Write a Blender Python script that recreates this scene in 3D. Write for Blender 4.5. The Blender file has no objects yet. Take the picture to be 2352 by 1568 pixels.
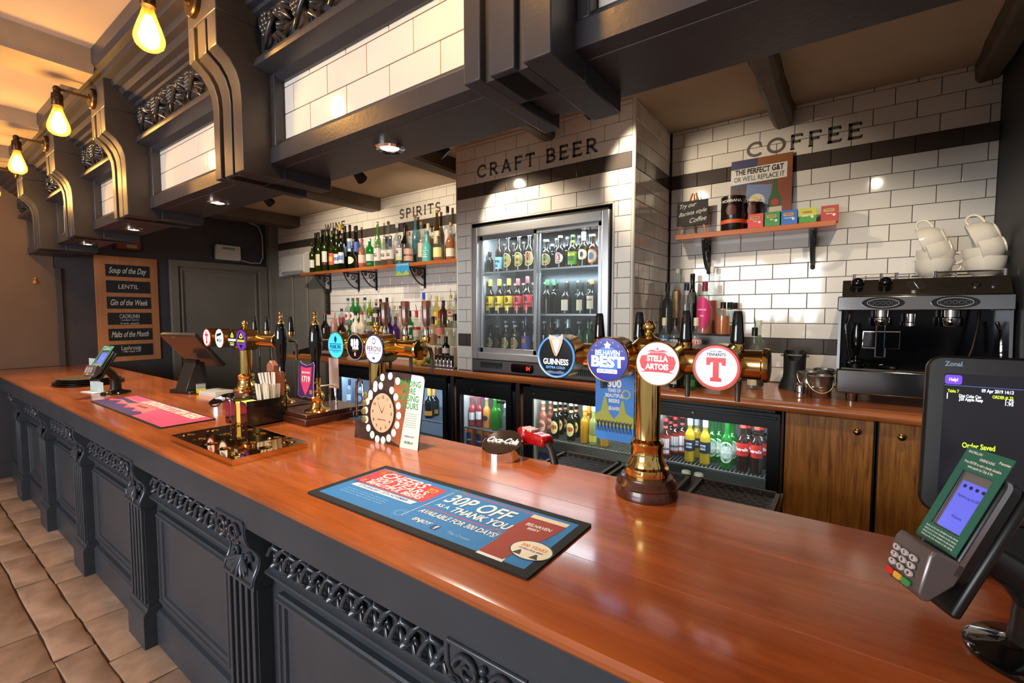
import bpy, bmesh, math, random
from mathutils import Vector, Matrix, Euler
random.seed(7)
SC = bpy.context.scene
COL = SC.collection
R = math.radians
PI = math.pi

# ------------------------------------------------------------------ camera, world, exposure, large lights
CAMH = 1.66
cd = bpy.data.cameras.new('camera'); cam = bpy.data.objects.new('camera', cd); COL.objects.link(cam)
cam.location = (0, 0, CAMH); cam.rotation_euler = (R(90 - 3.39), 0, R(35.9))
cd.sensor_width = 36; cd.lens = 1068 / 2352 * 36; cd.clip_start = .02; cd.clip_end = 60
SC.camera = cam
SC.view_settings.view_transform = 'Standard'; SC.view_settings.look = 'None'
SC.view_settings.gamma = 1; SC.view_settings.use_curve_mapping = False
SC.view_settings.exposure = .12
W = bpy.data.worlds.new('world'); SC.world = W; W.use_nodes = True
W.node_tree.nodes['Background'].inputs[0].default_value = (1.0, .95, .9, 1)
W.node_tree.nodes['Background'].inputs[1].default_value = .32

def light(name, typ, loc, energy, color, size=.1, aim=None, spot=None, blend=.4, sizey=None):
    d = bpy.data.lights.new(name, typ); d.energy = energy; d.color = color
    if typ == 'AREA':
        d.size = size
        if sizey: d.shape = 'RECTANGLE'; d.size_y = sizey
    else: d.shadow_soft_size = size
    if typ == 'SPOT': d.spot_size = R(spot or 60); d.spot_blend = blend
    o = bpy.data.objects.new(name, d); COL.objects.link(o); o.location = loc
    if aim is not None:
        o.rotation_euler = (Vector(aim) - Vector(loc)).to_track_quat('-Z', 'Y').to_euler()
    return o
# daylight from the pub's windows on the customers' side, behind the photographer
light('window_daylight', 'AREA', (-2.2, -4.6, 2.1), 230, (.93, .96, 1.0), 3.4, (-2.0, 1.2, 1.0), sizey=1.7)

# pixel of the photograph (2352 x 1568) -> world point on a plane; used only to work out real positions
_f = 1068.0
_fw = Vector((-math.sin(R(35.9)) * math.cos(R(3.39)), math.cos(R(35.9)) * math.cos(R(3.39)), -math.sin(R(3.39))))
_rt = Vector((math.cos(R(35.9)), math.sin(R(35.9)), 0)); _up = _rt.cross(_fw)
def _ray(p): return _rt * ((p[0] - 1176) / _f) - _up * ((p[1] - 784) / _f) + _fw
def onz(x, y, z): d = _ray((x, y)); return Vector((0, 0, CAMH)) + d * ((z - CAMH) / d.z)
def ony(x, y, yy): d = _ray((x, y)); return Vector((0, 0, CAMH)) + d * (yy / d.y)
def onx(x, y, xx): d = _ray((x, y)); return Vector((0, 0, CAMH)) + d * (xx / d.x)

# ------------------------------------------------------------------ materials
def lin(c):
    c = [v / 255 for v in c[:3]]
    return tuple(v / 12.92 if v <= .04045 else ((v + .055) / 1.055) ** 2.4 for v in c) + (1,)
MATS = {}
def mat(name, c, rough=.5, metal=0, noise=0, nscale=30, bump=0, bscale=60, emit=0, coat=0, spec=.5, trans=0, alpha=None, vary=0):
    if name in MATS: return MATS[name]
    m = bpy.data.materials.new(name); m.use_nodes = True; MATS[name] = m
    nt = m.node_tree; b = nt.nodes['Principled BSDF']
    col = lin(c)
    b.inputs['Base Color'].default_value = col
    b.inputs['Roughness'].default_value = rough; b.inputs['Metallic'].default_value = metal
    b.inputs['Specular IOR Level'].default_value = spec
    if coat: b.inputs['Coat Weight'].default_value = coat; b.inputs['Coat Roughness'].default_value = .06
    if trans: b.inputs['Transmission Weight'].default_value = trans
    if alpha is not None: b.inputs['Alpha'].default_value = alpha
    if emit:
        b.inputs['Emission Color'].default_value = col; b.inputs['Emission Strength'].default_value = emit
    if noise or bump or vary:
        tc = nt.nodes.new('ShaderNodeTexCoord')
    if noise:
        n = nt.nodes.new('ShaderNodeTexNoise'); n.inputs['Scale'].default_value = nscale; n.inputs['Detail'].default_value = 5
        nt.links.new(tc.outputs['Object'], n.inputs['Vector'])
        r = nt.nodes.new('ShaderNodeValToRGB')
        r.color_ramp.elements[0].position = .3; r.color_ramp.elements[1].position = .7
        r.color_ramp.elements[0].color = tuple(v * (1 - noise) for v in col[:3]) + (1,)
        r.color_ramp.elements[1].color = tuple(min(1, v * (1 + noise)) for v in col[:3]) + (1,)
        nt.links.new(n.outputs['Fac'], r.inputs['Fac']); nt.links.new(r.outputs['Color'], b.inputs['Base Color'])
    if vary:
        oi = nt.nodes.new('ShaderNodeObjectInfo'); hs = nt.nodes.new('ShaderNodeHueSaturation')
        mr = nt.nodes.new('ShaderNodeMapRange'); mr.inputs['To Min'].default_value = 1 - vary; mr.inputs['To Max'].default_value = 1 + vary
        nt.links.new(oi.outputs['Random'], mr.inputs['Value']); nt.links.new(mr.outputs['Result'], hs.inputs['Value'])
        src = b.inputs['Base Color'].links
        if src: nt.links.new(src[0].from_socket, hs.inputs['Color'])
        else: hs.inputs['Color'].default_value = col
        nt.links.new(hs.outputs['Color'], b.inputs['Base Color'])
    if bump:
        n = nt.nodes.new('ShaderNodeTexNoise'); n.inputs['Scale'].default_value = bscale; n.inputs['Detail'].default_value = 4
        nt.links.new(tc.outputs['Object'], n.inputs['Vector'])
        bm_ = nt.nodes.new('ShaderNodeBump'); bm_.inputs['Strength'].default_value = bump; bm_.inputs['Distance'].default_value = .01
        nt.links.new(n.outputs['Fac'], bm_.inputs['Height']); nt.links.new(bm_.outputs['Normal'], b.inputs['Normal'])
    return m
def wood(name, c1, c2, axis='X', rough=.3, coat=.6, scale=9, stretch=14, dark=None, plank=0):
    if name in MATS: return MATS[name]
    m = bpy.data.materials.new(name); m.use_nodes = True; MATS[name] = m
    nt = m.node_tree; b = nt.nodes['Principled BSDF']; L = nt.links.new
    tc = nt.nodes.new('ShaderNodeTexCoord'); mp = nt.nodes.new('ShaderNodeMapping')
    s = {'X': (1, stretch, stretch), 'Y': (stretch, 1, stretch), 'Z': (stretch, stretch, 1)}[axis]
    mp.inputs['Scale'].default_value = s
    L(tc.outputs['Object'], mp.inputs['Vector'])
    n = nt.nodes.new('ShaderNodeTexNoise'); n.inputs['Scale'].default_value = scale / stretch * 2; n.inputs['Detail'].default_value = 8; n.inputs['Roughness'].default_value = .65
    n.inputs['Distortion'].default_value = .6
    L(mp.outputs['Vector'], n.inputs['Vector'])
    r = nt.nodes.new('ShaderNodeValToRGB'); e = r.color_ramp.elements
    e[0].position = .33; e[0].color = lin(c2); e[1].position = .66; e[1].color = lin(c1)
    L(n.outputs['Fac'], r.inputs['Fac'])
    n2 = nt.nodes.new('ShaderNodeTexNoise'); n2.inputs['Scale'].default_value = 1.7; n2.inputs['Detail'].default_value = 2
    L(tc.outputs['Object'], n2.inputs['Vector'])
    mr = nt.nodes.new('ShaderNodeMapRange'); mr.inputs['From Min'].default_value = .3; mr.inputs['From Max'].default_value = .7
    mr.inputs['To Min'].default_value = .8; mr.inputs['To Max'].default_value = 1.15
    L(n2.outputs['Fac'], mr.inputs['Value'])
    hs = nt.nodes.new('ShaderNodeHueSaturation'); L(r.outputs['Color'], hs.inputs['Color']); L(mr.outputs['Result'], hs.inputs['Value'])
    L(hs.outputs['Color'], b.inputs['Base Color'])
    b.inputs['Roughness'].default_value = rough; b.inputs['Coat Weight'].default_value = coat; b.inputs['Coat Roughness'].default_value = .12
    bp = nt.nodes.new('ShaderNodeBump'); bp.inputs['Strength'].default_value = .05; bp.inputs['Distance'].default_value = .004
    L(n.outputs['Fac'], bp.inputs['Height']); L(bp.outputs['Normal'], b.inputs['Normal'])
    return m
def glass(name, c, dens=.35, rough=.05):
    """see-through tinted glass: tinted transparent light path with a glossy, slightly coloured skin"""
    if name in MATS: return MATS[name]
    m = bpy.data.materials.new(name); m.use_nodes = True; MATS[name] = m
    nt = m.node_tree; b = nt.nodes['Principled BSDF']; L = nt.links.new; out = nt.nodes['Material Output']
    col = lin(c)
    b.inputs['Base Color'].default_value = col; b.inputs['Roughness'].default_value = rough; b.inputs['Specular IOR Level'].default_value = .6
    t = nt.nodes.new('ShaderNodeBsdfTransparent'); t.inputs[0].default_value = tuple(v ** .5 for v in col[:3]) + (1,)
    g = nt.nodes.new('ShaderNodeBsdfGlossy'); g.inputs['Roughness'].default_value = rough
    fr = nt.nodes.new('ShaderNodeFresnel'); fr.inputs['IOR'].default_value = 1.45
    m1 = nt.nodes.new('ShaderNodeMixShader'); m1.inputs[0].default_value = dens
    L(t.outputs[0], m1.inputs[1]); L(b.outputs[0], m1.inputs[2])
    ge = nt.nodes.new('ShaderNodeNewGeometry'); mt_ = nt.nodes.new('ShaderNodeMath'); mt_.operation = 'SUBTRACT'; mt_.use_clamp = True
    L(fr.outputs[0], mt_.inputs[0]); L(ge.outputs['Backfacing'], mt_.inputs[1])
    m2 = nt.nodes.new('ShaderNodeMixShader'); L(mt_.outputs[0], m2.inputs[0]); L(m1.outputs[0], m2.inputs[1]); L(g.outputs[0], m2.inputs[2])
    L(m2.outputs[0], out.inputs['Surface'])
    return m

# ------------------------------------------------------------------ mesh building
class MB:
    def __init__(s): s.v = []; s.f = []
    def add(s, v, f):
        o = len(s.v); s.v += [tuple(p) for p in v]; s.f += [tuple(i + o for i in q) for q in f]; return s
    def box(s, x0, x1, y0, y1, z0, z1):
        return s.add([(x0, y0, z0), (x1, y0, z0), (x1, y1, z0), (x0, y1, z0), (x0, y0, z1), (x1, y0, z1), (x1, y1, z1), (x0, y1, z1)],
                     [(3, 2, 1, 0), (4, 5, 6, 7), (0, 1, 5, 4), (1, 2, 6, 5), (2, 3, 7, 6), (3, 0, 4, 7)])
    def prism(s, poly, a, b, axis='x'):
        """poly: 2D outline in the other two axes (x->(y,z), y->(x,z), z->(x,y)), pushed from a to b"""
        A = sum(poly[i][0] * poly[(i + 1) % len(poly)][1] - poly[(i + 1) % len(poly)][0] * poly[i][1] for i in range(len(poly)))
        p = list(poly) if A > 0 else list(poly)[::-1]
        n = len(p)
        if axis == 'x': mk = lambda q, t: (t, q[0], q[1])
        elif axis == 'y': mk = lambda q, t: (q[0], t, q[1])
        else: mk = lambda q, t: (q[0], q[1], t)
        if a > b: a, b = b, a
        fl = axis == 'y'
        V = [mk(q, a) for q in p] + [mk(q, b) for q in p]
        F = [tuple(range(n))[::-1], tuple(range(n, 2 * n))] + [(i, (i + 1) % n, n + (i + 1) % n, n + i) for i in range(n)]
        if fl: F = [q[::-1] for q in F]
        return s.add(V, F)
    def lathe(s, prof, n=20, c=(0, 0, 0), axis='z', a0=0, a1=2 * PI, caps=True):
        full = abs(a1 - a0 - 2 * PI) < 1e-6
        k = n if full else n + 1
        V = []; F = []
        def mk(r, t, a):
            x, y = r * math.cos(a), r * math.sin(a)
            if axis == 'z': q = (x, y, t)
            elif axis == 'y': q = (x, t, -y)
            else: q = (t, x, y)
            return (q[0] + c[0], q[1] + c[1], q[2] + c[2])
        for r, t in prof: V += [mk(r, t, a0 + (a1 - a0) * i / n) for i in range(k)]
        for j in range(len(prof) - 1):
            for i in range(n):
                i2 = (i + 1) % k
                F.append((j * k + i, j * k + i2, (j + 1) * k + i2, (j + 1) * k + i))
        if full and caps:
            if prof[0][0] > 1e-5: F.append(tuple(range(k))[::-1])
            if prof[-1][0] > 1e-5: F.append(tuple((len(prof) - 1) * k + i for i in range(k)))
        return s.add(V, F)
    def cyl(s, p, q, r, r2=None, n=16):
        return s.tube([p, q], [r, r if r2 is None else r2], n)
    def tube(s, pts, r, n=8, closed=False):
        P = [Vector(p) for p in pts]; m = len(P)
        rr = r if isinstance(r, (list, tuple)) else [r] * m
        V = []; F = []; up = None
        for i in range(m):
            if closed: t = P[(i + 1) % m] - P[i - 1]
            else: t = P[min(i + 1, m - 1)] - P[max(i - 1, 0)]
            t.normalize()
            if up is None: up = t.orthogonal().normalized()
            else:
                up = up - t * up.dot(t)
                up = up.normalized() if up.length > 1e-6 else t.orthogonal().normalized()
            b = t.cross(up)
            V += [P[i] + (up * math.cos(2 * PI * k / n) + b * math.sin(2 * PI * k / n)) * rr[i] for k in range(n)]
        for i in range(m if closed else m - 1):
            j = (i + 1) % m
            for k in range(n):
                F.append((i * n + k, i * n + (k + 1) % n, j * n + (k + 1) % n, j * n + k))
        if not closed: F += [tuple(range(n))[::-1], tuple((m - 1) * n + k for k in range(n))]
        return s.add(V, F)
    def ball(s, c, r, n=10, m=6, sc=(1, 1, 1)):
        V = [(c[0], c[1], c[2] - r * sc[2])]; F = []
        for j in range(1, m):
            a = -PI / 2 + PI * j / m
            V += [(c[0] + r * sc[0] * math.cos(a) * math.cos(2 * PI * i / n), c[1] + r * sc[1] * math.cos(a) * math.sin(2 * PI * i / n), c[2] + r * sc[2] * math.sin(a)) for i in range(n)]
        V.append((c[0], c[1], c[2] + r * sc[2]))
        for i in range(n):
            F.append((0, 1 + (i + 1) % n, 1 + i)); F.append((len(V) - 1, 1 + (m - 2) * n + i, 1 + (m - 2) * n + (i + 1) % n))
        for j in range(m - 2):
            for i in range(n):
                F.append((1 + j * n + i, 1 + j * n + (i + 1) % n, 1 + (j + 1) * n + (i + 1) % n, 1 + (j + 1) * n + i))
        return s.add(V, F)
    def plate(s, poly, o, u, w, th):
        """polygon in the plane (o; u right, w up), thickness th along u x w (outwards)"""
        o, u, w = Vector(o), Vector(u).normalized(), Vector(w).normalized(); nn = u.cross(w)
        A = sum(poly[i][0] * poly[(i + 1) % len(poly)][1] - poly[(i + 1) % len(poly)][0] * poly[i][1] for i in range(len(poly)))
        p = list(poly) if A > 0 else list(poly)[::-1]; n = len(p)
        V = [o + u * q[0] + w * q[1] for q in p] + [o + u * q[0] + w * q[1] + nn * th for q in p]
        return s.add(V, [tuple(range(n))[::-1], tuple(range(n, 2 * n))] + [(i, (i + 1) % n, n + (i + 1) % n, n + i) for i in range(n)])
    def xf(s, M):
        s.v = [tuple(M @ Vector(p)) for p in s.v]; return s
    def mesh(s, name, m, smooth=35):
        me = bpy.data.meshes.new(name); me.from_pydata(s.v, [], s.f); me.update()
        if m is not None: me.materials.append(m)
        if smooth:
            me.shade_smooth(); me.set_sharp_from_angle(angle=R(smooth))
        return me
    def build(s, name, m, parent=None, smooth=35, bev=0, kind=None, label=None):
        return put(name, s.mesh(name, m, smooth), parent, bev, kind, label)
def put(name, me, parent=None, bev=0, kind=None, label=None, loc=None, rot=None):
    o = bpy.data.objects.new(name, me); COL.objects.link(o)
    if parent is not None: o.parent = parent
    if loc is not None: o.location = loc
    if rot is not None: o.rotation_euler = rot
    if bev:
        md = o.modifiers.new('bevel', 'BEVEL'); md.width = bev; md.segments = 2; md.limit_method = 'ANGLE'; md.angle_limit = R(40)
    if kind: o['kind'] = kind
    if label: o['label'] = label
    return o
def tag(o, label, cat, group=None, kind=None):
    o['label'] = label; o['category'] = cat
    if group: o['group'] = group
    if kind: o['kind'] = kind
    return o
def thing(name, label, cat, loc=(0, 0, 0), rz=0, group=None, rot=None, scale=1):
    o = bpy.data.objects.new(name, None); COL.objects.link(o); o.empty_display_size = .05
    o.location = loc; o.rotation_euler = rot if rot else (0, 0, rz)
    if scale != 1: o.scale = (scale,) * 3
    return tag(o, label, cat, group)
def struct(o): o['kind'] = 'structure'; return o
def copy_tree(o, parent=None, loc=None, rz=None, label=None):
    c = o.copy(); COL.objects.link(c)
    if parent is not None: c.parent = parent
    if loc is not None: c.location = loc
    if rz is not None: c.rotation_euler = (c.rotation_euler[0], c.rotation_euler[1], rz)
    if label: c['label'] = label
    for ch in list(o.children): copy_tree(ch, c)
    return c
def rrect(w, h, r, n=4, cx=0, cy=0):
    p = []
    for sx, sy, a in ((1, 1, 0), (-1, 1, 90), (-1, -1, 180), (1, -1, 270)):
        for i in range(n + 1):
            t = R(a + 90 * i / n); p.append((cx + sx * (w / 2 - r) + r * math.cos(t), cy + sy * (h / 2 - r) + r * math.sin(t)))
    return p
def circ(r, n=32, cx=0, cy=0, ry=None):
    return [(cx + r * math.cos(2 * PI * i / n), cy + (ry or r) * math.sin(2 * PI * i / n)) for i in range(n)]
def star(r, k=5, r2=.4, cx=0, cy=0):
    return [(cx + (r if i % 2 == 0 else r * r2) * math.sin(PI * i / k), cy + (r if i % 2 == 0 else r * r2) * math.cos(PI * i / k)) for i in range(2 * k)]

# lettering: the built-in font turned into flat mesh
_TXT = {}
def text_mesh(s, bold=0, shear=0, spacing=1.0, align='CENTER'):
    key = (s, bold, shear, spacing, align)
    if key in _TXT: return _TXT[key]
    cu = bpy.data.curves.new('t', 'FONT'); cu.body = s; cu.size = 1; cu.align_x = align; cu.align_y = 'CENTER'; cu.resolution_u = 3
    cu.offset = bold; cu.shear = shear; cu.space_character = spacing
    o = bpy.data.objects.new('t', cu)
    ts = bpy.data.scenes.new('t'); ts.collection.objects.link(o); vl = ts.view_layers[0]; vl.update()
    me = bpy.data.meshes.new_from_object(o.evaluated_get(vl.depsgraph))
    bpy.data.scenes.remove(ts)
    _TXT[key] = ([tuple(v.co) for v in me.vertices], [tuple(p.vertices) for p in me.polygons])
    bpy.data.objects.remove(o); bpy.data.curves.remove(cu); bpy.data.meshes.remove(me)
    return _TXT[key]
def text(parent, s, o, u, w, size, m, bold=.02, shear=0, sx=1.0, spacing=1.0, align='CENTER', fit=None, lift=.0008, wrap=None, name='lettering'):
    """flat letters on the plane (o; u, w); wrap=(radius) bends them round a vertical cylinder whose axis is the parent's z"""
    V, F = text_mesh(s, bold, shear, spacing, align)
    if not V: return None
    if fit:
        wd = max(v[0] for v in V) - min(v[0] for v in V); sx = fit / (wd * size)
    if wrap:
        a0 = math.atan2(o[1], o[0]); r = wrap + lift
        P = [(r * math.cos(a0 + v[0] * size * sx / r), r * math.sin(a0 + v[0] * size * sx / r), o[2] + v[1] * size) for v in V]
    else:
        o, u, w = Vector(o), Vector(u).normalized(), Vector(w).normalized(); nn = u.cross(w)
        P = [o + u * (v[0] * size * sx) + w * (v[1] * size) + nn * lift for v in V]
    b = MB(); b.add(P, F)
    return b.build(name, m, parent, smooth=0)
def patch(parent, name, poly, o, u, w, m, th=.0006, lift=0, label=None):
    o = Vector(o) + Vector(u).normalized().cross(Vector(w).normalized()) * lift
    return MB().plate(poly, o, u, w, th).build(name, m, parent, smooth=0, label=label)
def wrap_patch(parent, name, r, a0, a1, z0, z1, m, n=10, shape=None):
    """a paper label bent round a bottle: angles a0..a1 (rad, 0 = local +x), optional outline shape(t)->(z0,z1)"""
    V = []; F = []
    for i in range(n + 1):
        t = i / n; a = a0 + (a1 - a0) * t; lo, hi = shape(t) if shape else (z0, z1)
        V += [(r * math.cos(a), r * math.sin(a), lo), (r * math.cos(a), r * math.sin(a), hi)]
    for i in range(n): F.append((2 * i, 2 * i + 2, 2 * i + 3, 2 * i + 1))
    return MB().add(V, F).build(name, m, parent, smooth=60)
XA, YA, ZA = Vector((1, 0, 0)), Vector((0, 1, 0)), Vector((0, 0, 1))

SLATE = mat('slate_paint', (54, 54, 60), .36, noise=.12, nscale=6, bump=.06, bscale=90)
SLATE2 = mat('slate_paint_bar', (56, 62, 70), .42, noise=.1, nscale=5, bump=.05, bscale=80)
TILE = mat('white_glazed_tile', (232, 228, 220), .07, vary=.04, coat=.3)
TILED = mat('dark_glazed_tile', (82, 76, 72), .08, vary=.06)
GROUT = mat('dark_grout', (62, 50, 42), .9, noise=.15)
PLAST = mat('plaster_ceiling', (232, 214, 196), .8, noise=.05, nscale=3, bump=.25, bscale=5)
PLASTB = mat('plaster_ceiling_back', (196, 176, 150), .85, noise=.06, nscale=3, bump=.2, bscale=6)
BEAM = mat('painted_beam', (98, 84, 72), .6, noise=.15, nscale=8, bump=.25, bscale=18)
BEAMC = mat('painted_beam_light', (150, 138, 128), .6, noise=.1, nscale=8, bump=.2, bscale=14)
BRASS = mat('polished_brass', (240, 204, 126), .1, 1)
BRASSD = mat('aged_brass', (206, 168, 104), .2, 1, noise=.1)
STEEL = mat('brushed_steel', (190, 192, 194), .25, 1)
CHROME = mat('chrome', (225, 225, 225), .05, 1)
BLACK = mat('black_plastic', (20, 20, 22), .35)
BLACKG = mat('black_gloss', (10, 10, 12), .08, coat=.5)
IRON = mat('black_iron', (28, 30, 32), .45, bump=.1)
BARWOOD = wood('varnished_bar_wood', (190, 100, 44), (150, 72, 28), 'X', .25, .7, scale=9, stretch=9)
BACKWOOD = wood('varnished_counter_wood', (196, 112, 56), (152, 80, 36), 'X', .3, .6, scale=11, stretch=12)
OAK = wood('oak_cupboard', (196, 130, 58), (128, 72, 26), 'Z', .35, .5, scale=34, stretch=16)
DARKWOOD = wood('dark_mahogany', (84, 40, 24), (46, 20, 12), 'X', .3, .6)
WHITE = mat('white_print', (240, 240, 238), .5)
INK = mat('black_print', (18, 18, 20), .5)
# ------------------------------------------------------------------ the room
XE, YB, YC, CX0, CX1, XR = -6.9, 3.57, 2.86, -2.63, -1.117, .615
ZC = 3.0
fl = struct(MB().box(XE - .3, 3.2, -3.6, 1.0, -.12, -.009).build('floor', mat('floor_bedding', (92, 72, 58), .95, noise=.2), smooth=0))
STONE = mat('tumbled_stone', (178, 148, 126), .55, noise=.2, nscale=9, bump=.15, bscale=22, vary=.1)
_fs = {}
def flag(x0, x1, y0, y1):
    g = .0035; w, d = round(x1 - x0 - 2 * g, 3), round(y1 - y0 - 2 * g, 3)
    if (w, d) not in _fs:
        rr = random.Random(int(w * 977 + d * 3331)); b = MB(); c = .008
        def ring(ins, z):
            p = []
            for (ax, ay, bx, by) in ((-w/2, -d/2, w/2, -d/2), (w/2, -d/2, w/2, d/2), (w/2, d/2, -w/2, d/2), (-w/2, d/2, -w/2, -d/2)):
                for k in range(4):
                    t = k / 4; x, y = ax + (bx - ax) * t, ay + (by - ay) * t
                    sc = 1 - ins / max(abs(x), abs(y), .05)
                    p.append((x * sc + jit[len(p)][0], y * sc + jit[len(p)][1], z))
            return p
        jit = [(rr.uniform(-.004, .004), rr.uniform(-.004, .004)) for _ in range(16)]
        a, e, t = ring(0, -.009), ring(0, -.004), ring(c, 0)
        n = 16; V = a + e + t; F = [tuple(range(32, 48))]
        for j in (0, 16):
            for i in range(n): F.append((j + i, j + (i + 1) % n, j + n + (i + 1) % n, j + n + i))
        b.add(V, F); _fs[(w, d)] = b.mesh('flagstone', STONE, 40)
    put('flagstone', _fs[(w, d)], fl, loc=((x0 + x1) / 2, (y0 + y1) / 2, random.uniform(-.002, .002)))
rows = [(.595, .99), (.44, .595), (.08, .44), (-.3, .08), (-.52, -.3), (-.95, -.52)]
pats = [(.31, .62, .47), (.66, .35, .5), (.62, .95, .4), (.45, .7, .6), (.9, .5), (.6, .8)]
for (y0, y1), pt in zip(rows, pats):
    x = -6.88 + random.uniform(-.2, .0); k = 0
    while x < -1.2:
        w = pt[k % len(pt)]; k += 1; flag(max(x, XE), x + w, y0, y1); x += w
struct(MB().box(-6.9, 1.6, 1.0, 3.57, -.1, .3).build('floor_raised', mat('bar_floor', (60, 56, 52), .8, noise=.1), smooth=0))

# ceilings
cl = struct(MB().box(XE, 3.2, -3.6, .78, 3.06, 3.2).build('ceiling', PLAST, smooth=0))
def beam(par, x0, x1, y0, y1, z0, z1, m, seed):
    rr = random.Random(seed); n = 14; V = []; F = []
    for i in range(n + 1):
        y = y0 + (y1 - y0) * i / n; j = lambda a=.008: rr.uniform(-a, a)
        V += [(x0 + j(), y, z1), (x0 + j(), y, z0 + .02), (x0 + .02 + j(.004), y, z0 + j(.004)), (x1 - .02 + j(.004), y, z0 + j(.004)), (x1 + j(), y, z0 + .02), (x1 + j(), y, z1)]
    for i in range(n):
        for k in range(5): F.append((i * 6 + k, i * 6 + k + 1, i * 6 + 6 + k + 1, i * 6 + 6 + k))
    F += [tuple(range(6)), tuple(range(n * 6, n * 6 + 6))[::-1]]
    MB().add(V, F).build('ceiling_beam', m, par, smooth=22)
for k, x in enumerate((-3.30, -4.66, -5.75, -1.9, -.5)):
    beam(cl, x - .33 if k == 0 else x - .3, x, -3.5, .765, 2.94, 3.06, BEAMC, k)
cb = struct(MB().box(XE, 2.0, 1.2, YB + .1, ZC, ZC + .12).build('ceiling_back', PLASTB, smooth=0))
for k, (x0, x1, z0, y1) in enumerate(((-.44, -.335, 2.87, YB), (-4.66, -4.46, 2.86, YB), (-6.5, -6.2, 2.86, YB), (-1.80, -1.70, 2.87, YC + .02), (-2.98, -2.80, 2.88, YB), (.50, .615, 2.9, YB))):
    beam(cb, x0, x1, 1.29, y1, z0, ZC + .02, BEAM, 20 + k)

# tiled back walls: every glazed tile a piece of its own
TW, TH, G = .2, .0985, .0035
_tm = {}
def tile_mesh(w, h, m, key):
    k = (round(w, 3), round(h, 3), key)
    if k not in _tm:
        a, c, t = G / 2, .0025, .008
        x, z = w / 2 - a, h / 2 - a
        V = [(-x, 0, -z), (x, 0, -z), (x, 0, z), (-x, 0, z), (-x, -t + c * .6, -z), (x, -t + c * .6, -z), (x, -t + c * .6, z), (-x, -t + c * .6, z),
             (-x + c, -t, -z + c), (x - c, -t, -z + c), (x - c, -t, z - c), (-x + c, -t, z - c)]
        F = [(8, 9, 10, 11)] + [(i, (i + 1) % 4, 4 + (i + 1) % 4, 4 + i) for i in range(4)] + [(4 + i, 4 + (i + 1) % 4, 8 + (i + 1) % 4, 8 + i) for i in range(4)]
        _tm[k] = MB().add(V, F).mesh('tile', m, 0)
    return _tm[k]
DARKZ = (2.63, 1.45)
def tile_wall(par, u0, u1, z0, z1, joint, place, rotz, hole=None, tw=TW, th=TH, ztop=2.68, dark=True):
    k0 = math.floor((z0 - ztop) / th); k1 = math.ceil((z1 - ztop) / th)
    for k in range(k0, k1):
        a, b = max(z0, ztop + k * th), min(z1, ztop + (k + 1) * th)
        if b - a < .018: continue
        zc = (a + b) / 2
        dk = dark and any(abs(zc - d) < .03 for d in DARKZ)
        j0 = joint + (tw / 2 if k % 2 else 0)
        u = j0 + math.floor((u0 - j0) / tw) * tw
        while u < u1 - 1e-4:
            segs = [(max(u, u0), min(u + tw, u1))]
            u += tw
            if hole and zc > hole[2] - .02 and zc < hole[3] - .01:
                s2 = []
                for p, q in segs:
                    if q <= hole[0] or p >= hole[1]: s2.append((p, q)); continue
                    if p < hole[0]: s2.append((p, hole[0]))
                    if q > hole[1]: s2.append((hole[1], q))
                segs = s2
            bb = b if not (hole and a < hole[3] < b and zc > hole[3] - .01) else b
            for p, q in segs:
                if q - p < .012: continue
                me = tile_mesh(q - p, bb - a, TILED if dk else TILE, dk)
                put('tile', me, par, loc=place((p + q) / 2, zc), rot=(0, 0, rotz))
wl = struct(MB().box(XE - .1, CX0 + .06, YB, YB + .12, 0.3, 3.06).build('wall_back_spirits', GROUT, smooth=0))
tile_wall(wl, XE, CX0, 1.2, ZC, -4.215 - .0, lambda u, z: (u, YB, z), 0)
wr = struct(MB().box(CX1 - .06, XR + .2, YB, YB + .12, .3, 3.06).build('wall_back_coffee', GROUT, smooth=0))
tile_wall(wr, CX1 + .008, XR, 1.2, ZC, -1.025, lambda u, z: (u, YB, z), 0)
HX0, HX1, HZ1 = -2.462, -1.262, 2.372
b = MB().box(CX0 + .01, HX0, YC, YB, 1.152, 3.05).box(HX1, CX1 - .01, YC, YB, 1.152, 3.05).box(HX0, HX1, YC, YB, HZ1, 3.05).box(HX0, HX1, YB - .06, YB, .3, HZ1)
wc = struct(b.build('wall_chimney', GROUT, smooth=0))
tile_wall(wc, CX0 + .012, CX1 - .018, 1.2, ZC, -2.424, lambda u, z: (u, YC, z), 0, hole=(HX0 - .012, HX1 + .012, 1.2, HZ1 + .012))
tile_wall(wc, YC + .012, YB - .01, 1.2, ZC, YC + .09, lambda u, z: (CX1 - .01, u, z), PI / 2)
CREAM = mat('cream_tile_trim', (222, 214, 198), .25)
MB().lathe([(.012, 1.2), (.012, ZC)], 8, (CX1 - .010, YC + .004, 0)).build('corner_trim', CREAM, wc)
MB().lathe([(.009, 1.2), (.009, ZC)], 8, (CX0 + .006, YC + .002, 0)).build('corner_trim', CREAM, wc)
for a, bb in ((HX0 - .012, HX0), (HX1, HX1 + .012)): MB().box(a, bb, YC - .010, YC + .02, 1.2, HZ1 + .012).build('opening_trim', CREAM, wc, bev=.003)
MB().box(HX0 - .012, HX1 + .012, YC - .010, YC + .02, HZ1, HZ1 + .012).build('opening_trim', CREAM, wc, bev=.003)

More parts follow.
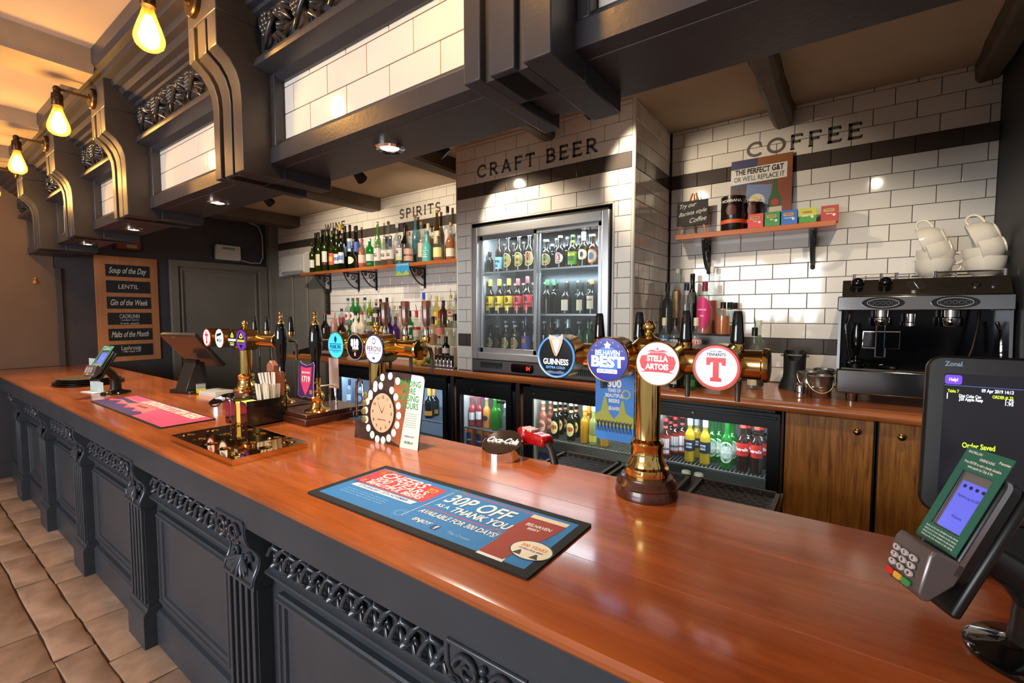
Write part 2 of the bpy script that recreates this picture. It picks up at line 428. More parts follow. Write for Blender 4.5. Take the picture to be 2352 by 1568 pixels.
# painted lettering on the tiles: small serifed capitals drawn stroke by stroke
SIGNG = mat('grey_sign_paint', (96, 88, 80), .5)
def glyph(ch):
    """strokes: ('l',x0,y0,x1,y1[,w]) line, ('a',cx,cy,rx,ry,a0,a1) arc; returns (strokes, width)"""
    W = {'C': .78, 'O': .86, 'F': .62, 'E': .64, 'R': .72, 'A': .8, 'T': .66, 'B': .66, 'W': 1.05, 'I': .2, 'N': .78, 'S': .56, 'P': .62}[ch]
    s = []
    if ch == 'C': s = [('a', .42, .5, .38, .45, 48, 312), ('s', .66, .84, .70, .62), ('s', .70, .2, .66, .14)]
    elif ch == 'O': s = [('a', .43, .5, .38, .45, 0, 360)]
    elif ch in 'FE':
        s = [('l', .12, 0, .12, 1), ('l', .05, .95, .56, .95), ('l', .12, .52, .46, .52), ('s', .56, .99, .55, .8), ('s', .46, .62, .46, .42), ('s', .02, .03, .24, .03)]
        if ch == 'E': s += [('l', .05, .05, .58, .05), ('s', .58, .01, .60, .2)]
    elif ch in 'RPB':
        s = [('l', .12, 0, .12, 1), ('l', .05, .95, .34, .95), ('l', .12, .48, .34, .48), ('a', .34, .715, .2, .235, -90, 90), ('s', .02, .03, .24, .03)]
        if ch == 'R': s += [('l', .32, .47, .62, .02), ('s', .54, .03, .72, .03)]
        if ch == 'B': s += [('l', .05, .05, .36, .05), ('a', .36, .265, .22, .215, -90, 90)]
    elif ch == 'A': s = [('l', .1, 0, .4, 1), ('l', .4, 1, .7, 0), ('l', .22, .33, .58, .33), ('s', .01, .03, .2, .03), ('s', .6, .03, .79, .03)]
    elif ch == 'T': s = [('l', .33, 0, .33, 1), ('l', .03, .95, .63, .95), ('s', .04, .99, .03, .78), ('s', .62, .99, .63, .78), ('s', .22, .03, .44, .03)]
    elif ch == 'W': s = [('l', .05, 1, .28, 0), ('l', .28, 0, .5, .95), ('l', .5, .95, .74, 0), ('l', .74, 0, .98, 1), ('s', -.02, .97, .14, .97), ('s', .88, .97, 1.05, .97)]
    elif ch == 'I': s = [('l', .1, 0, .1, 1), ('s', 0, .03, .2, .03), ('s', 0, .97, .2, .97)]
    elif ch == 'N': s = [('l', .12, 0, .12, 1), ('l', .12, 1, .64, 0), ('l', .64, 0, .64, 1), ('s', .03, .03, .2, .03), ('s', .56, .97, .73, .97)]
    elif ch == 'S': s = [('a', .28, .735, .21, .225, 30, 270), ('a', .28, .26, .22, .22, -150, 90), ('s', .47, .8, .47, .92), ('s', .07, .1, .07, .24)]
    return s, W
def sign_word(par, word, x0, x1, z0, h, y):
    b = MB(); adv = []; tot = 0
    for ch in word:
        if ch == ' ': tot += .55; adv.append(None); continue
        s, w = glyph(ch); adv.append((tot, s)); tot += w + .2
    k = (x1 - x0) / (tot - .2)
    for a in adv:
        if not a: continue
        ox, ss = a
        for st in ss:
            if st[0] in 'ls':
                w = .098 if st[0] == 'l' else .05
                p, q = Vector((x0 + (ox + st[1]) * k, z0 + st[2] * h)), Vector((x0 + (ox + st[3]) * k, z0 + st[4] * h))
                d = (q - p).normalized(); n = Vector((-d.y, d.x)) * w * h
                b.plate([tuple(p - n), tuple(q - n), tuple(q + n), tuple(p + n)], (0, y, 0), XA, ZA, .0008)
            else:
                _, cx, cy, rx, ry, a0, a1 = st; N = 18; w = .10 * h
                A = [R(a0 + (a1 - a0) * i / N) for i in range(N + 1)]
                for i in range(N):
                    pts = []
                    for sgn, aa in ((1, A[i]), (1, A[i + 1]), (-1, A[i + 1]), (-1, A[i])):
                        pts.append((x0 + (ox + cx) * k + (rx * k + sgn * w) * math.cos(aa), z0 + cy * h + (ry * h + sgn * w) * math.sin(aa)))
                    b.plate(pts, (0, y, 0), XA, ZA, .0008)
    return b.build('lettering', SIGNG, par, smooth=0, kind='stuff', label='grey painted lettering reading ' + word)
sign_word(wc, 'CRAFT BEER', -2.40, -1.37, 2.722, .092, YC - .0082)
sign_word(wr, 'COFFEE', -.60, .03, 2.722, .092, YB - .0082)
sign_word(wl, 'SPIRITS', -4.14, -3.50, 2.728, .10, YB - .0082)
sign_word(wl, 'WINE', -5.60, -5.16, 2.728, .10, YB - .0082)

# far end wall with boxed corner and door
DARKW = mat('dark_slate_wall', (64, 62, 68), .6, noise=.1, nscale=3, bump=.08, bscale=40)
WARMW = mat('brown_wall_paper', (104, 80, 62), .75, noise=.12, nscale=4, bump=.3, bscale=70)
GREYP = mat('grey_brown_paint', (122, 116, 106), .42, noise=.06, nscale=4)
we = struct(MB().box(XE - .15, XE, -3.6, YB + .1, -.1, 3.2).build('wall_end', DARKW, smooth=0))
MB().box(XE, XE + .012, -3.6, .60, .12, .98).build('dado_paper', WARMW, we, smooth=0)
MB().box(XE, XE + .006, -3.6, 1.18, 1.105, 2.95).build('wall_paint', mat('warm_brown_wall', (112, 92, 78), .6, noise=.08, nscale=3), we, smooth=0)
MB().prism([(XE, .96), (XE + .03, .97), (XE + .045, 1.0), (XE + .03, 1.03), (XE + .05, 1.05), (XE, 1.06)], -3.6, .70, 'y').build('dado_rail', mat('brown_gloss_rail', (96, 74, 60), .35), we)
struct(MB().box(XE, XE + .022, -3.6, .66, 0, .15).build('baseboard_end', mat('brown_gloss_rail', (96, 74, 60), .35), smooth=0, bev=.004))
MB().box(XE, XE + .03, 1.18, 1.235, 1.1, 2.15).build('wall_strip', mat('slate_strip', (74, 70, 70), .45), we, bev=.004)
dr = struct(MB().box(XE, XE + .02, 2.30, 3.30, .3, 2.27).build('door_1', GREYP, smooth=0))
MB().box(XE, XE + .05, 2.22, 2.31, .3, 2.34).build('frame', GREYP, dr, bev=.006)
MB().box(XE, XE + .05, 3.30, 3.42, .3, 2.34).build('frame', GREYP, dr, bev=.006)
MB().box(XE, XE + .05, 2.31, 3.30, 2.26, 2.34).build('frame', GREYP, dr, bev=.006)
MB().box(XE + .02, XE + .04, 2.335, 2.36, .3, 2.24).build('moulding', GREYP, dr, bev=.006)
MB().box(XE + .02, XE + .04, 3.24, 3.27, .3, 2.24).build('moulding', GREYP, dr, bev=.006)
MB().box(XE + .02, XE + .04, 2.36, 3.24, 2.21, 2.24).build('moulding', GREYP, dr, bev=.006)
cw = struct(MB().box(XE, -5.62, YB - .05, YB - .002, .3, 2.2).box(XE, XE + .10, 3.43, YB, .3, 3.0).build('wall_corner_boxing', GREYP, smooth=0, bev=.006))
for x in (-6.35, -5.98): MB().box(x - .025, x + .025, YB - .075, YB - .05, .3, 2.2).build('moulding', GREYP, cw, bev=.006)
struct(MB().box(XR, XR + .15, 1.7, YB + .1, .3, 3.06).build('wall_right', mat('dark_charcoal_wall', (40, 40, 42), .6, noise=.1), smooth=0))
# ------------------------------------------------------------------ overhead canopy above the bar
BR = [-.79, -2.19, -3.575, -4.75, -5.88]     # near edge of each bracket (0.25 wide)
BW = .25
can = thing('bar_canopy', 'dark slate canopy with tiled panels and carved friezes above the bar', 'canopy', (0, 0, 2.2))
def cz(b): return b.xf(Matrix.Translation((0, 0, -2.2)))
CXR = 1.9
cz(MB().box(XE, CXR, 1.05, 1.287, 2.272, 2.84)).build('core', SLATE, can, smooth=0, bev=.004)
cor = [(.962, 2.80), (.962, 2.832), (.945, 2.838), (.94, 2.85), (.918, 2.856), (.912, 2.872), (.885, 2.878), (.872, 2.902), (.846, 2.908), (.838, 2.934), (.80, 2.942), (.795, 2.962), (.768, 2.968), (.755, 2.99), (.755, 3.058), (1.287, 3.058), (1.287, 2.80)]
cz(MB().prism(cor, XE, CXR)).build('cornice', SLATE, can, smooth=20)
# brackets
prof = [(.888, 2.222), (.888, 2.5), (.884, 2.55), (.872, 2.592), (.85, 2.628), (.826, 2.65), (.806, 2.664), (.806, 2.79)]
def board(back, dy=0, dz=0, zb=2.222): return [(y + dy, max(z + dz, zb)) for y, z in prof] + [(back, 2.79), (back, zb)]
br0 = None
for x in BR:
    if br0 is None:
        e = bpy.data.objects.new('bracket', None); COL.objects.link(e); e.parent = can; e.location = (x, 0, 0)
        for (a, c, dy) in ((0, .052, 0), (.078, .15, .004), (.176, BW, 0)):
            cz(MB().prism(board(1.05, dy), a, c)).build('profiled_board', SLATE, e, smooth=25, bev=.003)
        cz(MB().prism([(q[0] + .022, q[1]) for q in board(1.03)], .052, .176)).build('backing_board', mat('slate_recess', (42, 44, 52), .5), e, smooth=25)
        for a, c in ((0, .052), (.165, BW)):
            cz(MB().box(a, c, 1.05, 1.27, 2.222, 2.274)).build('runner', SLATE, e, bev=.004)
        cz(MB().box(.052, .165, 1.0, 1.22, 2.246, 2.274)).build('runner', SLATE, e, bev=.004)
        cz(MB().box(0, BW, .806, .96, 2.79, 2.945)).build('top_block', SLATE, e, bev=.004)
        br0 = e
    else: copy_tree(br0, can, (x, 0, 0))
def grapes(x0, x1, zb, zt, y, seed):
    """carved vine: grape clusters, curling stems and leaves in relief"""
    rr = random.Random(seed); b = MB(); n = max(2, round((x1 - x0) / .20)); h = zt - zb
    for i in range(n):
        cx = x0 + (i + .5) * (x1 - x0) / n
        for r_ in range(6):
            m = 5 - r_ if r_ > 0 else 4
            for k in range(m):
                b.ball((cx - .045 + (k - (m - 1) / 2) * .020 + rr.uniform(-.003, .003), y - .022 - (.008 if abs(k - (m - 1) / 2) < 1.1 else 0), zb + h * .80 - r_ * h * .125), .0148, 8, 6)
        st = [(cx - .09 + .18 * t, y - .012 - .02 * math.sin(PI * t), zb + h * (.12 + .78 * (.5 - .5 * math.cos(PI * t)))) for t in [q / 10 for q in range(11)]]
        b.tube(st, .009, 6)
        for s in (0, 1, 2):
            lx, lz, a = cx + .035 + .02 * s, zb + h * (.25 + .24 * s), rr.uniform(-.5, .5) + (.8 if s % 2 else -.7)
            for q in range(5):
                t = a + (q - 2) * .55; L = .06 if q == 2 else .046
                b.tube([(lx, y - .014, lz), (lx + L * .55 * math.cos(t), y - .034, lz + L * .55 * math.sin(t)), (lx + L * math.cos(t), y - .016, lz + L * math.sin(t))], [.008, .0125, .003], 6)
    return cz(b)
CARVE = mat('carved_black_gloss', (46, 44, 46), .22, noise=.2, nscale=20, coat=.4)
TX0 = ony(711, 296.6, 1.037).x
ctw, cth, cz0 = .2335, .106, 2.371
def ctile(par, u0, u1, a, b, joint):
    u = joint + math.floor((u0 - joint) / ctw) * ctw
    while u < u1 - 1e-4:
        p, q = max(u, u0), min(u + ctw, u1); u += ctw
        if q - p < .015: continue
        put('tile', tile_mesh(q - p, b - a, TILE, 'c'), par, loc=((p + q) / 2, 1.049, (a + b) / 2 - 2.2))
bays = [(-.54, 1.9)] + [(BR[i + 1] + BW, BR[i]) for i in range(len(BR) - 1)] + [(XE, BR[-1])]
for k, (x0, x1) in enumerate(bays):
    rail = [(.995, 2.274), (.995, 2.335), (1.003, 2.345), (1.018, 2.352), (1.03, 2.37), (1.06, 2.37), (1.06, 2.274)]
    cz(MB().prism(rail, x0, x1)).build('lower_rail', SLATE, can, smooth=25)
    up = [(1.028, 2.60), (1.0, 2.622), (.95, 2.63), (.938, 2.634), (.936, 2.648), (.944, 2.656), (.944, 2.666), (.954, 2.672), (.972, 2.676), (.972, 2.81), (1.06, 2.81), (1.06, 2.60)]
    cz(MB().prism(up, x0, x1)).build('frieze_ledge', SLATE, can, smooth=25)
    for a, c in ((x0, x0 + .035), (x1 - .012, x1)):
        cz(MB().box(a, c, 1.0, 1.06, 2.34, 2.63)).build('stile', SLATE, can, bev=.004)
    tp = cz(MB().box(x0, x1, 1.0485, 1.056, 2.365, 2.63)).build('tile_panel', GROUT, can, smooth=0)
    a, c = x0 + .035, x1 - .012
    for r_, (z0, z1) in enumerate(((cz0, cz0 + cth), (cz0 + cth, cz0 + 2 * cth), (cz0 + 2 * cth, 2.625))):
        ctile(tp, a, c, z0, z1, TX0 + (ctw / 2 if r_ == 1 else 0))
    grapes(x0 + .03, x1 - .02, 2.682, 2.825, .972, k).build('carved_frieze', CARVE, can, smooth=60, kind='stuff')

# recessed downlights in the soffit
GLOW = mat('downlight_lens', (255, 240, 215), .3, emit=22)
for i, (x, y) in enumerate(((-1.386, 1.15), (-2.82, 1.15), (-4.2, 1.15), (-5.4, 1.15))):
    nm = ('chrome soffit downlight under the big tiled panel over the blue mat', 'chrome soffit downlight under the second tiled panel', 'chrome soffit downlight under the third tiled panel', 'chrome soffit downlight nearest the menu board')[i]
    if i == 3: nm = 'small soffit downlight beside the menu board'
    t = thing('downlight', nm, 'downlight', (x, y, 2.272), group='soffit downlights')
    MB().lathe([(.03, -.002), (.036, -.010), (.048, -.012), (.055, -.006), (.055, .0)], 28, caps=False).build('bezel', CHROME, t)
    MB().lathe([(.033, -.006), (.02, -.004), (.0, -.004)], 24, caps=False).build('lens', GLOW, t)
    light('downlight_beam', 'SPOT', (x, y, 2.255), 62, (1, .9, .74), .02, (x, y + .02, 0), 105, .8).parent = None

# bare-bulb lamps on the bracket heads
AMBER = glass('amber_bulb_glass', (255, 196, 110), .12)
HOT = mat('glowing_filament', (255, 212, 142), .5, emit=230)
BRONZE = mat('antique_bronze', (66, 50, 36), .35, .8)
lamp0 = None
for i, x in enumerate(BR):
    lb = ['bare bulb lamp on bronze arm, above the blue bar mat', 'bare bulb lamp at the ceiling beam, largest in view', 'bare bulb lamp over the second tiled panel, between two others', 'small bare bulb lamp on the third bracket', 'bare bulb lamp closest to the far end wall'][i]
    L = (x + .08, .806, 2.868)
    if lamp0 is None:
        t = lamp0 = thing('bulb_lamp', lb, 'wall lamp', L, group='bare bulb lamps')
        MB().lathe([(.0, -.03), (.02, -.03), (.022, -.024), (.05, -.022), (.055, -.016), (.055, 0)], 26, axis='y').build('wall_plate', BRONZE, t)
        MB().tube([(0, -.02, 0), (0, -.15, .002)], .0075, 10).build('arm', BRONZE, t)
        b = MB().ball((0, -.155, .0), .017, 14, 8); b.build('knuckle', BRONZE, t)
        MB().lathe([(.0, -.004), (.014, -.004), (.016, -.02), (.024, -.028), (.026, -.05), (.024, -.052), (.025, -.085), (.022, -.09)], 20, (0, -.155, 0)).build('socket', BRONZE, t)
        bp = [(.016, -.088), (.019, -.10), (.026, -.125), (.038, -.16), (.047, -.19), (.049, -.207), (.044, -.226), (.03, -.24), (.0, -.245)]
        g = MB().lathe(bp, 24, (0, -.155, 0)).build('bulb', AMBER, t)
        MB().lathe([(.0, -.118), (.012, -.125), (.024, -.16), (.031, -.19), (.03, -.21), (.018, -.228), (.0, -.232)], 16, (0, -.155, 0)).build('filament', HOT, g)
    else: copy_tree(lamp0, None, L, label=lb)
# ------------------------------------------------------------------ bar counter
YF = .70
bt = MB()
lip = [(.70, 1.064), (.688, 1.068), (.680, 1.078), (.680, 1.088), (.687, 1.097), (.70, 1.10), (1.485, 1.10), (1.49, 1.096), (1.49, 1.064)]
S1, S2, GP = .935, 1.20, .0009
wt = thing('worktop', 'long varnished orange-brown wooden bar top', 'bar top', (0, 0, 1.064))
for k, poly in enumerate((lip[:6] + [(S1 - GP, 1.10), (S1, 1.0985), (S1, 1.064)], [(S1, 1.064), (S1, 1.0985), (S1 + GP, 1.10), (S2 - GP, 1.10), (S2, 1.0985), (S2, 1.064)], [(S2, 1.064), (S2, 1.0985), (S2 + GP, 1.10)] + lip[6:])):
    off = Vector((3.7 * k, 0, 0))
    o = MB().prism(poly, XE + .005, 1.6).xf(Matrix.Translation(-off - Vector((0, 0, 1.064)))).build('plank', BARWOOD, wt, smooth=30); o.location = off
bar = thing('bar_counter', 'slate blue panelled bar front with fluted pilasters and carved corbels', 'bar counter', (0, 0, 0))
MB().box(XE + .052, 1.6, .80, 1.47, .0, 1.064).build('body', SLATE2, bar, smooth=0)
MB().box(XE + .052, 1.6, .712, .80, .935, 1.064).build('fascia', SLATE2, bar, smooth=0, bev=.004)
MB().prism([(.80, 0), (.775, 0), (.775, .16), (.785, .175), (.80, .18)], XE + .052, 1.6).build('plinth', SLATE2, bar, smooth=20)
PX0 = [-.70, -1.86, -3.0, -4.10, -5.13, -6.13, .46]
PW = .235
CARVB = mat('carved_slate_gloss', (58, 64, 74), .25, noise=.1, coat=.3)
# one pilaster: corbel, carving, flutes, foot
e = bpy.data.objects.new('pilaster', None); COL.objects.link(e); e.parent = bar; e.location = (PX0[0], 0, 0)
cp = [(.80, .955), (.712, .955), (.710, .93), (.713, .90), (.728, .87), (.752, .845), (.764, .82), (.766, .79), (.752, .76), (.738, .735), (.726, .72), (.722, .705), (.80, .705)]
cp = [(.80, .955), (.712, .955), (.709, .925), (.711, .895), (.722, .868), (.742, .845), (.754, .822), (.757, .80), (.75, .775), (.74, .755), (.733, .735), (.731, .705), (.80, .705)]
MB().prism(cp, 0, PW).build('corbel', SLATE2, e, smooth=40)
MB().box(.01, PW - .01, .748, .80, .19, .705).build('shaft', SLATE2, e, smooth=0)
for k in range(5):
    x = .018 + k * (PW - .036 - .018) / 4
    MB().box(x, x + .018, .736, .75, .215, .70).build('flute_rib', SLATE2, e, bev=.003)
MB().prism([(.80, 0), (.722, 0), (.722, .165), (.728, .178), (.736, .184), (.742, .2), (.80, .2)], -.004, PW + .004).build('foot', SLATE2, e, smooth=20)
b = MB()
def on_corbel(z):  # front of corbel at height z
    for (y0, z0), (y1, z1) in zip(cp[1:], cp[2:]):
        if z1 <= z <= z0: return y0 + (y1 - y0) * (z0 - z) / max(z0 - z1, 1e-6)
    return .73
for sx in (-1, 1):
    for (cz_, r0) in ((.905, .036), (.79, .024)):
        pts = []
        for i in range(26):
            t = i / 25; a = t * 2.6 * PI; rr_ = r0 * (1 - .8 * t)
            x = PW / 2 + sx * (.045 + rr_ * math.cos(a)); z = cz_ + rr_ * math.sin(a)
            pts.append((x, on_corbel(z) - .006, z))
        b.tube(pts, [.008 * (1 - .5 * i / 25) for i in range(26)], 6)
for i in range(5): b.ball((PW / 2, on_corbel(.93 - i * .022) - .006, .93 - i * .022), .010 - i * .0008, 8, 5)
for q in range(7):
    t = R(200 + q * 23.3); b.tube([(PW / 2, on_corbel(.79) - .004, .79), (PW / 2 + .055 * math.cos(t), on_corbel(.77) - .014, .79 + .04 * math.sin(t)), (PW / 2 + .09 * math.cos(t), .725, .79 + .065 * math.sin(t))], [.006, .011, .004], 6)
for z in (.95, .72): b.tube([(.012, on_corbel(z) - .002, z), (PW - .012, on_corbel(z) - .002, z)], .006, 6)
for sx in (.012, PW - .012):
    b.tube([(sx, on_corbel(z) - .001, z) for z in [.95 - i * .0115 for i in range(21)]], .0055, 6)
b.build('carving', CARVB, e, smooth=60, kind='stuff')
pil0 = e
for x in PX0[1:]: copy_tree(pil0, bar, (x, 0, 0))
xs = sorted(PX0)
for i in range(len(xs)):
    a = xs[i] + PW + .005; c = xs[i + 1] - .005 if i + 1 < len(xs) else 1.6
    if c - a < .2: continue
    # carved frieze strip: plaited rope with leaves
    b = MB(); n = max(2, int((c - a - .04) / .105)); L = (c - a - .04)
    for ph in (0, PI):
        b.tube([(a + .02 + L * t / (n * 8), .782 - .012 * math.cos(2 * PI * t / 8 + ph), .828 + .034 * math.sin(2 * PI * t / 8 + ph)) for t in range(n * 8 + 1)], .0078, 6)
    for k in range(n):
        x = a + .02 + L * (k + .5) / n
        for s in (-1, 1):
            b.tube([(x - .014 * s, .788, .828), (x + .014 * s, .768, .828 + s * .024), (x + .036 * s, .784, .828 + s * .042)], [.006, .0105, .003], 6)
            b.tube([(x, .788, .828 + s * .014), (x - .024 * s, .774, .828 + s * .034), (x - .042 * s, .786, .828 + s * .044)], [.005, .009, .003], 6)
        b.ball((x, .772, .828), .0125, 8, 5)
    b.build('carved_frieze', CARVB, bar, smooth=60, kind='stuff')
    MB().prism([(.80, .738), (.79, .739), (.785, .746), (.776, .75), (.766, .757), (.766, .766), (.776, .770), (.784, .778), (.80, .78)], a, c).build('frieze_moulding', SLATE2, bar, smooth=25)
    # raised panel frame
    pa, pc, z0, z1 = a + .06, c - .06, .24, .70
    m4 = [(0, 0), (.0, .018), (.008, .022), (.012, .03), (.022, .03), (.026, .022), (.036, .018), (.04, .008), (.05, .006), (.05, 0)]
    fr = bpy.data.objects.new('panel', None); COL.objects.link(fr); fr.parent = bar
    MB().prism([(.80 - q[1], z1 - q[0]) for q in m4], pa, pc).build('panel_moulding', SLATE2, fr, smooth=25)
    MB().prism([(.80 - q[1], z0 + q[0]) for q in m4], pa, pc).build('panel_moulding', SLATE2, fr, smooth=25)
    MB().prism([(pa + q[0], .80 - q[1]) for q in m4], z0 + .02, z1 - .02, 'z').build('panel_moulding', SLATE2, fr, smooth=25)
    MB().prism([(pc - q[0], .80 - q[1]) for q in m4], z0 + .02, z1 - .02, 'z').build('panel_moulding', SLATE2, fr, smooth=25)
    MB().box(pa + .05, pc - .05, .794, .80, z0 + .05, z1 - .05).build('panel_field', SLATE2, fr, smooth=0)
# ------------------------------------------------------------------ back counter
ZB = 1.20
YK = 2.76
edge = [(YK + .02, 1.15), (YK + .006, 1.155), (YK, 1.168), (YK, 1.184), (YK + .006, 1.195), (YK + .02, ZB)]
XL = -5.25
b = MB().prism(edge + [(YC - .004, ZB), (YC - .004, 1.15)], XL, XR - .003)
b.prism([(XL, YC - .004), (CX0 - .003, YC - .004), (CX0 - .003, YB - .01), (XL, YB - .01)], 1.15, ZB, 'z')
b.prism([(CX1 + .003, YC - .004), (XR - .003, YC - .004), (XR - .003, YB - .01), (CX1 + .003, YB - .01)], 1.15, ZB, 'z')
tag(b.build('back_worktop', BACKWOOD, smooth=30), 'varnished wooden back counter running below the tiled walls', 'worktop')
FRB = mat('fridge_black', (18, 18, 20), .4)
FRIN = mat('fridge_lining', (150, 154, 158), .5)
PANE = glass('fridge_pane', (244, 250, 252), .03)
WIRE = mat('shelf_wire', (190, 194, 196), .3, .8)
BRNP = mat('dark_brown_divider', (52, 30, 20), .5)
def undercounter(label, x0, x1, gx0, gx1, gz0, gz1, shelf, led, power, div=None, badge=None, lock=None):
    y0, y1, z0, z1 = 2.80, 3.42, .305, 1.148
    t = thing('bottle_fridge', label, 'fridge', ((x0 + x1) / 2, 0, z0), group='undercounter bottle fridges')
    mv = Matrix.Translation((-(x0 + x1) / 2, 0, -z0))
    th = .035
    c = MB().box(x0, x0 + th, y0 + .05, y1, z0, z1).box(x1 - th, x1, y0 + .05, y1, z0, z1).box(x0, x1, y0 + .05, y1, z0, z0 + .1).box(x0, x1, y0 + .05, y1, z1 - .06, z1)
    c.xf(mv).build('carcass', FRB, t, smooth=0)
    MB().box(x0 + th, x1 - th, y1 - .03, y1 - .02, z0 + .1, z1 - .06).xf(mv).build('back_lining', FRIN, t, smooth=0)
    for a in (x0 + th, x1 - th - .004): MB().box(a, a + .004, y0 + .06, y1 - .03, z0 + .1, z1 - .06).xf(mv).build('side_lining', FRIN, t, smooth=0)
    d = MB().box(x0 + .006, gx0, y0, y0 + .022, z0 + .04, z1 - .02).box(gx1, x1 - .006, y0, y0 + .022, z0 + .04, z1 - .02).box(gx0, gx1, y0, y0 + .022, gz1, z1 - .02).box(gx0, gx1, y0, y0 + .022, z0 + .04, gz0)
    dd = d.xf(mv).build('door', FRB, t, smooth=0)
    MB().box(gx0 - .01, gx1 + .01, y0 + .004, y0 + .009, gz0 - .01, gz1 + .01).xf(mv).build('pane', PANE, dd, smooth=0)
    MB().box(x0 + .02, x1 - .02, y0 - .008, y0 + .002, z1 - .05, z1 - .035).xf(mv).build('handle_rail', mat('dark_steel', (70, 74, 78), .3, .8), dd, bev=.003)
    if lock: MB().lathe([(.0, -.006), (.008, -.006), (.011, -.002), (.011, .004)], 18, (lock[0], y0, lock[1]), 'y').xf(mv).build('lock', mat('brass_lock', (150, 130, 110), .3, .9), dd)
    if badge:
        patch(dd, 'badge', rrect(.075, .018, .002), Vector((badge[0], y0 + .003, badge[1])) + mv.translation, XA, ZA, INK)
        text(dd, 'TEFCOLD', Vector((badge[0] - .004, y0 + .0025, badge[1])) + mv.translation, XA, ZA, .013, mat('badge_silver', (170, 165, 150), .4), fit=.055)
    for sz in shelf:
        s = MB()
        for i in range(int((x1 - x0 - .08) / .022) + 1):
            x = x0 + .04 + i * .022; s.box(x, x + .004, y0 + .07, y1 - .05, sz - .006, sz - .002)
        s.box(x0 + .036, x1 - .036, y0 + .062, y0 + .072, sz - .012, sz - .001).box(x0 + .036, x1 - .036, y1 - .06, y1 - .05, sz - .01, sz - .002)
        s.xf(mv).build('wire_shelf', WIRE, t, smooth=0, kind='stuff')
    l = light('fridge_led', 'AREA', ((x0 + x1) / 2, y0 + .05, z1 - .075), power, led, x1 - x0 - .1, ((x0 + x1) / 2, y0 + .16, z0 + .2), sizey=.03)
    return t
undercounter('black bottle fridge with blue-lit glass door behind the hand pumps', -4.30, -2.70, -4.24, -2.75, .60, 1.02, (.72,), (.5, .7, 1.0), 12)
undercounter('small black bottle fridge holding red bottles and orange cans', -2.60, -2.03, -2.555, -2.085, .40, 1.006, (.728,), (.85, .95, 1.0), 3.6, badge=(-2.135, .985), lock=(-2.42, 1.05))
undercounter('black bottle fridge holding dark round-labelled bottles below the steel fridge', -1.93, -1.02, -1.845, -1.09, .40, 1.045, (.75,), (1.0, .98, .8), 4.6, lock=(-1.83, 1.085))
undercounter('black bottle fridge holding lager bottles beside the oak cupboard', -.99, -.27, -.95, -.335, .40, 1.048, (.752,), (.85, .97, 1.0), 4, badge=(-.375, 1.012), lock=(-.72, 1.085))
for x in (-2.645, -1.98):
    tag(MB().box(x - .014, x + .022, 2.80, 2.86, .305, 1.148).build('divider_post', BRNP, bev=.003), 'dark brown post between fridges, ' + ('beside the blue-lit fridge' if x < -2.3 else 'beside the red bottle fridge'), 'post', 'posts between the fridges')
# oak cupboards
def cupboard(label, x0, x1, kx):
    t = thing('cupboard', label, 'cupboard', ((x0 + x1) / 2, 0, .3), group='oak cupboards'); mv = Matrix.Translation((-(x0 + x1) / 2, 0, -.3))
    MB().box(x0, x1, 2.825, 3.5, .302, 1.148).xf(mv).build('carcass', mat('cupboard_dark', (34, 24, 18), .6), t, smooth=0)
    d = MB().box(x0 + .004, x1 - .008, 2.80, 2.824, .34, 1.145).xf(mv).build('door', OAK, t, smooth=0, bev=.004)
    MB().lathe([(.0, -.03), (.009, -.029), (.015, -.024), (.0165, -.018), (.012, -.012), (.006, -.008), (.006, -.002), (.012, 0)], 20, (kx, 2.80, 1.088), 'y').xf(mv).build('knob', BRASSD, d)
cupboard('wide oak cupboard under the counter beside the lager fridge', -.256, .124, .05)
cupboard('narrow oak cupboard half hidden behind the till screen', .132, .56, .217)
tag(MB().box(-.27, -.257, 2.795, 2.86, .305, 1.148).build('divider_post', BRNP, bev=.003), 'dark brown post between lager fridge and oak cupboard', 'post', 'posts between the fridges')

# ------------------------------------------------------------------ steel display fridge in the chimney breast
df = thing('display_fridge', 'tall steel display fridge with two sliding glass doors in the tiled chimney breast', 'fridge', (-1.862, 2.85, 1.2))
def D(b): return b.xf(Matrix.Translation((1.862, -2.85, -1.2)))
fx0, fx1, fz0, fz1 = -2.448, -1.276, 1.302, 2.338
BLK = mat('black_recess', (8, 8, 9), .6)
D(MB().box(fx0 - .01, fx0 + .02, 2.87, 3.42, 1.203, fz1 + .02).box(fx1 - .02, fx1 + .01, 2.87, 3.42, 1.203, fz1 + .02).box(fx0, fx1, 2.87, 3.42, 1.203, 1.35).box(fx0, fx1, 2.87, 3.42, fz1 - .03, fz1 + .02)).build('cabinet', BLK, df, smooth=0)
MIR = mat('dark_mirror_lining', (96, 104, 110), .18, .6)
D(MB().box(fx0, fx1, 3.40, 3.42, 1.3, fz1)).build('back_lining', MIR, df, smooth=0)
for a in (fx0 + .02, fx1 - .024): D(MB().box(a, a + .004, 2.92, 3.40, 1.35, fz1 - .03)).build('side_lining', mat('light_lining', (170, 176, 180), .35), df, smooth=0)
fr_ = [(fx0, fx0 + .055, fz0, fz1), (fx1 - .055, fx1, fz0, fz1)]
for a, c, z0, z1 in fr_: D(MB().box(a, c, 2.835, 2.90, z0, z1)).build('outer_frame', mat('bright_frame_steel', (206, 208, 210), .32, .75), df, bev=.006)
for z0, z1 in ((fz0, fz0 + .055), (fz1 - .07, fz1)): D(MB().box(fx0 + .055, fx1 - .055, 2.835, 2.90, z0, z1)).build('outer_frame', mat('bright_frame_steel', (206, 208, 210), .32, .75), df, bev=.006)
ALU = mat('satin_aluminium', (200, 204, 208), .3, .9)
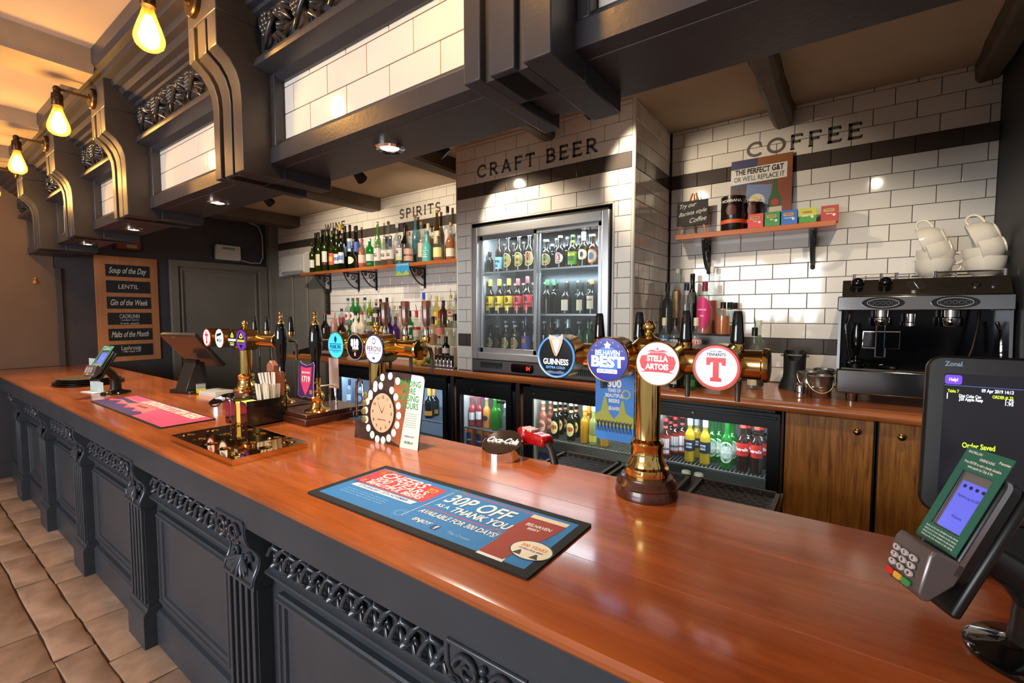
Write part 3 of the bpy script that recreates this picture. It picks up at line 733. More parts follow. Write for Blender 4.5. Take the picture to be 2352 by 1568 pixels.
def sdoor(x0, x1, y):
    d = bpy.data.objects.new('sliding_door', None); COL.objects.link(d); d.parent = df
    z0, z1 = fz0 + .055, fz1 - .07
    for a, c, p, q in ((x0, x0 + .03, z0, z1), (x1 - .035, x1, z0, z1), (x0, x1, z0, z0 + .035), (x0, x1, z1 - .03, z1)):
        D(MB().box(a, c, y, y + .02, p, q)).build('door_frame', ALU, d, bev=.003)
    D(MB().box(x0 + .028, x1 - .033, y + .008, y + .013, z0 + .03, z1 - .028)).build('pane', PANE, d, smooth=0)
    return d
sdoor(fx0 + .055, -1.83, 2.872)
rd = sdoor(-1.872, fx1 - .05, 2.850)
text(rd, 'GAMKO', (-1.42 + 1.862, 2.857 - 2.85, 2.235 - 1.2), XA, ZA, .035, mat('pane_print', (200, 210, 215), .4), fit=.13)
for sz in (1.995, 1.660):
    D(MB().box(fx0 + .03, fx1 - .03, 2.93, 3.38, sz - .010, sz - .002)).build('glass_shelf', glass('shelf_glass', (200, 220, 225), .2), df, smooth=0)
    D(MB().box(fx0 + .03, fx1 - .03, 2.925, 2.932, sz - .012, sz)).build('shelf_edge', ALU, df, smooth=0)
D(MB().box(fx0 + .02, fx1 - .02, 2.90, 3.40, 1.35, 1.358)).build('floor_plate', MIR, df, smooth=0)
D(MB().box(fx0 + .02, fx1 - .02, 2.93, 2.95, fz1 - .055, fz1 - .04)).build('light_strip', mat('cool_led_strip', (225, 240, 255), .4, emit=9), df, smooth=0)
gp = D(MB().prism([(2.838, 1.204), (2.826, 1.216), (2.836, 1.298), (2.90, 1.298), (2.90, 1.204)], fx0 + .005, fx1 - .005)).build('grille_panel', mat('grey_fascia', (84, 86, 90), .4), df, smooth=20)
for sx in (-2.36, -1.58):
    for i in range(15):
        x = sx + i * .0145
        D(MB().prism([(x, 1.222), (x + .008, 1.222), (x + .014, 1.282), (x + .006, 1.282)], 2.8285, 2.8345, 'y')).build('slot', BLK, gp, smooth=0)
D(MB().prism(rrect(.2, .066, .02, 4, -1.955, 1.255), 2.8255, 2.834, 'y')).build('display', BLACKG, gp)
text(gp, '04', (-1.90 + 1.862, 2.8253 - 2.85, .055), XA, ZA, .04, mat('red_led_digits', (255, 40, 30), .5, emit=3), fit=.035)
light('display_fridge_led', 'AREA', (-1.862, 2.955, 2.275), 11, (.86, .95, 1.0), 1.0, (-1.862, 3.08, 1.5), sizey=.03)
light('display_fridge_led_low', 'AREA', (-1.862, 2.955, 1.975), 5, (.86, .95, 1.0), 1.0, (-1.862, 3.08, 1.3), sizey=.03)

# ------------------------------------------------------------------ shelves with iron brackets
def bracket_mesh(L, H, heavy=False):
    b = MB(); r = .008 if not heavy else .012
    b.box(-.01, .01, -L, 0, -.012, 0).box(-.012, .012, -.012, 0, -H, 0)
    arc = [(0, -L + .01 + (L - .02) * (1 - math.cos(t * PI / 2)), -.014 - (H - .03) * math.sin(t * PI / 2) ** 1.6) for t in [i / 12 for i in range(13)]]
    b.tube(arc, r, 6)
    for cy, cz_, r0, sg in ((-L * .38, -.055, .036, 1), (-L * .72, -.036, .02, -1), (-.03, -.10, .022, -1)):
        b.tube([(0, cy + sg * r0 * (1 - .75 * t) * math.cos(2.4 * PI * t), cz_ + r0 * (1 - .75 * t) * math.sin(2.4 * PI * t)) for t in [i / 18 for i in range(19)]], r * .8, 6)
    b.ball((0, -.008, -H), .014, 10, 6)
    if heavy: b.ball((0, -L * .35, -.05), .022, 10, 6, (.6, 1.3, 1)); b.ball((0, -.02, -H * .55), .016, 10, 6, (.7, 1, 1.6))
    return b
BR1 = bracket_mesh(.22, .20).mesh('shelf_bracket', IRON)
BR2 = bracket_mesh(.19, .22, True).mesh('shelf_bracket', IRON)
SHZ = 2.188
s1 = thing('bottle_shelf', 'long wooden wall shelf of bottles below the spirits lettering', 'shelf', (-4.3, YB - .008, SHZ))
MB().box(-5.77 + 4.3, -2.645 + 4.3, -.265, 0, -.036, 0).build('board', BACKWOOD, s1, bev=.004)
for x in (-5.5, -4.90, -4.56, -3.74): put('bracket', BR1, s1, loc=(x + 4.3, 0, -.036))
SHR = 2.214
s2 = thing('bottle_shelf', 'short wooden wall shelf of tea boxes below the coffee lettering', 'shelf', (-.545, YB - .008, SHR))
MB().box(-1.012 + .545, -.08 + .545, -.20, 0, -.036, 0).build('board', BACKWOOD, s2, bev=.004)
for x in (-.83, -.20): put('bracket', BR2, s2, loc=(x + .545, 0, -.036))
# card clipped to the shelf edge
t = thing('shelf_card', 'small blue and yellow promotional card clipped to spirits shelf edge', 'card', (-4.0, 3.292, 2.165))
cx0, cx1 = ony(909, 605, 3.29).x, ony(939, 605, 3.29).x
t.location = ((cx0 + cx1) / 2, 3.290, 2.06); w = cx1 - cx0
CYAN = mat('bright_blue_print', (64, 160, 214), .5); LIME = mat('lime_print', (178, 190, 60), .5)
MB().box(-w / 2, w / 2, 0, .002, 0, .13).build('card', CYAN, t, smooth=0)
patch(t, 'print', [(-w / 2, .002), (w / 2, .002), (w / 2, .02), (w * .3, .05), (0, .015), (-w * .3, .05), (-w / 2, .02)], (0, 0, 0), XA, ZA, LIME)
text(t, '300 YEARS OF BEAUTIFUL BEERS', (0, 0, .112), XA, ZA, .016, WHITE, fit=w * .9)

# ceiling spotlights that wash the tiled walls
SPOTM = mat('spot_black', (16, 16, 17), .45)
LENSM = mat('spot_lens', (255, 246, 230), .3, emit=12)
def ceiling_spot(label, loc, aim, power, angle=75, col=(1, .82, .60)):
    t = thing('ceiling_spotlight', label, 'spotlight', loc, group='ceiling spotlights')
    d = (Vector(aim) - Vector(loc)).normalized(); q = d.to_track_quat('Z', 'Y').to_matrix().to_4x4()
    MB().cyl((0, 0, 0), (0, 0, ZC - loc[2]), .006, n=8).lathe([(.03, ZC - loc[2] - .015), (.03, ZC - loc[2])], 16).build('stem', SPOTM, t)
    MB().lathe([(.0, -.05), (.03, -.05), (.034, -.045), (.046, .05), (.042, .05), (.038, .03)], 22, caps=False).xf(q).build('head', SPOTM, t)
    MB().lathe([(.0385, .03), (.0, .034)], 20, caps=False).xf(q).build('lens', LENSM, t)
    light('spot_beam', 'SPOT', Vector(loc) + d * .06, power, col, .025, aim, angle, .55)
ceiling_spot('black ceiling spotlight in front of the craft beer wall, lens visible', (-2.33, 2.38, 2.80), (-1.95, 2.86, 2.2), 55)
ceiling_spot('black ceiling spotlight behind the second ceiling beam', (-3.28, 2.40, 2.79), (-3.6, 3.5, 2.1), 50, 110)
ceiling_spot('small black ceiling spotlight furthest down the bar', (-4.76, 2.40, 2.80), (-5.0, 3.5, 2.1), 50, 110)
ceiling_spot('black ceiling spotlight half hidden by the canopy above the steel fridge', (-1.205, 2.36, 2.79), (-.75, 3.5, 2.2), 40)
ceiling_spot('black ceiling spotlight over the coffee machine', (.15, 2.0, 2.82), (.05, 3.2, 1.3), 42, 85)
# ------------------------------------------------------------------ bottles: one builder, each bottle with body, cap, label, contents
GL = {}
def gm(c, dens=.3):
    if min(c) > 195 and dens == .3: dens = .07
    k = ('g',) + tuple(c) + (dens,)
    if k not in GL: GL[k] = glass('bottle_glass_%d' % len(GL), c, dens)
    return GL[k]
def pm(c, rough=.45, metal=0):
    return mat('print_%d_%d_%d_%d' % (c[0], c[1], c[2], metal * 10), c, rough, metal)
_bc = {}
SHAPES = {  # body radius, shoulder start, shoulder end, neck radius, total height (metres)
    'beer': (.031, .135, .175, .0135, .235), 'pint': (.036, .145, .195, .0145, .262), 'wine': (.038, .19, .235, .0145, .315),
    'spirit': (.038, .185, .225, .015, .30), 'fat': (.05, .12, .18, .016, .25), 'square': (.043, .19, .215, .016, .285),
    'tall': (.036, .20, .26, .014, .335), 'mini': (.034, .10, .14, .014, .20), 'jug': (.052, .10, .17, .02, .235), 'champ': (.044, .17, .25, .016, .315), 'can': (.033, .11, .117, .027, .122)}
def bottle(name, label, group, loc, shape, glassc, h=None, cap=(30, 30, 30), caph=.03, capr=0, liquid=None, level=.6, labels=(), texts=(), rz=None, dens=.3, neck=None, pour=False, metal=0, opaque=False):
    key = (shape, tuple(glassc), h and round(h, 2), tuple(cap or ()), caph, tuple(liquid or ()), level, tuple(labels), tuple(texts), dens, neck, pour, metal, opaque)
    if rz is None: rz = R(-90 + random.uniform(-14, 14) + (10 if loc[0] < -2.7 else -4))
    if key in _bc:
        c = copy_tree(_bc[key], None, loc, rz, label); c['group'] = group; c.name = name; return c
    r, s0, s1, rn, H = SHAPES[shape]
    k = (h / H) if h else 1
    s0, s1, H = s0 * k, s1 * k, H * k
    t = thing(name, label, 'can' if shape == 'can' else 'bottle', loc, rz, group); _bc[key] = t
    n = 16
    p = [(r * .86, 0), (r, .006), (r, s0 * .5), (r, s0)]
    for i in range(1, 6):
        u = i / 5; p.append((rn + (r - rn) * (.5 + .5 * math.cos(PI * u)), s0 + (s1 - s0) * u))
    p += [(rn, s1 + (H - s1) * .5), (rn, H - .002)]
    if shape == 'square':
        p = [(r * .9, 0), (r, .006), (r, s0), (r * .93, s0 + .012), (rn * 1.3, s1), (rn, s1 + .006), (rn, H - .002)]
    if shape == 'can':
        p = [(r * .84, 0), (r, .008), (r, s0), (rn, s1), (rn, H), (rn * .9, H - .004)]
        MB().lathe(p, 18).build('body', pm(glassc, .3, .6), t)
    else:
        gmt = pm(glassc, .2) if opaque else gm(glassc, dens)
        MB().lathe(p, n if shape != 'square' else 14).build('body', gmt, t)
    if liquid:
        rl = r * .93; lv = H * level; q = [(rl * .85, .006), (rl, .01), (rl, min(lv, s0))]
        if lv > s0:
            for i in range(1, 5):
                z = s0 + (min(lv, s1) - s0) * i / 4; u = (z - s0) / (s1 - s0)
                q.append(((rn + (r - rn) * (.5 + .5 * math.cos(PI * u))) * .92, z))
        q.append((0, q[-1][1]))
        MB().lathe(q, n).build('contents', pm(liquid, .25) if dens > .5 else gm(liquid, .8), t)
    if cap:
        cr = (rn + .0022) if not capr else capr
        MB().lathe([(cr, H - caph), (cr, H - .003), (cr * .88, H + .002), (0, H + .002)], 14).build('cap', pm(cap, .3, metal), t)
    if pour: MB().tube([(0, 0, H), (0, 0, H + .03), (.012, 0, H + .065)], [.006, .004, .0025], 8).build('pourer', CHROME, t)
    if neck: MB().lathe([(rn + .001, s1 + .004), (rn + .001, s1 + neck[1])], 14, caps=False).build('neck_label', pm(neck[0]), t)
    for (z0, z1, c, arc) in labels:
        rr_ = r + .0008
        if arc >= 360: MB().lathe([(rr_, z0 * k), (rr_, z1 * k)], 18, caps=False).build('paper_label', pm(c), t)
        elif arc < 0:    # oval
            a = R(-arc) / 2; zc, hz = (z0 + z1) / 2 * k, (z1 - z0) / 2 * k
            wrap_patch(t, 'paper_label', rr_ + .0004, -a, a, 0, 0, pm(c), 12, lambda u: (zc - hz * math.sqrt(max(0, 1 - (2 * u - 1) ** 2)), zc + hz * math.sqrt(max(0, 1 - (2 * u - 1) ** 2))))
        else: wrap_patch(t, 'paper_label', rr_, -R(arc) / 2, R(arc) / 2, z0 * k, z1 * k, pm(c), 10)
    for (s, z, size, c) in texts:
        text(t, s, (r, 0, z * k), XA, ZA, size, pm(c), wrap=r + .0016, bold=.03)
    return t
ORD = ['first', 'second', 'third', 'fourth', 'fifth', 'sixth', 'seventh', 'eighth', 'ninth', 'tenth', 'eleventh', 'twelfth', 'thirteenth', 'fourteenth', 'fifteenth', 'sixteenth', 'seventeenth', 'eighteenth', 'nineteenth', 'twentieth']
def row(specs, conv, y, z, group, where, name='bottle', lim=None):
    """specs: (zoom x, zoom top y, description, kwargs)"""
    n = len(specs); last = []
    for i, (x, ty, d, kw) in enumerate(sorted(specs, key=lambda s: s[0])):
        kw = dict(kw); yy = kw.pop('y', y)
        p = conv(x, ty); P = ony(p[0], p[1], yy)
        r_ = SHAPES[kw['shape']][0]
        for q in range(3):
            if any(abs(P.x - a) < r_ + b + .002 and abs(yy - c) < r_ + b + .002 for a, b, c in last): yy += .03; P = ony(p[0], p[1], yy)
        if lim: P.x = min(max(P.x, lim[0] + r_), lim[1] - r_)
        last.append((P.x, r_, yy))
        hh = kw.pop('hh', None) or max(.1, P.z - z)
        lab = '%s, %s %s' % (d, ORD[n - 1 - i], where)
        bottle(kw.pop('name', name), lab, group, (P.x, yy, z), kw.pop('shape'), kw.pop('g'), hh, **kw)
DK, GRN, CLR, AMB, BRN = (22, 26, 18), (62, 84, 22), (214, 222, 220), (190, 110, 40), (70, 36, 16)
cA = lambda x, y: (640 + x / 5.6, 380 + y / 5.6)
def L(z0, z1, c, arc=150): return (z0, z1, c, arc)
CREAMC, WHT = (226, 214, 184), (232, 230, 224)
front = [
 (430, 985, 'green wine bottle with white label', dict(shape='wine', g=GRN, cap=(30, 40, 16), labels=(L(.05, .13, WHT),), liquid=(40, 44, 10))),
 (510, 860, 'tall green wine bottle with cream label', dict(shape='wine', g=GRN, cap=(20, 22, 18), caph=.06, labels=(L(.05, .14, CREAMC),), liquid=(36, 40, 10))),
 (590, 825, 'green wine bottle with white and burgundy label', dict(shape='wine', g=GRN, cap=(20, 20, 18), caph=.06, labels=(L(.07, .15, WHT), L(.05, .07, (96, 40, 50))), liquid=(40, 44, 8))),
 (680, 885, 'green wine bottle with red and yellow label', dict(shape='wine', g=GRN, cap=(90, 110, 50), labels=(L(.05, .15, (214, 90, 70)), L(.08, .12, (226, 190, 80), 90)), liquid=(60, 70, 10))),
 (745, 912, 'amber green wine bottle with blue and white label', dict(shape='wine', g=(60, 70, 20), cap=(120, 110, 50), labels=(L(.06, .15, (210, 220, 230)), L(.09, .12, (50, 100, 180), 110)))),
 (805, 902, 'dark wine bottle with blue and white label', dict(shape='wine', g=DK, dens=.6, cap=(110, 110, 90), labels=(L(.06, .16, (214, 222, 230)), L(.09, .13, (50, 100, 180), 110)))),
 (948, 1032, 'stout dark bottle with cream diamond label', dict(shape='fat', g=DK, dens=.6, cap=(26, 24, 20), labels=(L(.05, .13, (226, 218, 190), -130),))),
 (1070, 952, 'orange liqueur bottle with red cap and pale label', dict(shape='square', g=CLR, cap=(200, 40, 50), liquid=(200, 110, 40), level=.75, labels=(L(.05, .13, (226, 196, 186), 360), L(.03, .05, (200, 60, 60), 360)))),
 (1170, 942, 'bright green bottle with silver cap and white label', dict(shape='square', g=(30, 140, 60), cap=(200, 200, 196), metal=.8, labels=(L(.06, .13, (220, 224, 220), 360), L(.02, .045, (40, 120, 70), 360)))),
 (1270, 892, 'clear gin bottle with steel stopper, large white label', dict(shape='square', g=CLR, cap=(150, 150, 150), metal=.9, caph=.05, labels=(L(.05, .16, (222, 214, 210), 200),), texts=(('EG', .10, .05, (30, 30, 34)),))),
 (1362, 912, 'slim clear gin bottle with brown contents and white label', dict(shape='square', g=CLR, cap=(150, 150, 150), metal=.9, liquid=(110, 50, 30), level=.2, labels=(L(.06, .15, (222, 216, 210), 180),), texts=(('EG', .10, .045, (30, 30, 34)),))),
 (1437, 907, 'clear gin bottle with amber contents and white label', dict(shape='square', g=CLR, cap=(150, 150, 150), metal=.9, liquid=(150, 90, 50), level=.26, labels=(L(.06, .15, (222, 216, 210), 200),), texts=(('EG', .10, .045, (30, 30, 34)),))),
 (1555, 902, 'clear gin bottle with pale green label', dict(shape='square', g=CLR, cap=(150, 150, 150), metal=.9, labels=(L(.08, .16, (222, 216, 210), 160), L(.04, .08, (200, 214, 170), 160)), texts=(('EG', .12, .04, (30, 30, 34)),))),
 (1668, 858, 'clear bottle with wooden stopper and blush banded label', dict(shape='jug', g=CLR, cap=(150, 110, 80), labels=(L(.02, .11, (206, 166, 150), 220), L(.055, .068, (60, 40, 40), 200)))),
 (1905, 850, 'opaque turquoise bottle with white print', dict(shape='jug', g=(92, 186, 186), cap=(70, 120, 130), opaque=True, texts=(('BRUICHLADDICH', .085, .011, (240, 240, 240)), ('The', .07, .02, (240, 240, 240)), ('Classic', .055, .02, (240, 240, 240)), ('Laddie', .038, .022, (240, 240, 240))))),
 (2050, 842, 'whisky bottle with pale yellow label and cream stopper', dict(shape='fat', g=CLR, cap=(214, 206, 180), caph=.05, liquid=AMB, level=.4, labels=(L(.03, .11, (230, 224, 150), 170),))),
 (2215, 735, 'amber whisky bottle with cream label and cork stopper', dict(shape='fat', g=CLR, cap=(190, 130, 80), liquid=(204, 110, 30), level=.6, labels=(L(.02, .075, (236, 226, 196), 200),)))]
row(front, cA, 3.37, SHZ, 'bottles on the spirits shelf', 'from the chimney, shelf front', 'spirit_bottle')
backr = [
 (475, 870, 'dark wine bottle', dict(shape='wine', g=DK, dens=.6, cap=(24, 24, 22), caph=.06)),
 (560, 830, 'dark wine bottle with black foil', dict(shape='wine', g=DK, dens=.6, cap=(20, 20, 20), caph=.06, labels=(L(.06, .14, WHT),))),
 (640, 820, 'dark wine bottle with small gold mark', dict(shape='wine', g=DK, dens=.6, cap=(24, 24, 22), caph=.06, labels=(L(.08, .11, (190, 160, 90), 60),))),
 (712, 805, 'tall dark wine bottle', dict(shape='wine', g=DK, dens=.6, cap=(24, 24, 24), caph=.07)),
 (785, 762, 'dark wine bottle with yellow foil', dict(shape='wine', g=DK, dens=.6, cap=(222, 176, 40), caph=.075)),
 (852, 778, 'dark wine bottle with grey-black foil', dict(shape='wine', g=DK, dens=.6, cap=(40, 38, 36), caph=.07, labels=(L(.10, .17, (70, 120, 180)),))),
 (915, 766, 'dark wine bottle with blue picture label', dict(shape='wine', g=DK, dens=.6, cap=(24, 24, 24), caph=.07, labels=(L(.13, .22, (206, 216, 224)), L(.15, .20, (60, 110, 180), 100)))),
 (1000, 778, 'dark wine bottle with royal blue label', dict(shape='wine', g=DK, dens=.6, cap=(26, 26, 26), caph=.07, labels=(L(.13, .20, (60, 90, 190)),))),
 (1270, 726, 'tall green gin bottle with silver cap', dict(shape='tall', g=(120, 190, 70), cap=(206, 206, 196), metal=.7, labels=(L(.1, .13, (180, 40, 40), 60),))),
 (1410, 722, 'clear bottle with navy label and brown stopper', dict(shape='spirit', g=CLR, cap=(110, 80, 60), labels=(L(.13, .20, (40, 46, 110), 220),))),
 (1520, 732, 'clear bottle with white cap and grey label', dict(shape='spirit', g=CLR, cap=(214, 214, 220), caph=.06, labels=(L(.08, .17, (190, 190, 200), 200),))),
 (1620, 745, 'black opaque bottle', dict(shape='fat', g=(14, 14, 14), opaque=True, cap=(20, 20, 20), caph=.06)),
 (1755, 638, 'tall teal-tinted bottle with wooden stopper', dict(shape='tall', g=(120, 180, 196), cap=(170, 90, 50), liquid=(70, 140, 160), level=.5)),
 (1832, 728, 'clear bottle with cream label and wooden stopper', dict(shape='spirit', g=CLR, cap=(180, 110, 60), liquid=(120, 60, 30), level=.15, labels=(L(.05, .15, (226, 206, 170), 180),))),
 (1922, 748, 'amber whisky bottle with cream foil', dict(shape='spirit', g=CLR, cap=(220, 206, 170), caph=.06, liquid=AMB, level=.7)),
 (2035, 575, 'tall dark amber bottle with tan stopper', dict(shape='tall', g=(110, 80, 20), cap=(190, 120, 60), labels=(L(.12, .2, (214, 200, 160), 100),), liquid=(120, 70, 10), level=.7)),
 (2172, 528, 'tall smoky clear bottle with black cap', dict(shape='tall', g=(200, 204, 206), cap=(24, 22, 24), caph=.06, labels=(L(.12, .19, (206, 196, 190), 160),), liquid=AMB, level=.3))]
row(backr, cA, 3.485, SHZ, 'bottles on the spirits shelf', 'from the chimney, shelf back', 'spirit_bottle')

# counter below the spirits shelf
ZR, ZR2 = 1.52, 1.36
CRR = mat('cream_riser', (214, 200, 176), .5)
tag(MB().box(-5.2, -2.66, 3.36, 3.55, ZB, ZR).build('bottle_riser', CRR, bev=.004), 'tall cream step under the rear bottles on the back counter', 'riser')
tag(MB().box(-5.2, -2.66, 3.11, 3.357, ZB, ZR2).build('bottle_riser', CRR, bev=.004), 'lower cream step under the front bottles on the back counter', 'riser')
cB = lambda x, y: (720 + x / 6.8176, 620 + y / 6.8176)
rb = [
 (440, 605, 'clear bottle with navy cap', dict(shape='spirit', g=CLR, cap=(30, 34, 50), liquid=(160, 120, 110), level=.5)),
 (540, 442, 'clear vermouth bottle with navy cap and round label', dict(shape='spirit', g=CLR, cap=(50, 70, 120), labels=(L(.06, .15, WHT, -150), L(.085, .125, (190, 50, 50), -50)))),
 (617, 440, 'green vermouth bottle with green cap', dict(shape='spirit', g=(60, 160, 80), cap=(30, 110, 60), labels=(L(.06, .15, WHT, -150), L(.085, .125, (190, 50, 50), -50)))),
 (690, 435, 'green vermouth bottle with red cap, half full', dict(shape='spirit', g=(60, 150, 80), cap=(160, 50, 50), liquid=(40, 26, 20), level=.55, labels=(L(.06, .15, WHT, -150),))),
 (805, 430, 'clear bottle with black pourer', dict(shape='spirit', g=(220, 226, 210), cap=(26, 26, 28), labels=(L(.06, .12, (210, 200, 200)),), pour=True)),
 (880, 466, 'olive green bottle with white label', dict(shape='wine', g=(150, 170, 40), cap=(190, 200, 180), liquid=(130, 140, 20), level=.55, labels=(L(.05, .12, WHT),))),
 (980, 455, 'clear bottle with dark red neck and cream label', dict(shape='spirit', g=CLR, cap=(200, 160, 150), liquid=(60, 20, 16), level=.7, labels=(L(.10, .14, (230, 224, 210)),), neck=((110, 40, 40), .03))),
 (1050, 455, 'slim black bottle with dark red label', dict(shape='wine', g=DK, dens=.6, cap=(20, 20, 20), labels=(L(.07, .12, (120, 30, 40)),))),
 (1150, 432, 'tall dark bottle with blue slanted label', dict(shape='tall', g=DK, dens=.6, cap=(24, 22, 22), caph=.06, labels=(L(.10, .2, (40, 70, 170)),))),
 (1262, 560, 'clear bottle with tan stopper', dict(shape='spirit', g=CLR, cap=(190, 150, 120))),
 (1365, 560, 'clear bottle with amber tint behind tap handle', dict(shape='spirit', g=(224, 190, 160), cap=(60, 50, 40))),
 (1725, 358, 'tall frosted bottle with blue cap', dict(shape='tall', g=(224, 226, 232), cap=(40, 80, 190), caph=.07, dens=.5)),
 (1830, 395, 'tall clear bottle with white cap', dict(shape='tall', g=CLR, cap=(214, 206, 196))),
 (1925, 412, 'yellow liqueur bottle with gold cap', dict(shape='spirit', g=(230, 214, 120), cap=(220, 190, 80), caph=.045, labels=(L(.03, .15, (236, 200, 50)), L(.07, .11, (200, 60, 40), -60)))),
 (2035, 478, 'brown rum bottle with black cap', dict(shape='spirit', g=(90, 40, 20), cap=(40, 30, 24), caph=.05)),
 (2150, 392, 'clear rum bottle with gold neck and pourer', dict(shape='tall', g=(230, 226, 200), cap=(200, 160, 70), labels=(L(.07, .17, (230, 216, 190)), L(.14, .17, (190, 50, 60), -60)), texts=(('CARDI', .12, .025, (60, 50, 40)),), pour=True)),
 (2225, 440, 'clear bottle with steel pourer', dict(shape='spirit', g=CLR, cap=(160, 160, 160), metal=.8, pour=True))]
row(rb, cB, 3.46, ZR, 'bottles on the back counter', 'from the chimney on step', 'spirit_bottle')
rf = [
 (180, 680, 'round dark brown liqueur bottle with red top', dict(shape='jug', g=(40, 24, 14), dens=.6, cap=(170, 30, 40), caph=.012, texts=())),
 (318, 660, 'slim blush pink bottle', dict(shape='spirit', g=(226, 190, 180), cap=(220, 170, 160), caph=.06)),
 (340, 772, 'amber bottle with orange cap', dict(shape='spirit', g=(150, 60, 30), cap=(220, 110, 40), caph=.05)),
 (440, 748, 'round dark bottle with red cap and pale label', dict(shape='jug', g=(40, 20, 14), dens=.6, cap=(180, 40, 50), caph=.05, labels=(L(.03, .07, (210, 190, 170)),))),
 (560, 860, 'short green bottle', dict(shape='beer', g=(50, 110, 40), cap=(40, 60, 30))),
 (660, 645, 'white ceramic rum bottle with black stopper', dict(shape='fat', g=(232, 222, 206), opaque=True, cap=(40, 28, 28), caph=.045, texts=(('MALIBU', .07, .022, (60, 50, 46)),))),
 (752, 655, 'cream ceramic bottle with silver label and red neck', dict(shape='jug', g=(226, 210, 180), opaque=True, cap=(170, 60, 50), caph=.03, labels=(L(.02, .10, (170, 170, 176), 90),), pour=True)),
 (855, 712, 'clear bottle with purple berry label', dict(shape='fat', g=CLR, cap=(120, 120, 130), liquid=(40, 20, 40), level=.4, labels=(L(.02, .09, (90, 50, 110)),))),
 (1190, 735, 'deep purple bottle beside tap handle', dict(shape='spirit', g=(60, 30, 90), cap=(70, 60, 90))),
 (1280, 732, 'violet liqueur bottle with dark stopper', dict(shape='fat', g=(96, 50, 130), cap=(90, 50, 50), texts=(('HEY BIRDS', .04, .014, (220, 210, 230)),))),
 (1345, 850, 'clear bottle with black and white label', dict(shape='spirit', g=CLR, cap=(200, 200, 200), labels=(L(.06, .12, (230, 230, 230)), L(.08, .1, (40, 40, 40), 80)))),
 (1505, 640, 'green bottle with black pourer and white label', dict(shape='spirit', g=(30, 130, 70), cap=(22, 26, 24), caph=.06, labels=(L(.05, .08, WHT), L(.15, .17, WHT, 360)), pour=True)),
 (1612, 640, 'clear vodka bottle with red cap', dict(shape='spirit', g=CLR, cap=(214, 40, 40), caph=.065, labels=(L(.13, .155, (190, 40, 40), 360), L(.07, .13, (214, 196, 190))), pour=True)),
 (1740, 840, 'clear bottle half hidden by tap handle', dict(shape='spirit', g=CLR, cap=(200, 200, 190))),
 (1872, 728, 'amber bottle with tall black cap', dict(shape='spirit', g=(210, 190, 150), cap=(24, 22, 22), caph=.07, liquid=AMB, level=.4)),
 (1985, 640, 'clear bottle with dark red cap and coral label', dict(shape='fat', g=CLR, cap=(120, 20, 40), caph=.07, labels=(L(.08, .13, (220, 130, 110)),))),
 (2110, 780, 'clear bottle with silver screw cap', dict(shape='spirit', g=CLR, cap=(190, 190, 190), metal=.8)),
 (2215, 690, 'clear bottle with black cap at the tiled corner', dict(shape='spirit', g=CLR, cap=(20, 20, 20), caph=.06))]
row(rf, cB, 3.20, ZR2, 'bottles on the back counter', 'from the chimney along counter', 'spirit_bottle')
bottle('spirit_bottle', 'short dark bottle with square white label standing before the steel beakers', 'bottles on the back counter', (ony(*cB(2075, 1000), 2.98).x, 2.98, ZB + .09), 'mini', DK, .17, cap=(20, 18, 18), caph=.05, labels=(L(.03, .085, (232, 220, 214), 200),), dens=.6)
bottle('spirit_bottle', 'flavoured spirit bottle with red and brown patterned label near the steel beakers', 'bottles on the back counter', (ony(*cB(1960, 1000), 3.02).x, 3.02, ZB), 'spirit', CLR, .26, cap=(160, 40, 30), caph=.02, labels=(L(.05, .17, (130, 70, 50), 360),), liquid=(120, 50, 20), level=.6)

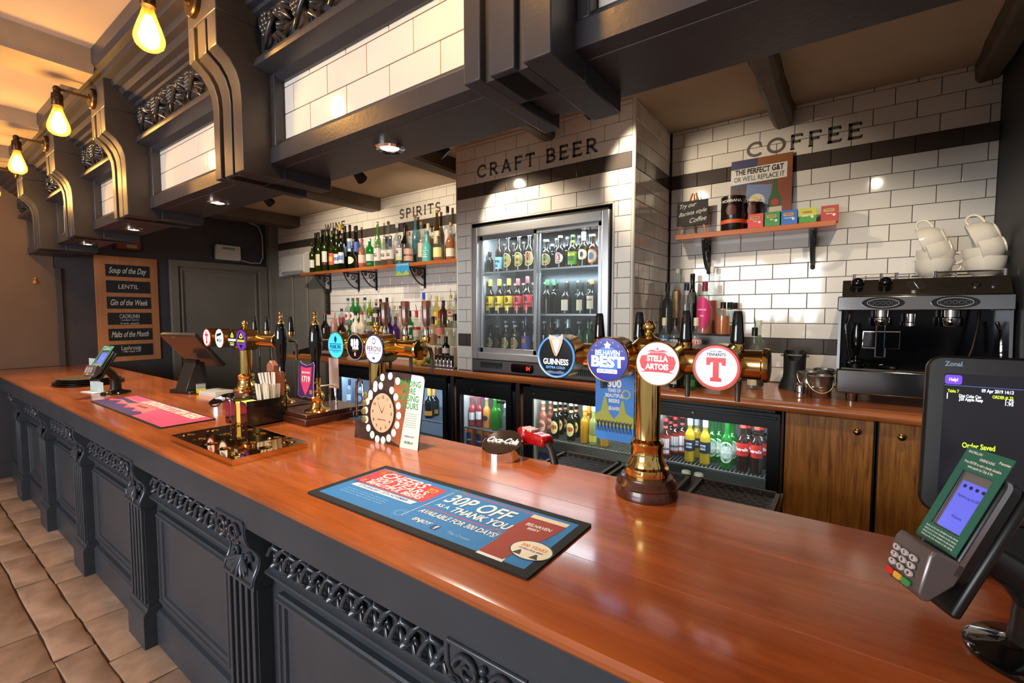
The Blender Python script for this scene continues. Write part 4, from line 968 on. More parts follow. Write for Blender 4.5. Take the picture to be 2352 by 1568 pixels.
# right-hand alcove counter
cC = lambda x, y: (1480 + x / 4.9, 580 + y / 4.9)
rC = [
 (265, 345, 'clear bottle with black cap and dark body', dict(shape='spirit', g=(90, 94, 96), cap=(24, 26, 26), caph=.06, y=3.36)),
 (375, 188, 'tall bottle of red-brown liqueur with pale label', dict(shape='tall', g=CLR, cap=(220, 216, 206), liquid=(150, 50, 20), level=.68, labels=(L(.08, .22, (206, 180, 130), 70),), y=3.48)),
 (480, 345, 'clear bottle with navy cap', dict(shape='square', g=CLR, cap=(24, 30, 46), caph=.05, y=3.34)),
 (545, 240, 'tall black bottle with silver crest', dict(shape='tall', g=(14, 14, 14), opaque=True, cap=(14, 14, 14), caph=.05, labels=(L(.17, .23, (90, 80, 76), 70),), y=3.46)),
 (685, 335, 'clear bottle with bright pink diamond label', dict(shape='fat', g=CLR, cap=(130, 30, 60), caph=.06, liquid=(220, 110, 80), level=.45, labels=(L(.03, .18, (206, 40, 110), -120),), texts=(('Edinburgh', .12, .014, (250, 230, 240)), ('GIN', .09, .014, (250, 230, 240))), y=3.34)),
 (770, 158, 'tallest clear bottle with white cap and orange contents', dict(shape='tall', g=CLR, cap=(220, 216, 204), caph=.04, liquid=(226, 90, 30), level=.5, y=3.47)),
 (890, 560, 'square orange liqueur bottle with black cap and tan ring', dict(shape='square', g=CLR, cap=(22, 22, 22), caph=.04, liquid=(230, 120, 20), level=.6, neck=((220, 170, 120), .012), y=3.28)),
 (965, 560, 'clear liqueur bottle with black cap and green ring', dict(shape='square', g=CLR, cap=(22, 22, 22), caph=.04, liquid=(230, 130, 40), level=.3, neck=((80, 110, 60), .012), y=3.40)),
 (1022, 565, 'clear liqueur bottle with black cap behind the green-ringed one', dict(shape='square', g=CLR, cap=(22, 22, 22), caph=.04, y=3.50)),
 (1245, 845, 'clear bottle with black pourer', dict(shape='spirit', g=(210, 214, 204), cap=(26, 24, 22), caph=.05, labels=(L(.02, .08, (226, 210, 170), 90),), pour=True, y=3.18)),
 (1292, 765, 'clear bottle with pale green neck ring and red contents', dict(shape='spirit', g=(214, 222, 206), cap=(210, 220, 204), neck=((120, 150, 90), .012), liquid=(120, 20, 30), level=.4, y=3.26))]
row([q for q in rC if q[0] < 1100], cC, 3.35, 1.52, 'bottles in the coffee alcove', 'from the tea shelf end', 'spirit_bottle')
row([q for q in rC if q[0] > 1100], cC, 3.2, ZB, 'bottles in the coffee alcove', 'from the coffee machine', 'spirit_bottle')
rC2 = [
 (228, 735, 'small clear shot liqueur bottle with white cap and blue band', dict(shape='mini', g=CLR, cap=(226, 214, 180), caph=.05, labels=(L(.05, .09, (60, 120, 180), 200),), texts=(('AFTER', .07, .03, (240, 240, 240)),))),
 (350, 735, 'small clear shot liqueur bottle with black cap', dict(shape='mini', g=CLR, cap=(22, 22, 22), caph=.05, labels=(L(.05, .09, (40, 36, 40), 200),), texts=(('AFTER', .07, .03, (240, 240, 240)),))),
 (585, 735, 'small clear shot liqueur bottle with orange lettered band', dict(shape='mini', g=CLR, cap=(226, 214, 180), caph=.05, labels=(L(.05, .09, (206, 110, 90), 200),), texts=(('AFTER', .07, .035, (240, 240, 240)),)))]
row(rC2, cC, 3.10, 1.40, 'small shot bottles in the coffee alcove', 'on the dark stand', 'shot_bottle')
DST = mat('dark_stand', (40, 34, 32), .3)
tag(MB().box(-1.10, -.59, 3.23, 3.55, ZB, 1.52).build('bottle_riser', DST, bev=.004), 'dark step under the tall bottles beside the tiled corner', 'riser')
tag(MB().box(-1.08, -.62, 3.04, 3.227, ZB, 1.40).build('bottle_riser', DST, bev=.004), 'lower dark step under the small shot bottles', 'riser')
bottle('spirit_bottle', 'squat dark green herbal liqueur bottle behind the tall beer column', 'bottles in the coffee alcove', (ony(1585, 880, 2.92).x, 2.92, ZB), 'mini', (30, 110, 50), .16, cap=(30, 80, 40), labels=(L(.03, .08, (60, 130, 70), 140),), dens=.5)
bottle('spirit_bottle', 'squat black liqueur bottle beside the dark green one', 'bottles in the coffee alcove', (ony(1550, 872, 2.94).x, 2.94, ZB), 'mini', (16, 16, 16), .17, cap=(20, 20, 20), labels=(L(.03, .07, (200, 190, 160), 90),), opaque=True)

# steel display fridge contents
cD = lambda x, y: (1060 + x / 4.239, 480 + y / 4.239)
OVAL = lambda c: (L(.03, .135, (206, 196, 140), -150), L(.035, .13, (24, 26, 18), -138), L(.05, .07, (170, 140, 50), -120), L(.09, .115, c, -50))
top = [
 (262, 420, 'dark bottle in shade', dict(shape='beer', g=DK, dens=.6)),
 (365, 275, 'dark beer bottle with pale blue label', dict(shape='beer', g=(40, 24, 12), dens=.6, cap=(40, 60, 90), caph=.014, labels=(L(.02, .10, (130, 190, 210), 360),), texts=(('PUNK', .07, .03, (20, 40, 60)), ('IPA', .04, .03, (20, 40, 60))))),
 (455, 268, 'dark cider bottle, gold oval label with green fruit', dict(shape='pint', g=DK, dens=.6, cap=(210, 214, 210), caph=.014, labels=OVAL((120, 150, 50)))),
 (562, 256, 'dark cider bottle, gold oval label with pale fruit', dict(shape='pint', g=DK, dens=.6, cap=(210, 214, 210), caph=.014, labels=OVAL((190, 170, 70)))),
 (665, 246, 'dark cider bottle, gold oval label with red fruit', dict(shape='pint', g=DK, dens=.6, cap=(210, 214, 210), caph=.014, labels=OVAL((190, 50, 40)))),
 (832, 300, 'dark cider bottle edged in green behind the door bar', dict(shape='pint', g=DK, dens=.6, cap=(210, 214, 210), caph=.014, labels=OVAL((60, 120, 60)))),
 (885, 345, 'dark green-rimmed bottle set back', dict(shape='beer', g=DK, dens=.6, cap=(200, 204, 200), caph=.014, y=3.08)),
 (963, 262, 'dark bottle with round white label numbered 13', dict(shape='pint', g=(36, 22, 12), dens=.6, cap=(220, 220, 216), caph=.014, labels=(L(.035, .125, (222, 218, 210), -140),), texts=(('13', .08, .055, (190, 30, 40)), ('HOP HOUSE', .112, .014, (40, 30, 30)), ('LAGER', .048, .014, (40, 30, 30))))),
 (1085, 255, 'ale bottle with lime green label and neck', dict(shape='pint', g=(40, 30, 10), dens=.6, cap=(60, 120, 50), caph=.014, labels=(L(.02, .125, (110, 160, 50), 200), L(.05, .09, (60, 110, 50), 100), L(.09, .11, (206, 180, 70), 120)), neck=((130, 210, 60), .02))),
 (1190, 225, 'lager bottle with white foil neck and cream oval', dict(shape='pint', g=(50, 50, 10), dens=.5, cap=(220, 224, 220), caph=.06, labels=(L(.05, .13, (226, 214, 190), -130), L(.07, .11, (60, 50, 40), -40)))),
 (1285, 248, 'brown ale bottle with orange and blue star label', dict(shape='pint', g=(70, 36, 10), dens=.5, cap=(150, 110, 60), caph=.014, labels=(L(.02, .14, (206, 130, 60), -150), L(.03, .13, (226, 206, 180), -120), L(.05, .11, (50, 110, 170), -70)))),
 (1348, 290, 'bottle with white label cut off by the door edge', dict(shape='pint', g=(60, 40, 10), dens=.5, labels=(L(.05, .12, WHT),)))]
row(top, cD, 2.99, 1.995, 'bottles on the fridge top shelf', 'from alcove, fridge top shelf', 'beer_bottle', (-2.42, -1.30))
YEL, PNK = (226, 200, 60), (216, 80, 86)
def fruit(c): return dict(shape='pint', g=(40, 24, 14), dens=.5, cap=c, caph=.05, capr=.0165, labels=(L(.05, .135, c, 360), L(.025, .05, c, 50)), texts=(('B', .105, .05, (30, 24, 20)), ('BULMERS', .07, .02, (30, 24, 20))))
mid = [(272, 690, 'cider bottle with yellow label, half in shade', fruit(YEL)), (370, 675, 'cider bottle with yellow label and hood', fruit(YEL)), (462, 675, 'cider bottle with bright yellow label', fruit(YEL)),
 (552, 680, 'cider bottle with coral pink label', fruit(PNK)), (645, 658, 'cider bottle with deeper coral label', fruit((206, 64, 72))),
 (835, 690, 'dark bottle with green hood', dict(shape='pint', g=DK, dens=.6, cap=(60, 140, 80), caph=.04)), (905, 690, 'dark bottle with pale green hood', dict(shape='pint', g=DK, dens=.6, cap=(70, 150, 90), caph=.04)),
 (1020, 720, 'clear bottle with cream shield label', dict(shape='pint', g=(60, 60, 56), dens=.4, cap=(40, 40, 40), caph=.03, labels=(L(.03, .12, (214, 204, 180), 90),))),
 (1170, 720, 'clear bottle with beige shield label', dict(shape='pint', g=(60, 60, 56), dens=.4, cap=(40, 40, 40), caph=.03, labels=(L(.03, .12, (206, 196, 170), 90),))),
 (1270, 690, 'clear bottle with cream shield label beside bright reflection', dict(shape='pint', g=(60, 60, 56), dens=.4, cap=(190, 150, 90), caph=.03, labels=(L(.04, .14, (216, 206, 176), 90),), texts=(('BLAKE', .11, .016, (60, 50, 40)),)))]
row(mid, cD, 2.99, 1.66, 'bottles on the fridge middle shelf', 'from alcove, fridge middle shelf', 'beer_bottle', (-2.42, -1.30))
bot = [(262, 1130, 'dark cider bottle with grey oval label in shade', dict(shape='pint', g=DK, dens=.6, cap=(30, 30, 30), caph=.014, labels=OVAL((150, 40, 40)))),
 (345, 1135, 'dark cider bottle with oval label', dict(shape='pint', g=DK, dens=.6, cap=(200, 200, 200), caph=.014, labels=OVAL((180, 50, 50)))),
 (438, 1132, 'dark cider bottle with brightest oval label', dict(shape='pint', g=DK, dens=.6, cap=(200, 200, 200), caph=.014, labels=OVAL((190, 60, 60)))),
 (526, 1130, 'dark cider bottle with oval label and amber behind', dict(shape='pint', g=DK, dens=.6, cap=(200, 200, 200), caph=.014, labels=OVAL((190, 60, 56)))),
 (630, 1040, 'tall bottle with violet blue label', dict(shape='pint', g=(40, 34, 70), dens=.5, cap=(60, 60, 120), caph=.05, labels=(L(.02, .12, (70, 80, 160), 360), L(.07, .1, (200, 110, 50), 60)))),
 (870, 1060, 'amber bottle', dict(shape='pint', g=(90, 60, 20), dens=.5, cap=(40, 40, 40))), (940, 1075, 'dark bottle with silver foil', dict(shape='pint', g=DK, dens=.6, cap=(196, 204, 210), caph=.06, metal=.6)),
 (1040, 1075, 'dark bottle with steel foil', dict(shape='pint', g=DK, dens=.6, cap=(190, 200, 206), caph=.06, metal=.6)),
 (1150, 1130, 'clear green bottle', dict(shape='beer', g=(120, 160, 140))), (1235, 1060, 'green bottle', dict(shape='beer', g=(40, 110, 60), dens=.5)), (1310, 1080, 'green bottle with red mark', dict(shape='beer', g=(40, 110, 60), dens=.5, labels=(L(.06, .1, (190, 50, 50), -60),)))]
row(bot, cD, 2.99, 1.36, 'bottles on the fridge bottom shelf', 'from alcove, fridge bottom shelf', 'beer_bottle', (-2.42, -1.30))
# second and third rows behind, dimmer
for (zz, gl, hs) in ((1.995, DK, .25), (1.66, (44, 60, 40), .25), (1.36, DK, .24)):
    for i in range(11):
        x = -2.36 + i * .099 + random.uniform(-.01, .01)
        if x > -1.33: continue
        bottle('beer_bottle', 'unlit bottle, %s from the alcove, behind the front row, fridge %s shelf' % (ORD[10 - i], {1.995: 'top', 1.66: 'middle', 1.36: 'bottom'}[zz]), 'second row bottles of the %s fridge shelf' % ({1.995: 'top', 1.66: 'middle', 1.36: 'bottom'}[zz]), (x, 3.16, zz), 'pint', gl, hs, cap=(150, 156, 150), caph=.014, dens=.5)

# undercounter fridge contents
cF = lambda x, y: (1500 + x / 6.817, 920 + y / 6.817)
def bud(y=2.93): return dict(shape='beer', g=(70, 26, 10), dens=.55, cap=(190, 40, 40), caph=.016, neck=((214, 90, 90), .02), labels=(L(.02, .14, (150, 40, 30), 190), L(.03, .12, (216, 222, 226), 160)), texts=(('Budweiser', .06, .022, (60, 60, 90)),), y=y)
def mil(y=2.93): return dict(shape='beer', g=(220, 200, 70), dens=.25, cap=(170, 180, 186), caph=.06, liquid=(206, 176, 30), level=.7, labels=(L(.06, .115, (26, 34, 50), 200), L(.075, .10, (200, 204, 210), 60)), texts=(('Miller', .09, .02, (60, 70, 90)),), y=y)
def hei(y=2.93): return dict(shape='beer', g=(30, 150, 50), dens=.35, cap=(40, 140, 60), caph=.014, labels=(L(.03, .13, (226, 232, 226), -170), L(.036, .124, (30, 120, 60), -156), L(.05, .11, (214, 224, 216), -120), L(.068, .09, (20, 90, 50), 170)), texts=(('Heineken', .079, .024, (240, 244, 240)),), y=y)
def est(y=2.93): return dict(shape='beer', g=(46, 20, 14), dens=.6, cap=(200, 60, 50), caph=.04, labels=(L(.075, .135, (200, 40, 36), 200),), texts=(('Estrella', .105, .026, (244, 240, 236)),), y=y)
W4 = 'from cupboard, lager fridge'
f4 = [(150, 275, 'brown lager bottle with white and red label', bud()), (350, 255, 'brown lager bottle with full white script label', bud()), (585, 230, 'pale gold lager bottle with black sash', mil()), (825, 255, 'pale gold lager bottle beside green bottles', mil()),
 (935, 265, 'green lager bottle with red star label', hei()), (1165, 285, 'bright green lager bottle with red star label', hei()), (1415, 315, 'dark lager bottle with red label', est()), (1635, 345, 'dark lager bottle with red label at the door edge', est())]
row(f4, cF, 2.93, .752, 'lager bottles in the fridge beside the oak cupboard', W4 + ' front', 'beer_bottle', (-.95, -.31))
f4b = [(260, 205, 'brown lager bottle with red neck', bud(3.04)), (465, 225, 'brown lager bottle with bright red neck', bud(3.04)), (690, 235, 'gold lager bottle', mil(3.04)), (1042, 270, 'green lager bottle', hei(3.04)), (1252, 290, 'green lager bottle with white neck star', hei(3.04)), (1505, 320, 'dark lager bottle', est(3.04)), (1712, 345, 'dark lager bottle with red cap', est(3.04))]
row(f4b, cF, 3.04, .752, 'lager bottles in the fridge beside the oak cupboard', W4 + ' rear', 'beer_bottle', (-.95, -.31))
for i, x in enumerate((520, 715)):
    P = ony(*cF(x, 1060), 2.95)
    bottle('beer_bottle', 'bottle with square cream label below the lager shelf, ' + ('first' if i else 'second') + ' from the cupboard', 'low bottles in the lager fridge', (P.x, 2.95, .42), 'beer', DK, .26, cap=(220, 214, 190), caph=.06, capr=.028, dens=.6)
cG = lambda x, y: (1030 + x / 5.2267, 840 + y / 5.2267)
def fen(c, lab, y=2.93): return dict(shape='beer', g=c, dens=.55, cap=(206, 206, 200), caph=.016, metal=.6, neck=((220, 170, 140), .022), labels=(L(.03, .115, lab, -120), L(.06, .09, (170, 50, 36), -90)), y=y)
f3 = [(1140, 425, 'pink lemonade bottle with pale oval label', fen((190, 120, 110), (226, 190, 180))), (1285, 435, 'dark bottle with round cream label', fen(DK, (226, 214, 150))), (1475, 452, 'dark bottle with round cream label, set apart', fen(DK, (226, 214, 150))),
 (1640, 482, 'yellow alcopop bottle with orange neck', dict(shape='beer', g=(220, 190, 60), dens=.3, cap=(206, 196, 150), liquid=(210, 150, 20), level=.65, neck=((226, 140, 40), .03))), (1745, 490, 'pale green alcopop bottle', dict(shape='beer', g=(190, 210, 140), cap=(214, 220, 200), labels=(L(.02, .06, (190, 190, 90)),))),
 (1880, 500, 'yellow alcopop bottle behind the blue card', dict(shape='beer', g=(220, 200, 90), dens=.3, cap=(206, 196, 150), liquid=(210, 160, 30), level=.6))]
row(f3, cG, 2.93, .75, 'bottles in the fridge below the steel fridge', 'from lager fridge, mixer front', 'mixer_bottle', (-1.89, -1.06))
f3b = [(1225, 425, 'pink lemonade bottle', fen((190, 120, 110), (226, 190, 180), 3.04)), (1345, 435, 'dark bottle with red-rimmed neck', fen(DK, (226, 214, 150), 3.04)), (1405, 440, 'dark bottle', fen(DK, (226, 214, 150), 3.04)), (1535, 455, 'dark bottle with cream label edge', fen(DK, (226, 214, 150), 3.04)), (1690, 480, 'amber alcopop bottle', dict(shape='beer', g=(210, 150, 50), dens=.35, cap=(206, 150, 60), caph=.05))]
row(f3b, cG, 3.04, .75, 'bottles in the fridge below the steel fridge', 'from lager fridge, mixer rear', 'mixer_bottle', (-1.89, -1.06))
f2 = [(275, 365, 'red fruit drink bottle with white label', dict(shape='beer', g=(220, 120, 120), dens=.3, cap=(200, 60, 70), caph=.016, liquid=(170, 20, 40), level=.75, labels=(L(.05, .11, (220, 220, 220), 130),))),
 (372, 360, 'dark red fruit drink bottle with white label', dict(shape='beer', g=(200, 100, 110), dens=.3, cap=(180, 60, 70), caph=.016, liquid=(140, 16, 40), level=.75, labels=(L(.06, .12, (220, 220, 220), 130),))),
 (460, 378, 'orange juice bottle with round dark label', dict(shape='beer', g=(236, 200, 120), dens=.3, cap=(230, 130, 140), caph=.016, liquid=(240, 160, 20), level=.72, labels=(L(.06, .10, (60, 56, 60), -90),))),
 (560, 385, 'green apple drink bottle', dict(shape='beer', g=(60, 160, 40), dens=.4, cap=(80, 140, 60), caph=.016, liquid=(50, 130, 30), level=.7)), (615, 400, 'green mineral water bottle', dict(shape='beer', g=(50, 150, 70), dens=.4, cap=(50, 120, 60))), (690, 455, 'clear water bottle at the door edge', dict(shape='beer', g=CLR, cap=(200, 210, 214)))]
row(f2, cG, 2.93, .728, 'soft drinks in the small fridge', 'from the small fridge post', 'soft_drink_bottle', (-2.56, -2.07))
for i, x in enumerate((258, 380, 490, 600)):
    P = ony(*cG(x, 850), 2.92)
    bottle('drink_can', 'orange and blue drinks can, %s from the door frame on the lower shelf' % ORD[i], 'orange drinks cans', (P.x, 2.92, .52), 'can', (214, 110, 40), .19, cap=None, labels=(L(.02, .10, (40, 60, 120), 90),), texts=(('IRN BRU', .06, .018, (240, 240, 240)),))
tag(MB().box(-2.56, -2.07, 2.87, 3.30, .505, .518).build('wire_rack', WIRE, smooth=0), 'low wire rack under the orange cans', 'rack')
# blue crisp packets in the mixer fridge's lower part
for i, (x, y) in enumerate(((1160, 1165), (1350, 1165), (1440, 1190))):
    P = ony(*cG(x, y), 2.95)
    b = MB(); V = []; n = 7
    for j in range(n):
        for k in range(n):
            u, v = k / (n - 1) - .5, j / (n - 1); bul = .022 * math.sin(PI * (u + .5)) * math.sin(PI * v)
            V.append((u * .12, -bul + random.uniform(-.003, .003), v * .13))
    F = [(j * n + k, j * n + k + 1, (j + 1) * n + k + 1, (j + 1) * n + k) for j in range(n - 1) for k in range(n - 1)]
    t = thing('crisp_packet', 'blue foil snack packet, %s from the fridge door edge' % ORD[i], 'packet', (P.x, 2.95, P.z - .05), R(random.uniform(-15, 15)), 'blue snack packets')
    b.add(V, F).build('bag', mat('blue_foil', (30, 50, 110), .25, .4), t)
    text(t, 'Crisps', (0, -.026, .075), XA, ZA, .03, WHITE, shear=.3)
# blue-lit wine fridge
cH = lambda x, y: (700 + x / 6.533, 820 + y / 6.533)
f1 = [(665, 330, 'clear wine bottle with white label', dict(shape='wine', g=(190, 206, 210), cap=(40, 50, 60), caph=.06, labels=(L(.04, .12, WHT, 140),))), (840, 350, 'clear wine bottle with dark portrait label', dict(shape='wine', g=(190, 206, 210), cap=(40, 50, 70), caph=.06, labels=(L(.02, .16, (60, 70, 90), 150), L(.05, .13, (150, 160, 176), -70)))),
 (1870, 470, 'sparkling wine bottle with orange labels', dict(shape='champ', g=DK, dens=.6, cap=(226, 150, 50), caph=.10, capr=.018, labels=(L(.03, .08, (226, 140, 40), 150),))), (1945, 480, 'sparkling wine bottle with orange labels by the door frame', dict(shape='champ', g=DK, dens=.6, cap=(226, 150, 50), caph=.10, capr=.018, labels=(L(.03, .08, (226, 140, 40), 150),)))]
row(f1, cH, 2.95, .72, 'wine in the blue-lit fridge', 'from the blue-lit fridge post', 'wine_bottle')
# ------------------------------------------------------------------ coffee alcove things
YS = YB - .008
# little chalkboard easel
t = thing('chalkboard_easel', 'small chalkboard on a wooden easel reading Try our barista style coffee', 'chalkboard', (-.925, 3.47, SHR))
PINE = wood('pine_easel', (206, 140, 84), (170, 104, 56), 'Z', .5, .1)
for s in (-1, 1): MB().tube([(s * .10, -.02, 0), (s * .012, .03, .305)], .007, 6).build('leg', PINE, t)
MB().tube([(0, .07, 0), (0, .03, .30)], .006, 6).build('leg', PINE, t)
CHALK = mat('chalkboard', (34, 34, 34), .7, noise=.1)
bd = MB().box(-.105, .105, -.016, -.008, .075, .245).build('board', CHALK, t, smooth=0)
CH = mat('chalk', (222, 218, 206), .8)
for s, x, z, sz in (('Try our', -.035, .213, .042), ('Barista style', .0, .162, .040), ('Coffee', .035, .110, .046)):
    text(bd, s, (x, -.0165, z), XA + ZA * .12, ZA, sz, CH, bold=.004, shear=.35, fit=.115 if s == 'Try our' else (.19 if 'B' in s else .115))
# chocolate powder tins
def tin(label, x, y, r=.076, h=.225):
    t = thing('powder_tin', label, 'tin', (x, y, SHR), R(-90), 'chocolate powder tins')
    b = MB().lathe([(r * .97, 0), (r, .004), (r, h - .012)], 28).build('body', mat('tin_black_brown', (30, 20, 18), .25, coat=.4), t)
    MB().lathe([(r * 1.02, h - .014), (r * 1.02, h - .002), (r * .98, h), (0, h)], 28).build('lid', mat('tin_lid', (60, 46, 40), .3, .5), t)
    MB().lathe([(r + .0006, .045), (r + .0006, .07)], 28, caps=False).build('orange_band', pm((226, 96, 46)), t)
    text(t, 'MONBANA', (r, 0, .19), XA, ZA, .026, pm((226, 220, 214)), wrap=r)
    wrap_patch(t, 'emblem', r + .0006, -.45, .45, 0, 0, pm((90, 40, 30)), 12, lambda u: (.13 - .035 * math.sqrt(max(0, 1 - (2 * u - 1) ** 2)), .13 + .035 * math.sqrt(max(0, 1 - (2 * u - 1) ** 2))))
tin('black chocolate powder tin with orange band beside the chalkboard', -.655, 3.44)
tin('half hidden chocolate powder tin behind the red tea box', -.545, 3.495, .062, .18)
# tea boxes
for (x0, x1, c, tp, lab) in ((1717, 1754, (214, 76, 76), None, 'coral red tea box at the tin end of the row'), (1755, 1792, (56, 140, 70), None, 'green tea box between the coral and blue boxes'), (1793, 1832, (50, 110, 190), None, 'blue tea box in the middle of the row'), (1834, 1876, (60, 150, 50), (190, 200, 50), 'lime green tea box beside the blue one'), (1884, 1926, (176, 44, 34), None, 'dark red tea box at the end of the shelf')):
    yb = 3.42; a, c1 = ony(x0, 510, yb).x, ony(x1, 510, yb).x; w = c1 - a - .004
    t = thing('tea_box', lab, 'box', ((a + c1) / 2, yb, SHR), R(random.uniform(-3, 3)), 'tea boxes on the coffee shelf')
    h = .098
    MB().box(-w / 2, w / 2, 0, .075, 0, h).build('carton', pm(c), t, bev=.0015)
    if tp: patch(t, 'print', [(-w / 2, .05), (w / 2, .05), (w / 2, h), (-w / 2, h)], (0, 0, 0), XA, ZA, pm(tp))
    patch(t, 'brand_panel', rrect(w * .62, .018, .005), (-w * .05, -.0004, h * .72), XA, ZA, pm((214, 170, 90)))
    text(t, 'TWININGS', (-w * .05, -.001, h * .72), XA, ZA, .013, pm((60, 30, 20)), fit=w * .52)
    text(t, {'coral': 'Fruit', 'green': 'Mint', 'blue ': 'Camomile', 'lime ': 'GREEN TEA', 'dark ': 'Ginger'}[lab[:5]], (-w * .02, -.001, h * .5), XA, ZA, .012, WHITE)
    patch(t, 'motif', circ(.008, 12), (w * .25, -.0004, h * .42), XA, ZA, pm((230, 220, 200)))
# gin poster standing behind the tin
t = thing('gin_poster', 'stiff gin and tonic poster leaning on the tiled wall above the tins', 'poster', (-.51, 3.515, SHR), 0)
t.rotation_euler = (R(-3), 0, 0)
pw, ph = .365, .49
MB().box(-pw / 2, pw / 2, 0, .004, 0, ph).build('board', mat('poster_print', (96, 70, 60), .5, noise=.6, nscale=9), t, smooth=0)
def pp(name, poly, c, lift=0): return patch(t, name, poly, (0, -.0002, 0), XA, ZA, pm(c), lift=lift)
pp('print', [(-pw / 2, .30), (-.04, .30), (-.02, ph), (-pw / 2, ph)], (52, 58, 96)); pp('print', [(-.02, .40), (pw / 2, .40), (pw / 2, ph), (-.02, ph)], (140, 84, 44))
pp('print', [(.08, 0), (pw / 2, 0), (pw / 2, .40), (.08, .40)], (136, 70, 50), .0002); pp('print', [(-.10, .12), (.05, .10), (.07, .3), (-.08, .32)], (110, 130, 168), .0002)
pp('print', circ(.05, 20, -.02, .2), (214, 204, 190), .0006); pp('print', circ(.018, 14, -.035, .22), (226, 206, 60), .001)
pp('print', [(.05, .0), (.125, .0), (.125, .2), (.10, .26), (.10, .33), (.075, .33), (.075, .26), (.05, .2)], (56, 92, 44), .0006); pp('print', circ(.022, 16, .088, .18), (190, 50, 50), .001)
pp('print', [(.045, .09), (.13, .09), (.13, .15), (.045, .15)], (206, 190, 170), .001)
pp('title_panel', [(-pw / 2, .325), (pw / 2 - .03, .335), (pw / 2 - .03, .435), (-pw / 2, .43)], (226, 224, 218), .0012)
text(t, 'THE PERFECT G&T', (-.012, -.0022, .405), XA, ZA, .05, INK, bold=.035, fit=.29)
text(t, "OR WE'LL REPLACE IT", (-.012, -.0022, .358), XA, ZA, .046, INK, bold=.005, fit=.30)
# espresso machine
cm = thing('espresso_machine', 'two-group chrome espresso machine on the back counter', 'coffee machine', (.29, 3.0, ZB))
def K(b): return b.xf(Matrix.Translation((-.29, -3.0, -ZB)))
MS = mat('machine_steel', (156, 156, 158), .14, 1); MD = mat('machine_dark_steel', (92, 84, 74), .3, .9)
x0, x1 = -.045, .60
K(MB().box(x0, x1, 2.985, 3.42, 1.245, 1.372)).build('drip_base', MS, cm, bev=.008)
K(MB().box(x0 + .012, x1 - .012, 3.15, 3.42, 1.372, 1.68)).build('back_body', mat('machine_black', (18, 20, 24), .12, .6), cm, smooth=0)
for a in (x0, x1 - .012): K(MB().prism([(2.99, 1.372), (3.42, 1.372), (3.42, 1.68), (3.02, 1.68), (3.01, 1.55)], a, a + .012)).build('side_panel', MS, cm)
K(MB().prism([(2.985, 1.678), (2.99, 1.75), (3.02, 1.752), (3.42, 1.752), (3.42, 1.678)], x0 - .006, x1)).build('head', MS, cm, bev=.004)
K(MB().prism([(3.0, 1.752), (3.075, 1.838), (3.42, 1.838), (3.42, 1.752)], x0 + .012, x1 - .006)).build('top_panel', MD, cm, bev=.003)
K(MB().box(x0 + .02, x1 - .02, 3.0, 3.14, 1.372, 1.378)).build('drip_grate', MD, cm, smooth=0)
for fx in (x0 + .07, x1 - .07):
    for fy in (3.04, 3.38): K(MB().lathe([(.024, ZB), (.03, 1.245)], 18, (fx, fy, 0))).build('foot', MS, cm)
# top panel is a slope: its frame
sl_u = XA; sl_w = Vector((0, .075, .086)).normalized(); sl_o = lambda x, k: Vector((x - .29, .0 + .075 * k - .002, .552 + .086 * k))
for kx in (.03, .143):
    o = sl_o(kx, .5); n = sl_u.cross(sl_w)
    kb = MB().cyl(o, o + n * .022, .018, .018, 16); kb.ball(o + n * .036, .029, 16, 10); kb.build('valve_knob', BLACKG, cm)
o = sl_o(.262, .5)
g_ = MB().plate(circ(.036, 28), o, sl_u, sl_w, .008).build('gauge', CHROME, cm)
patch(g_, 'dial', circ(.031, 28), o, sl_u, sl_w, INK, lift=.0082)
for a in (20, 200): patch(g_, 'needle', [(-.002, 0), (.002, 0), (0, .026)], o, sl_u * math.cos(R(a)) + sl_w * math.sin(R(a)), -sl_u * math.sin(R(a)) + sl_w * math.cos(R(a)), WHITE, lift=.0092)
text(cm, 'Fracino', sl_o(.39, .55), sl_u, sl_w, .04, mat('embossed_dark', (50, 44, 40), .4, .6), shear=.3, bold=.01, fit=.11)
for bx in (.475, .535):
    o = sl_o(bx, .5); q = MB().plate(circ(.016, 20), o, sl_u, sl_w, .004).build('switch_ring', CHROME, cm); patch(q, 'switch', circ(.012, 18), o, sl_u, sl_w, INK, lift=.0042)
for ox in (.135, .40):
    o = Vector((ox - .29, -.013, .515)); w = Vector((0, .005, .072)).normalized()
    q = MB().plate(circ(.085, 30, 0, 0, .03), o, XA, w, .004).build('button_panel', BLACKG, cm)
    MB().tube([o + XA * (.063 * math.cos(a)) + w * (.021 * math.sin(a)) + Vector((0, -.005, 0)) for a in [2 * PI * i / 28 for i in range(28)]], .0009, 5, closed=True).build('outline', WHITE, q)
    for i in range(5): MB().tube([o + XA * (-.044 + i * .022 + .0085 * math.cos(a)) + w * (.0085 * math.sin(a)) + Vector((0, -.005, 0)) for a in [2 * PI * k / 14 for k in range(14)]], .0007, 4, closed=True).build('button', mat('grey_button', (120, 124, 128), .4), q)
for gx in (.135, .40):
    K(MB().lathe([(.042, 1.60), (.045, 1.605), (.045, 1.64), (.036, 1.645), (.036, 1.68)], 26, (gx, 3.07, 0))).build('group_head', CHROME, cm)
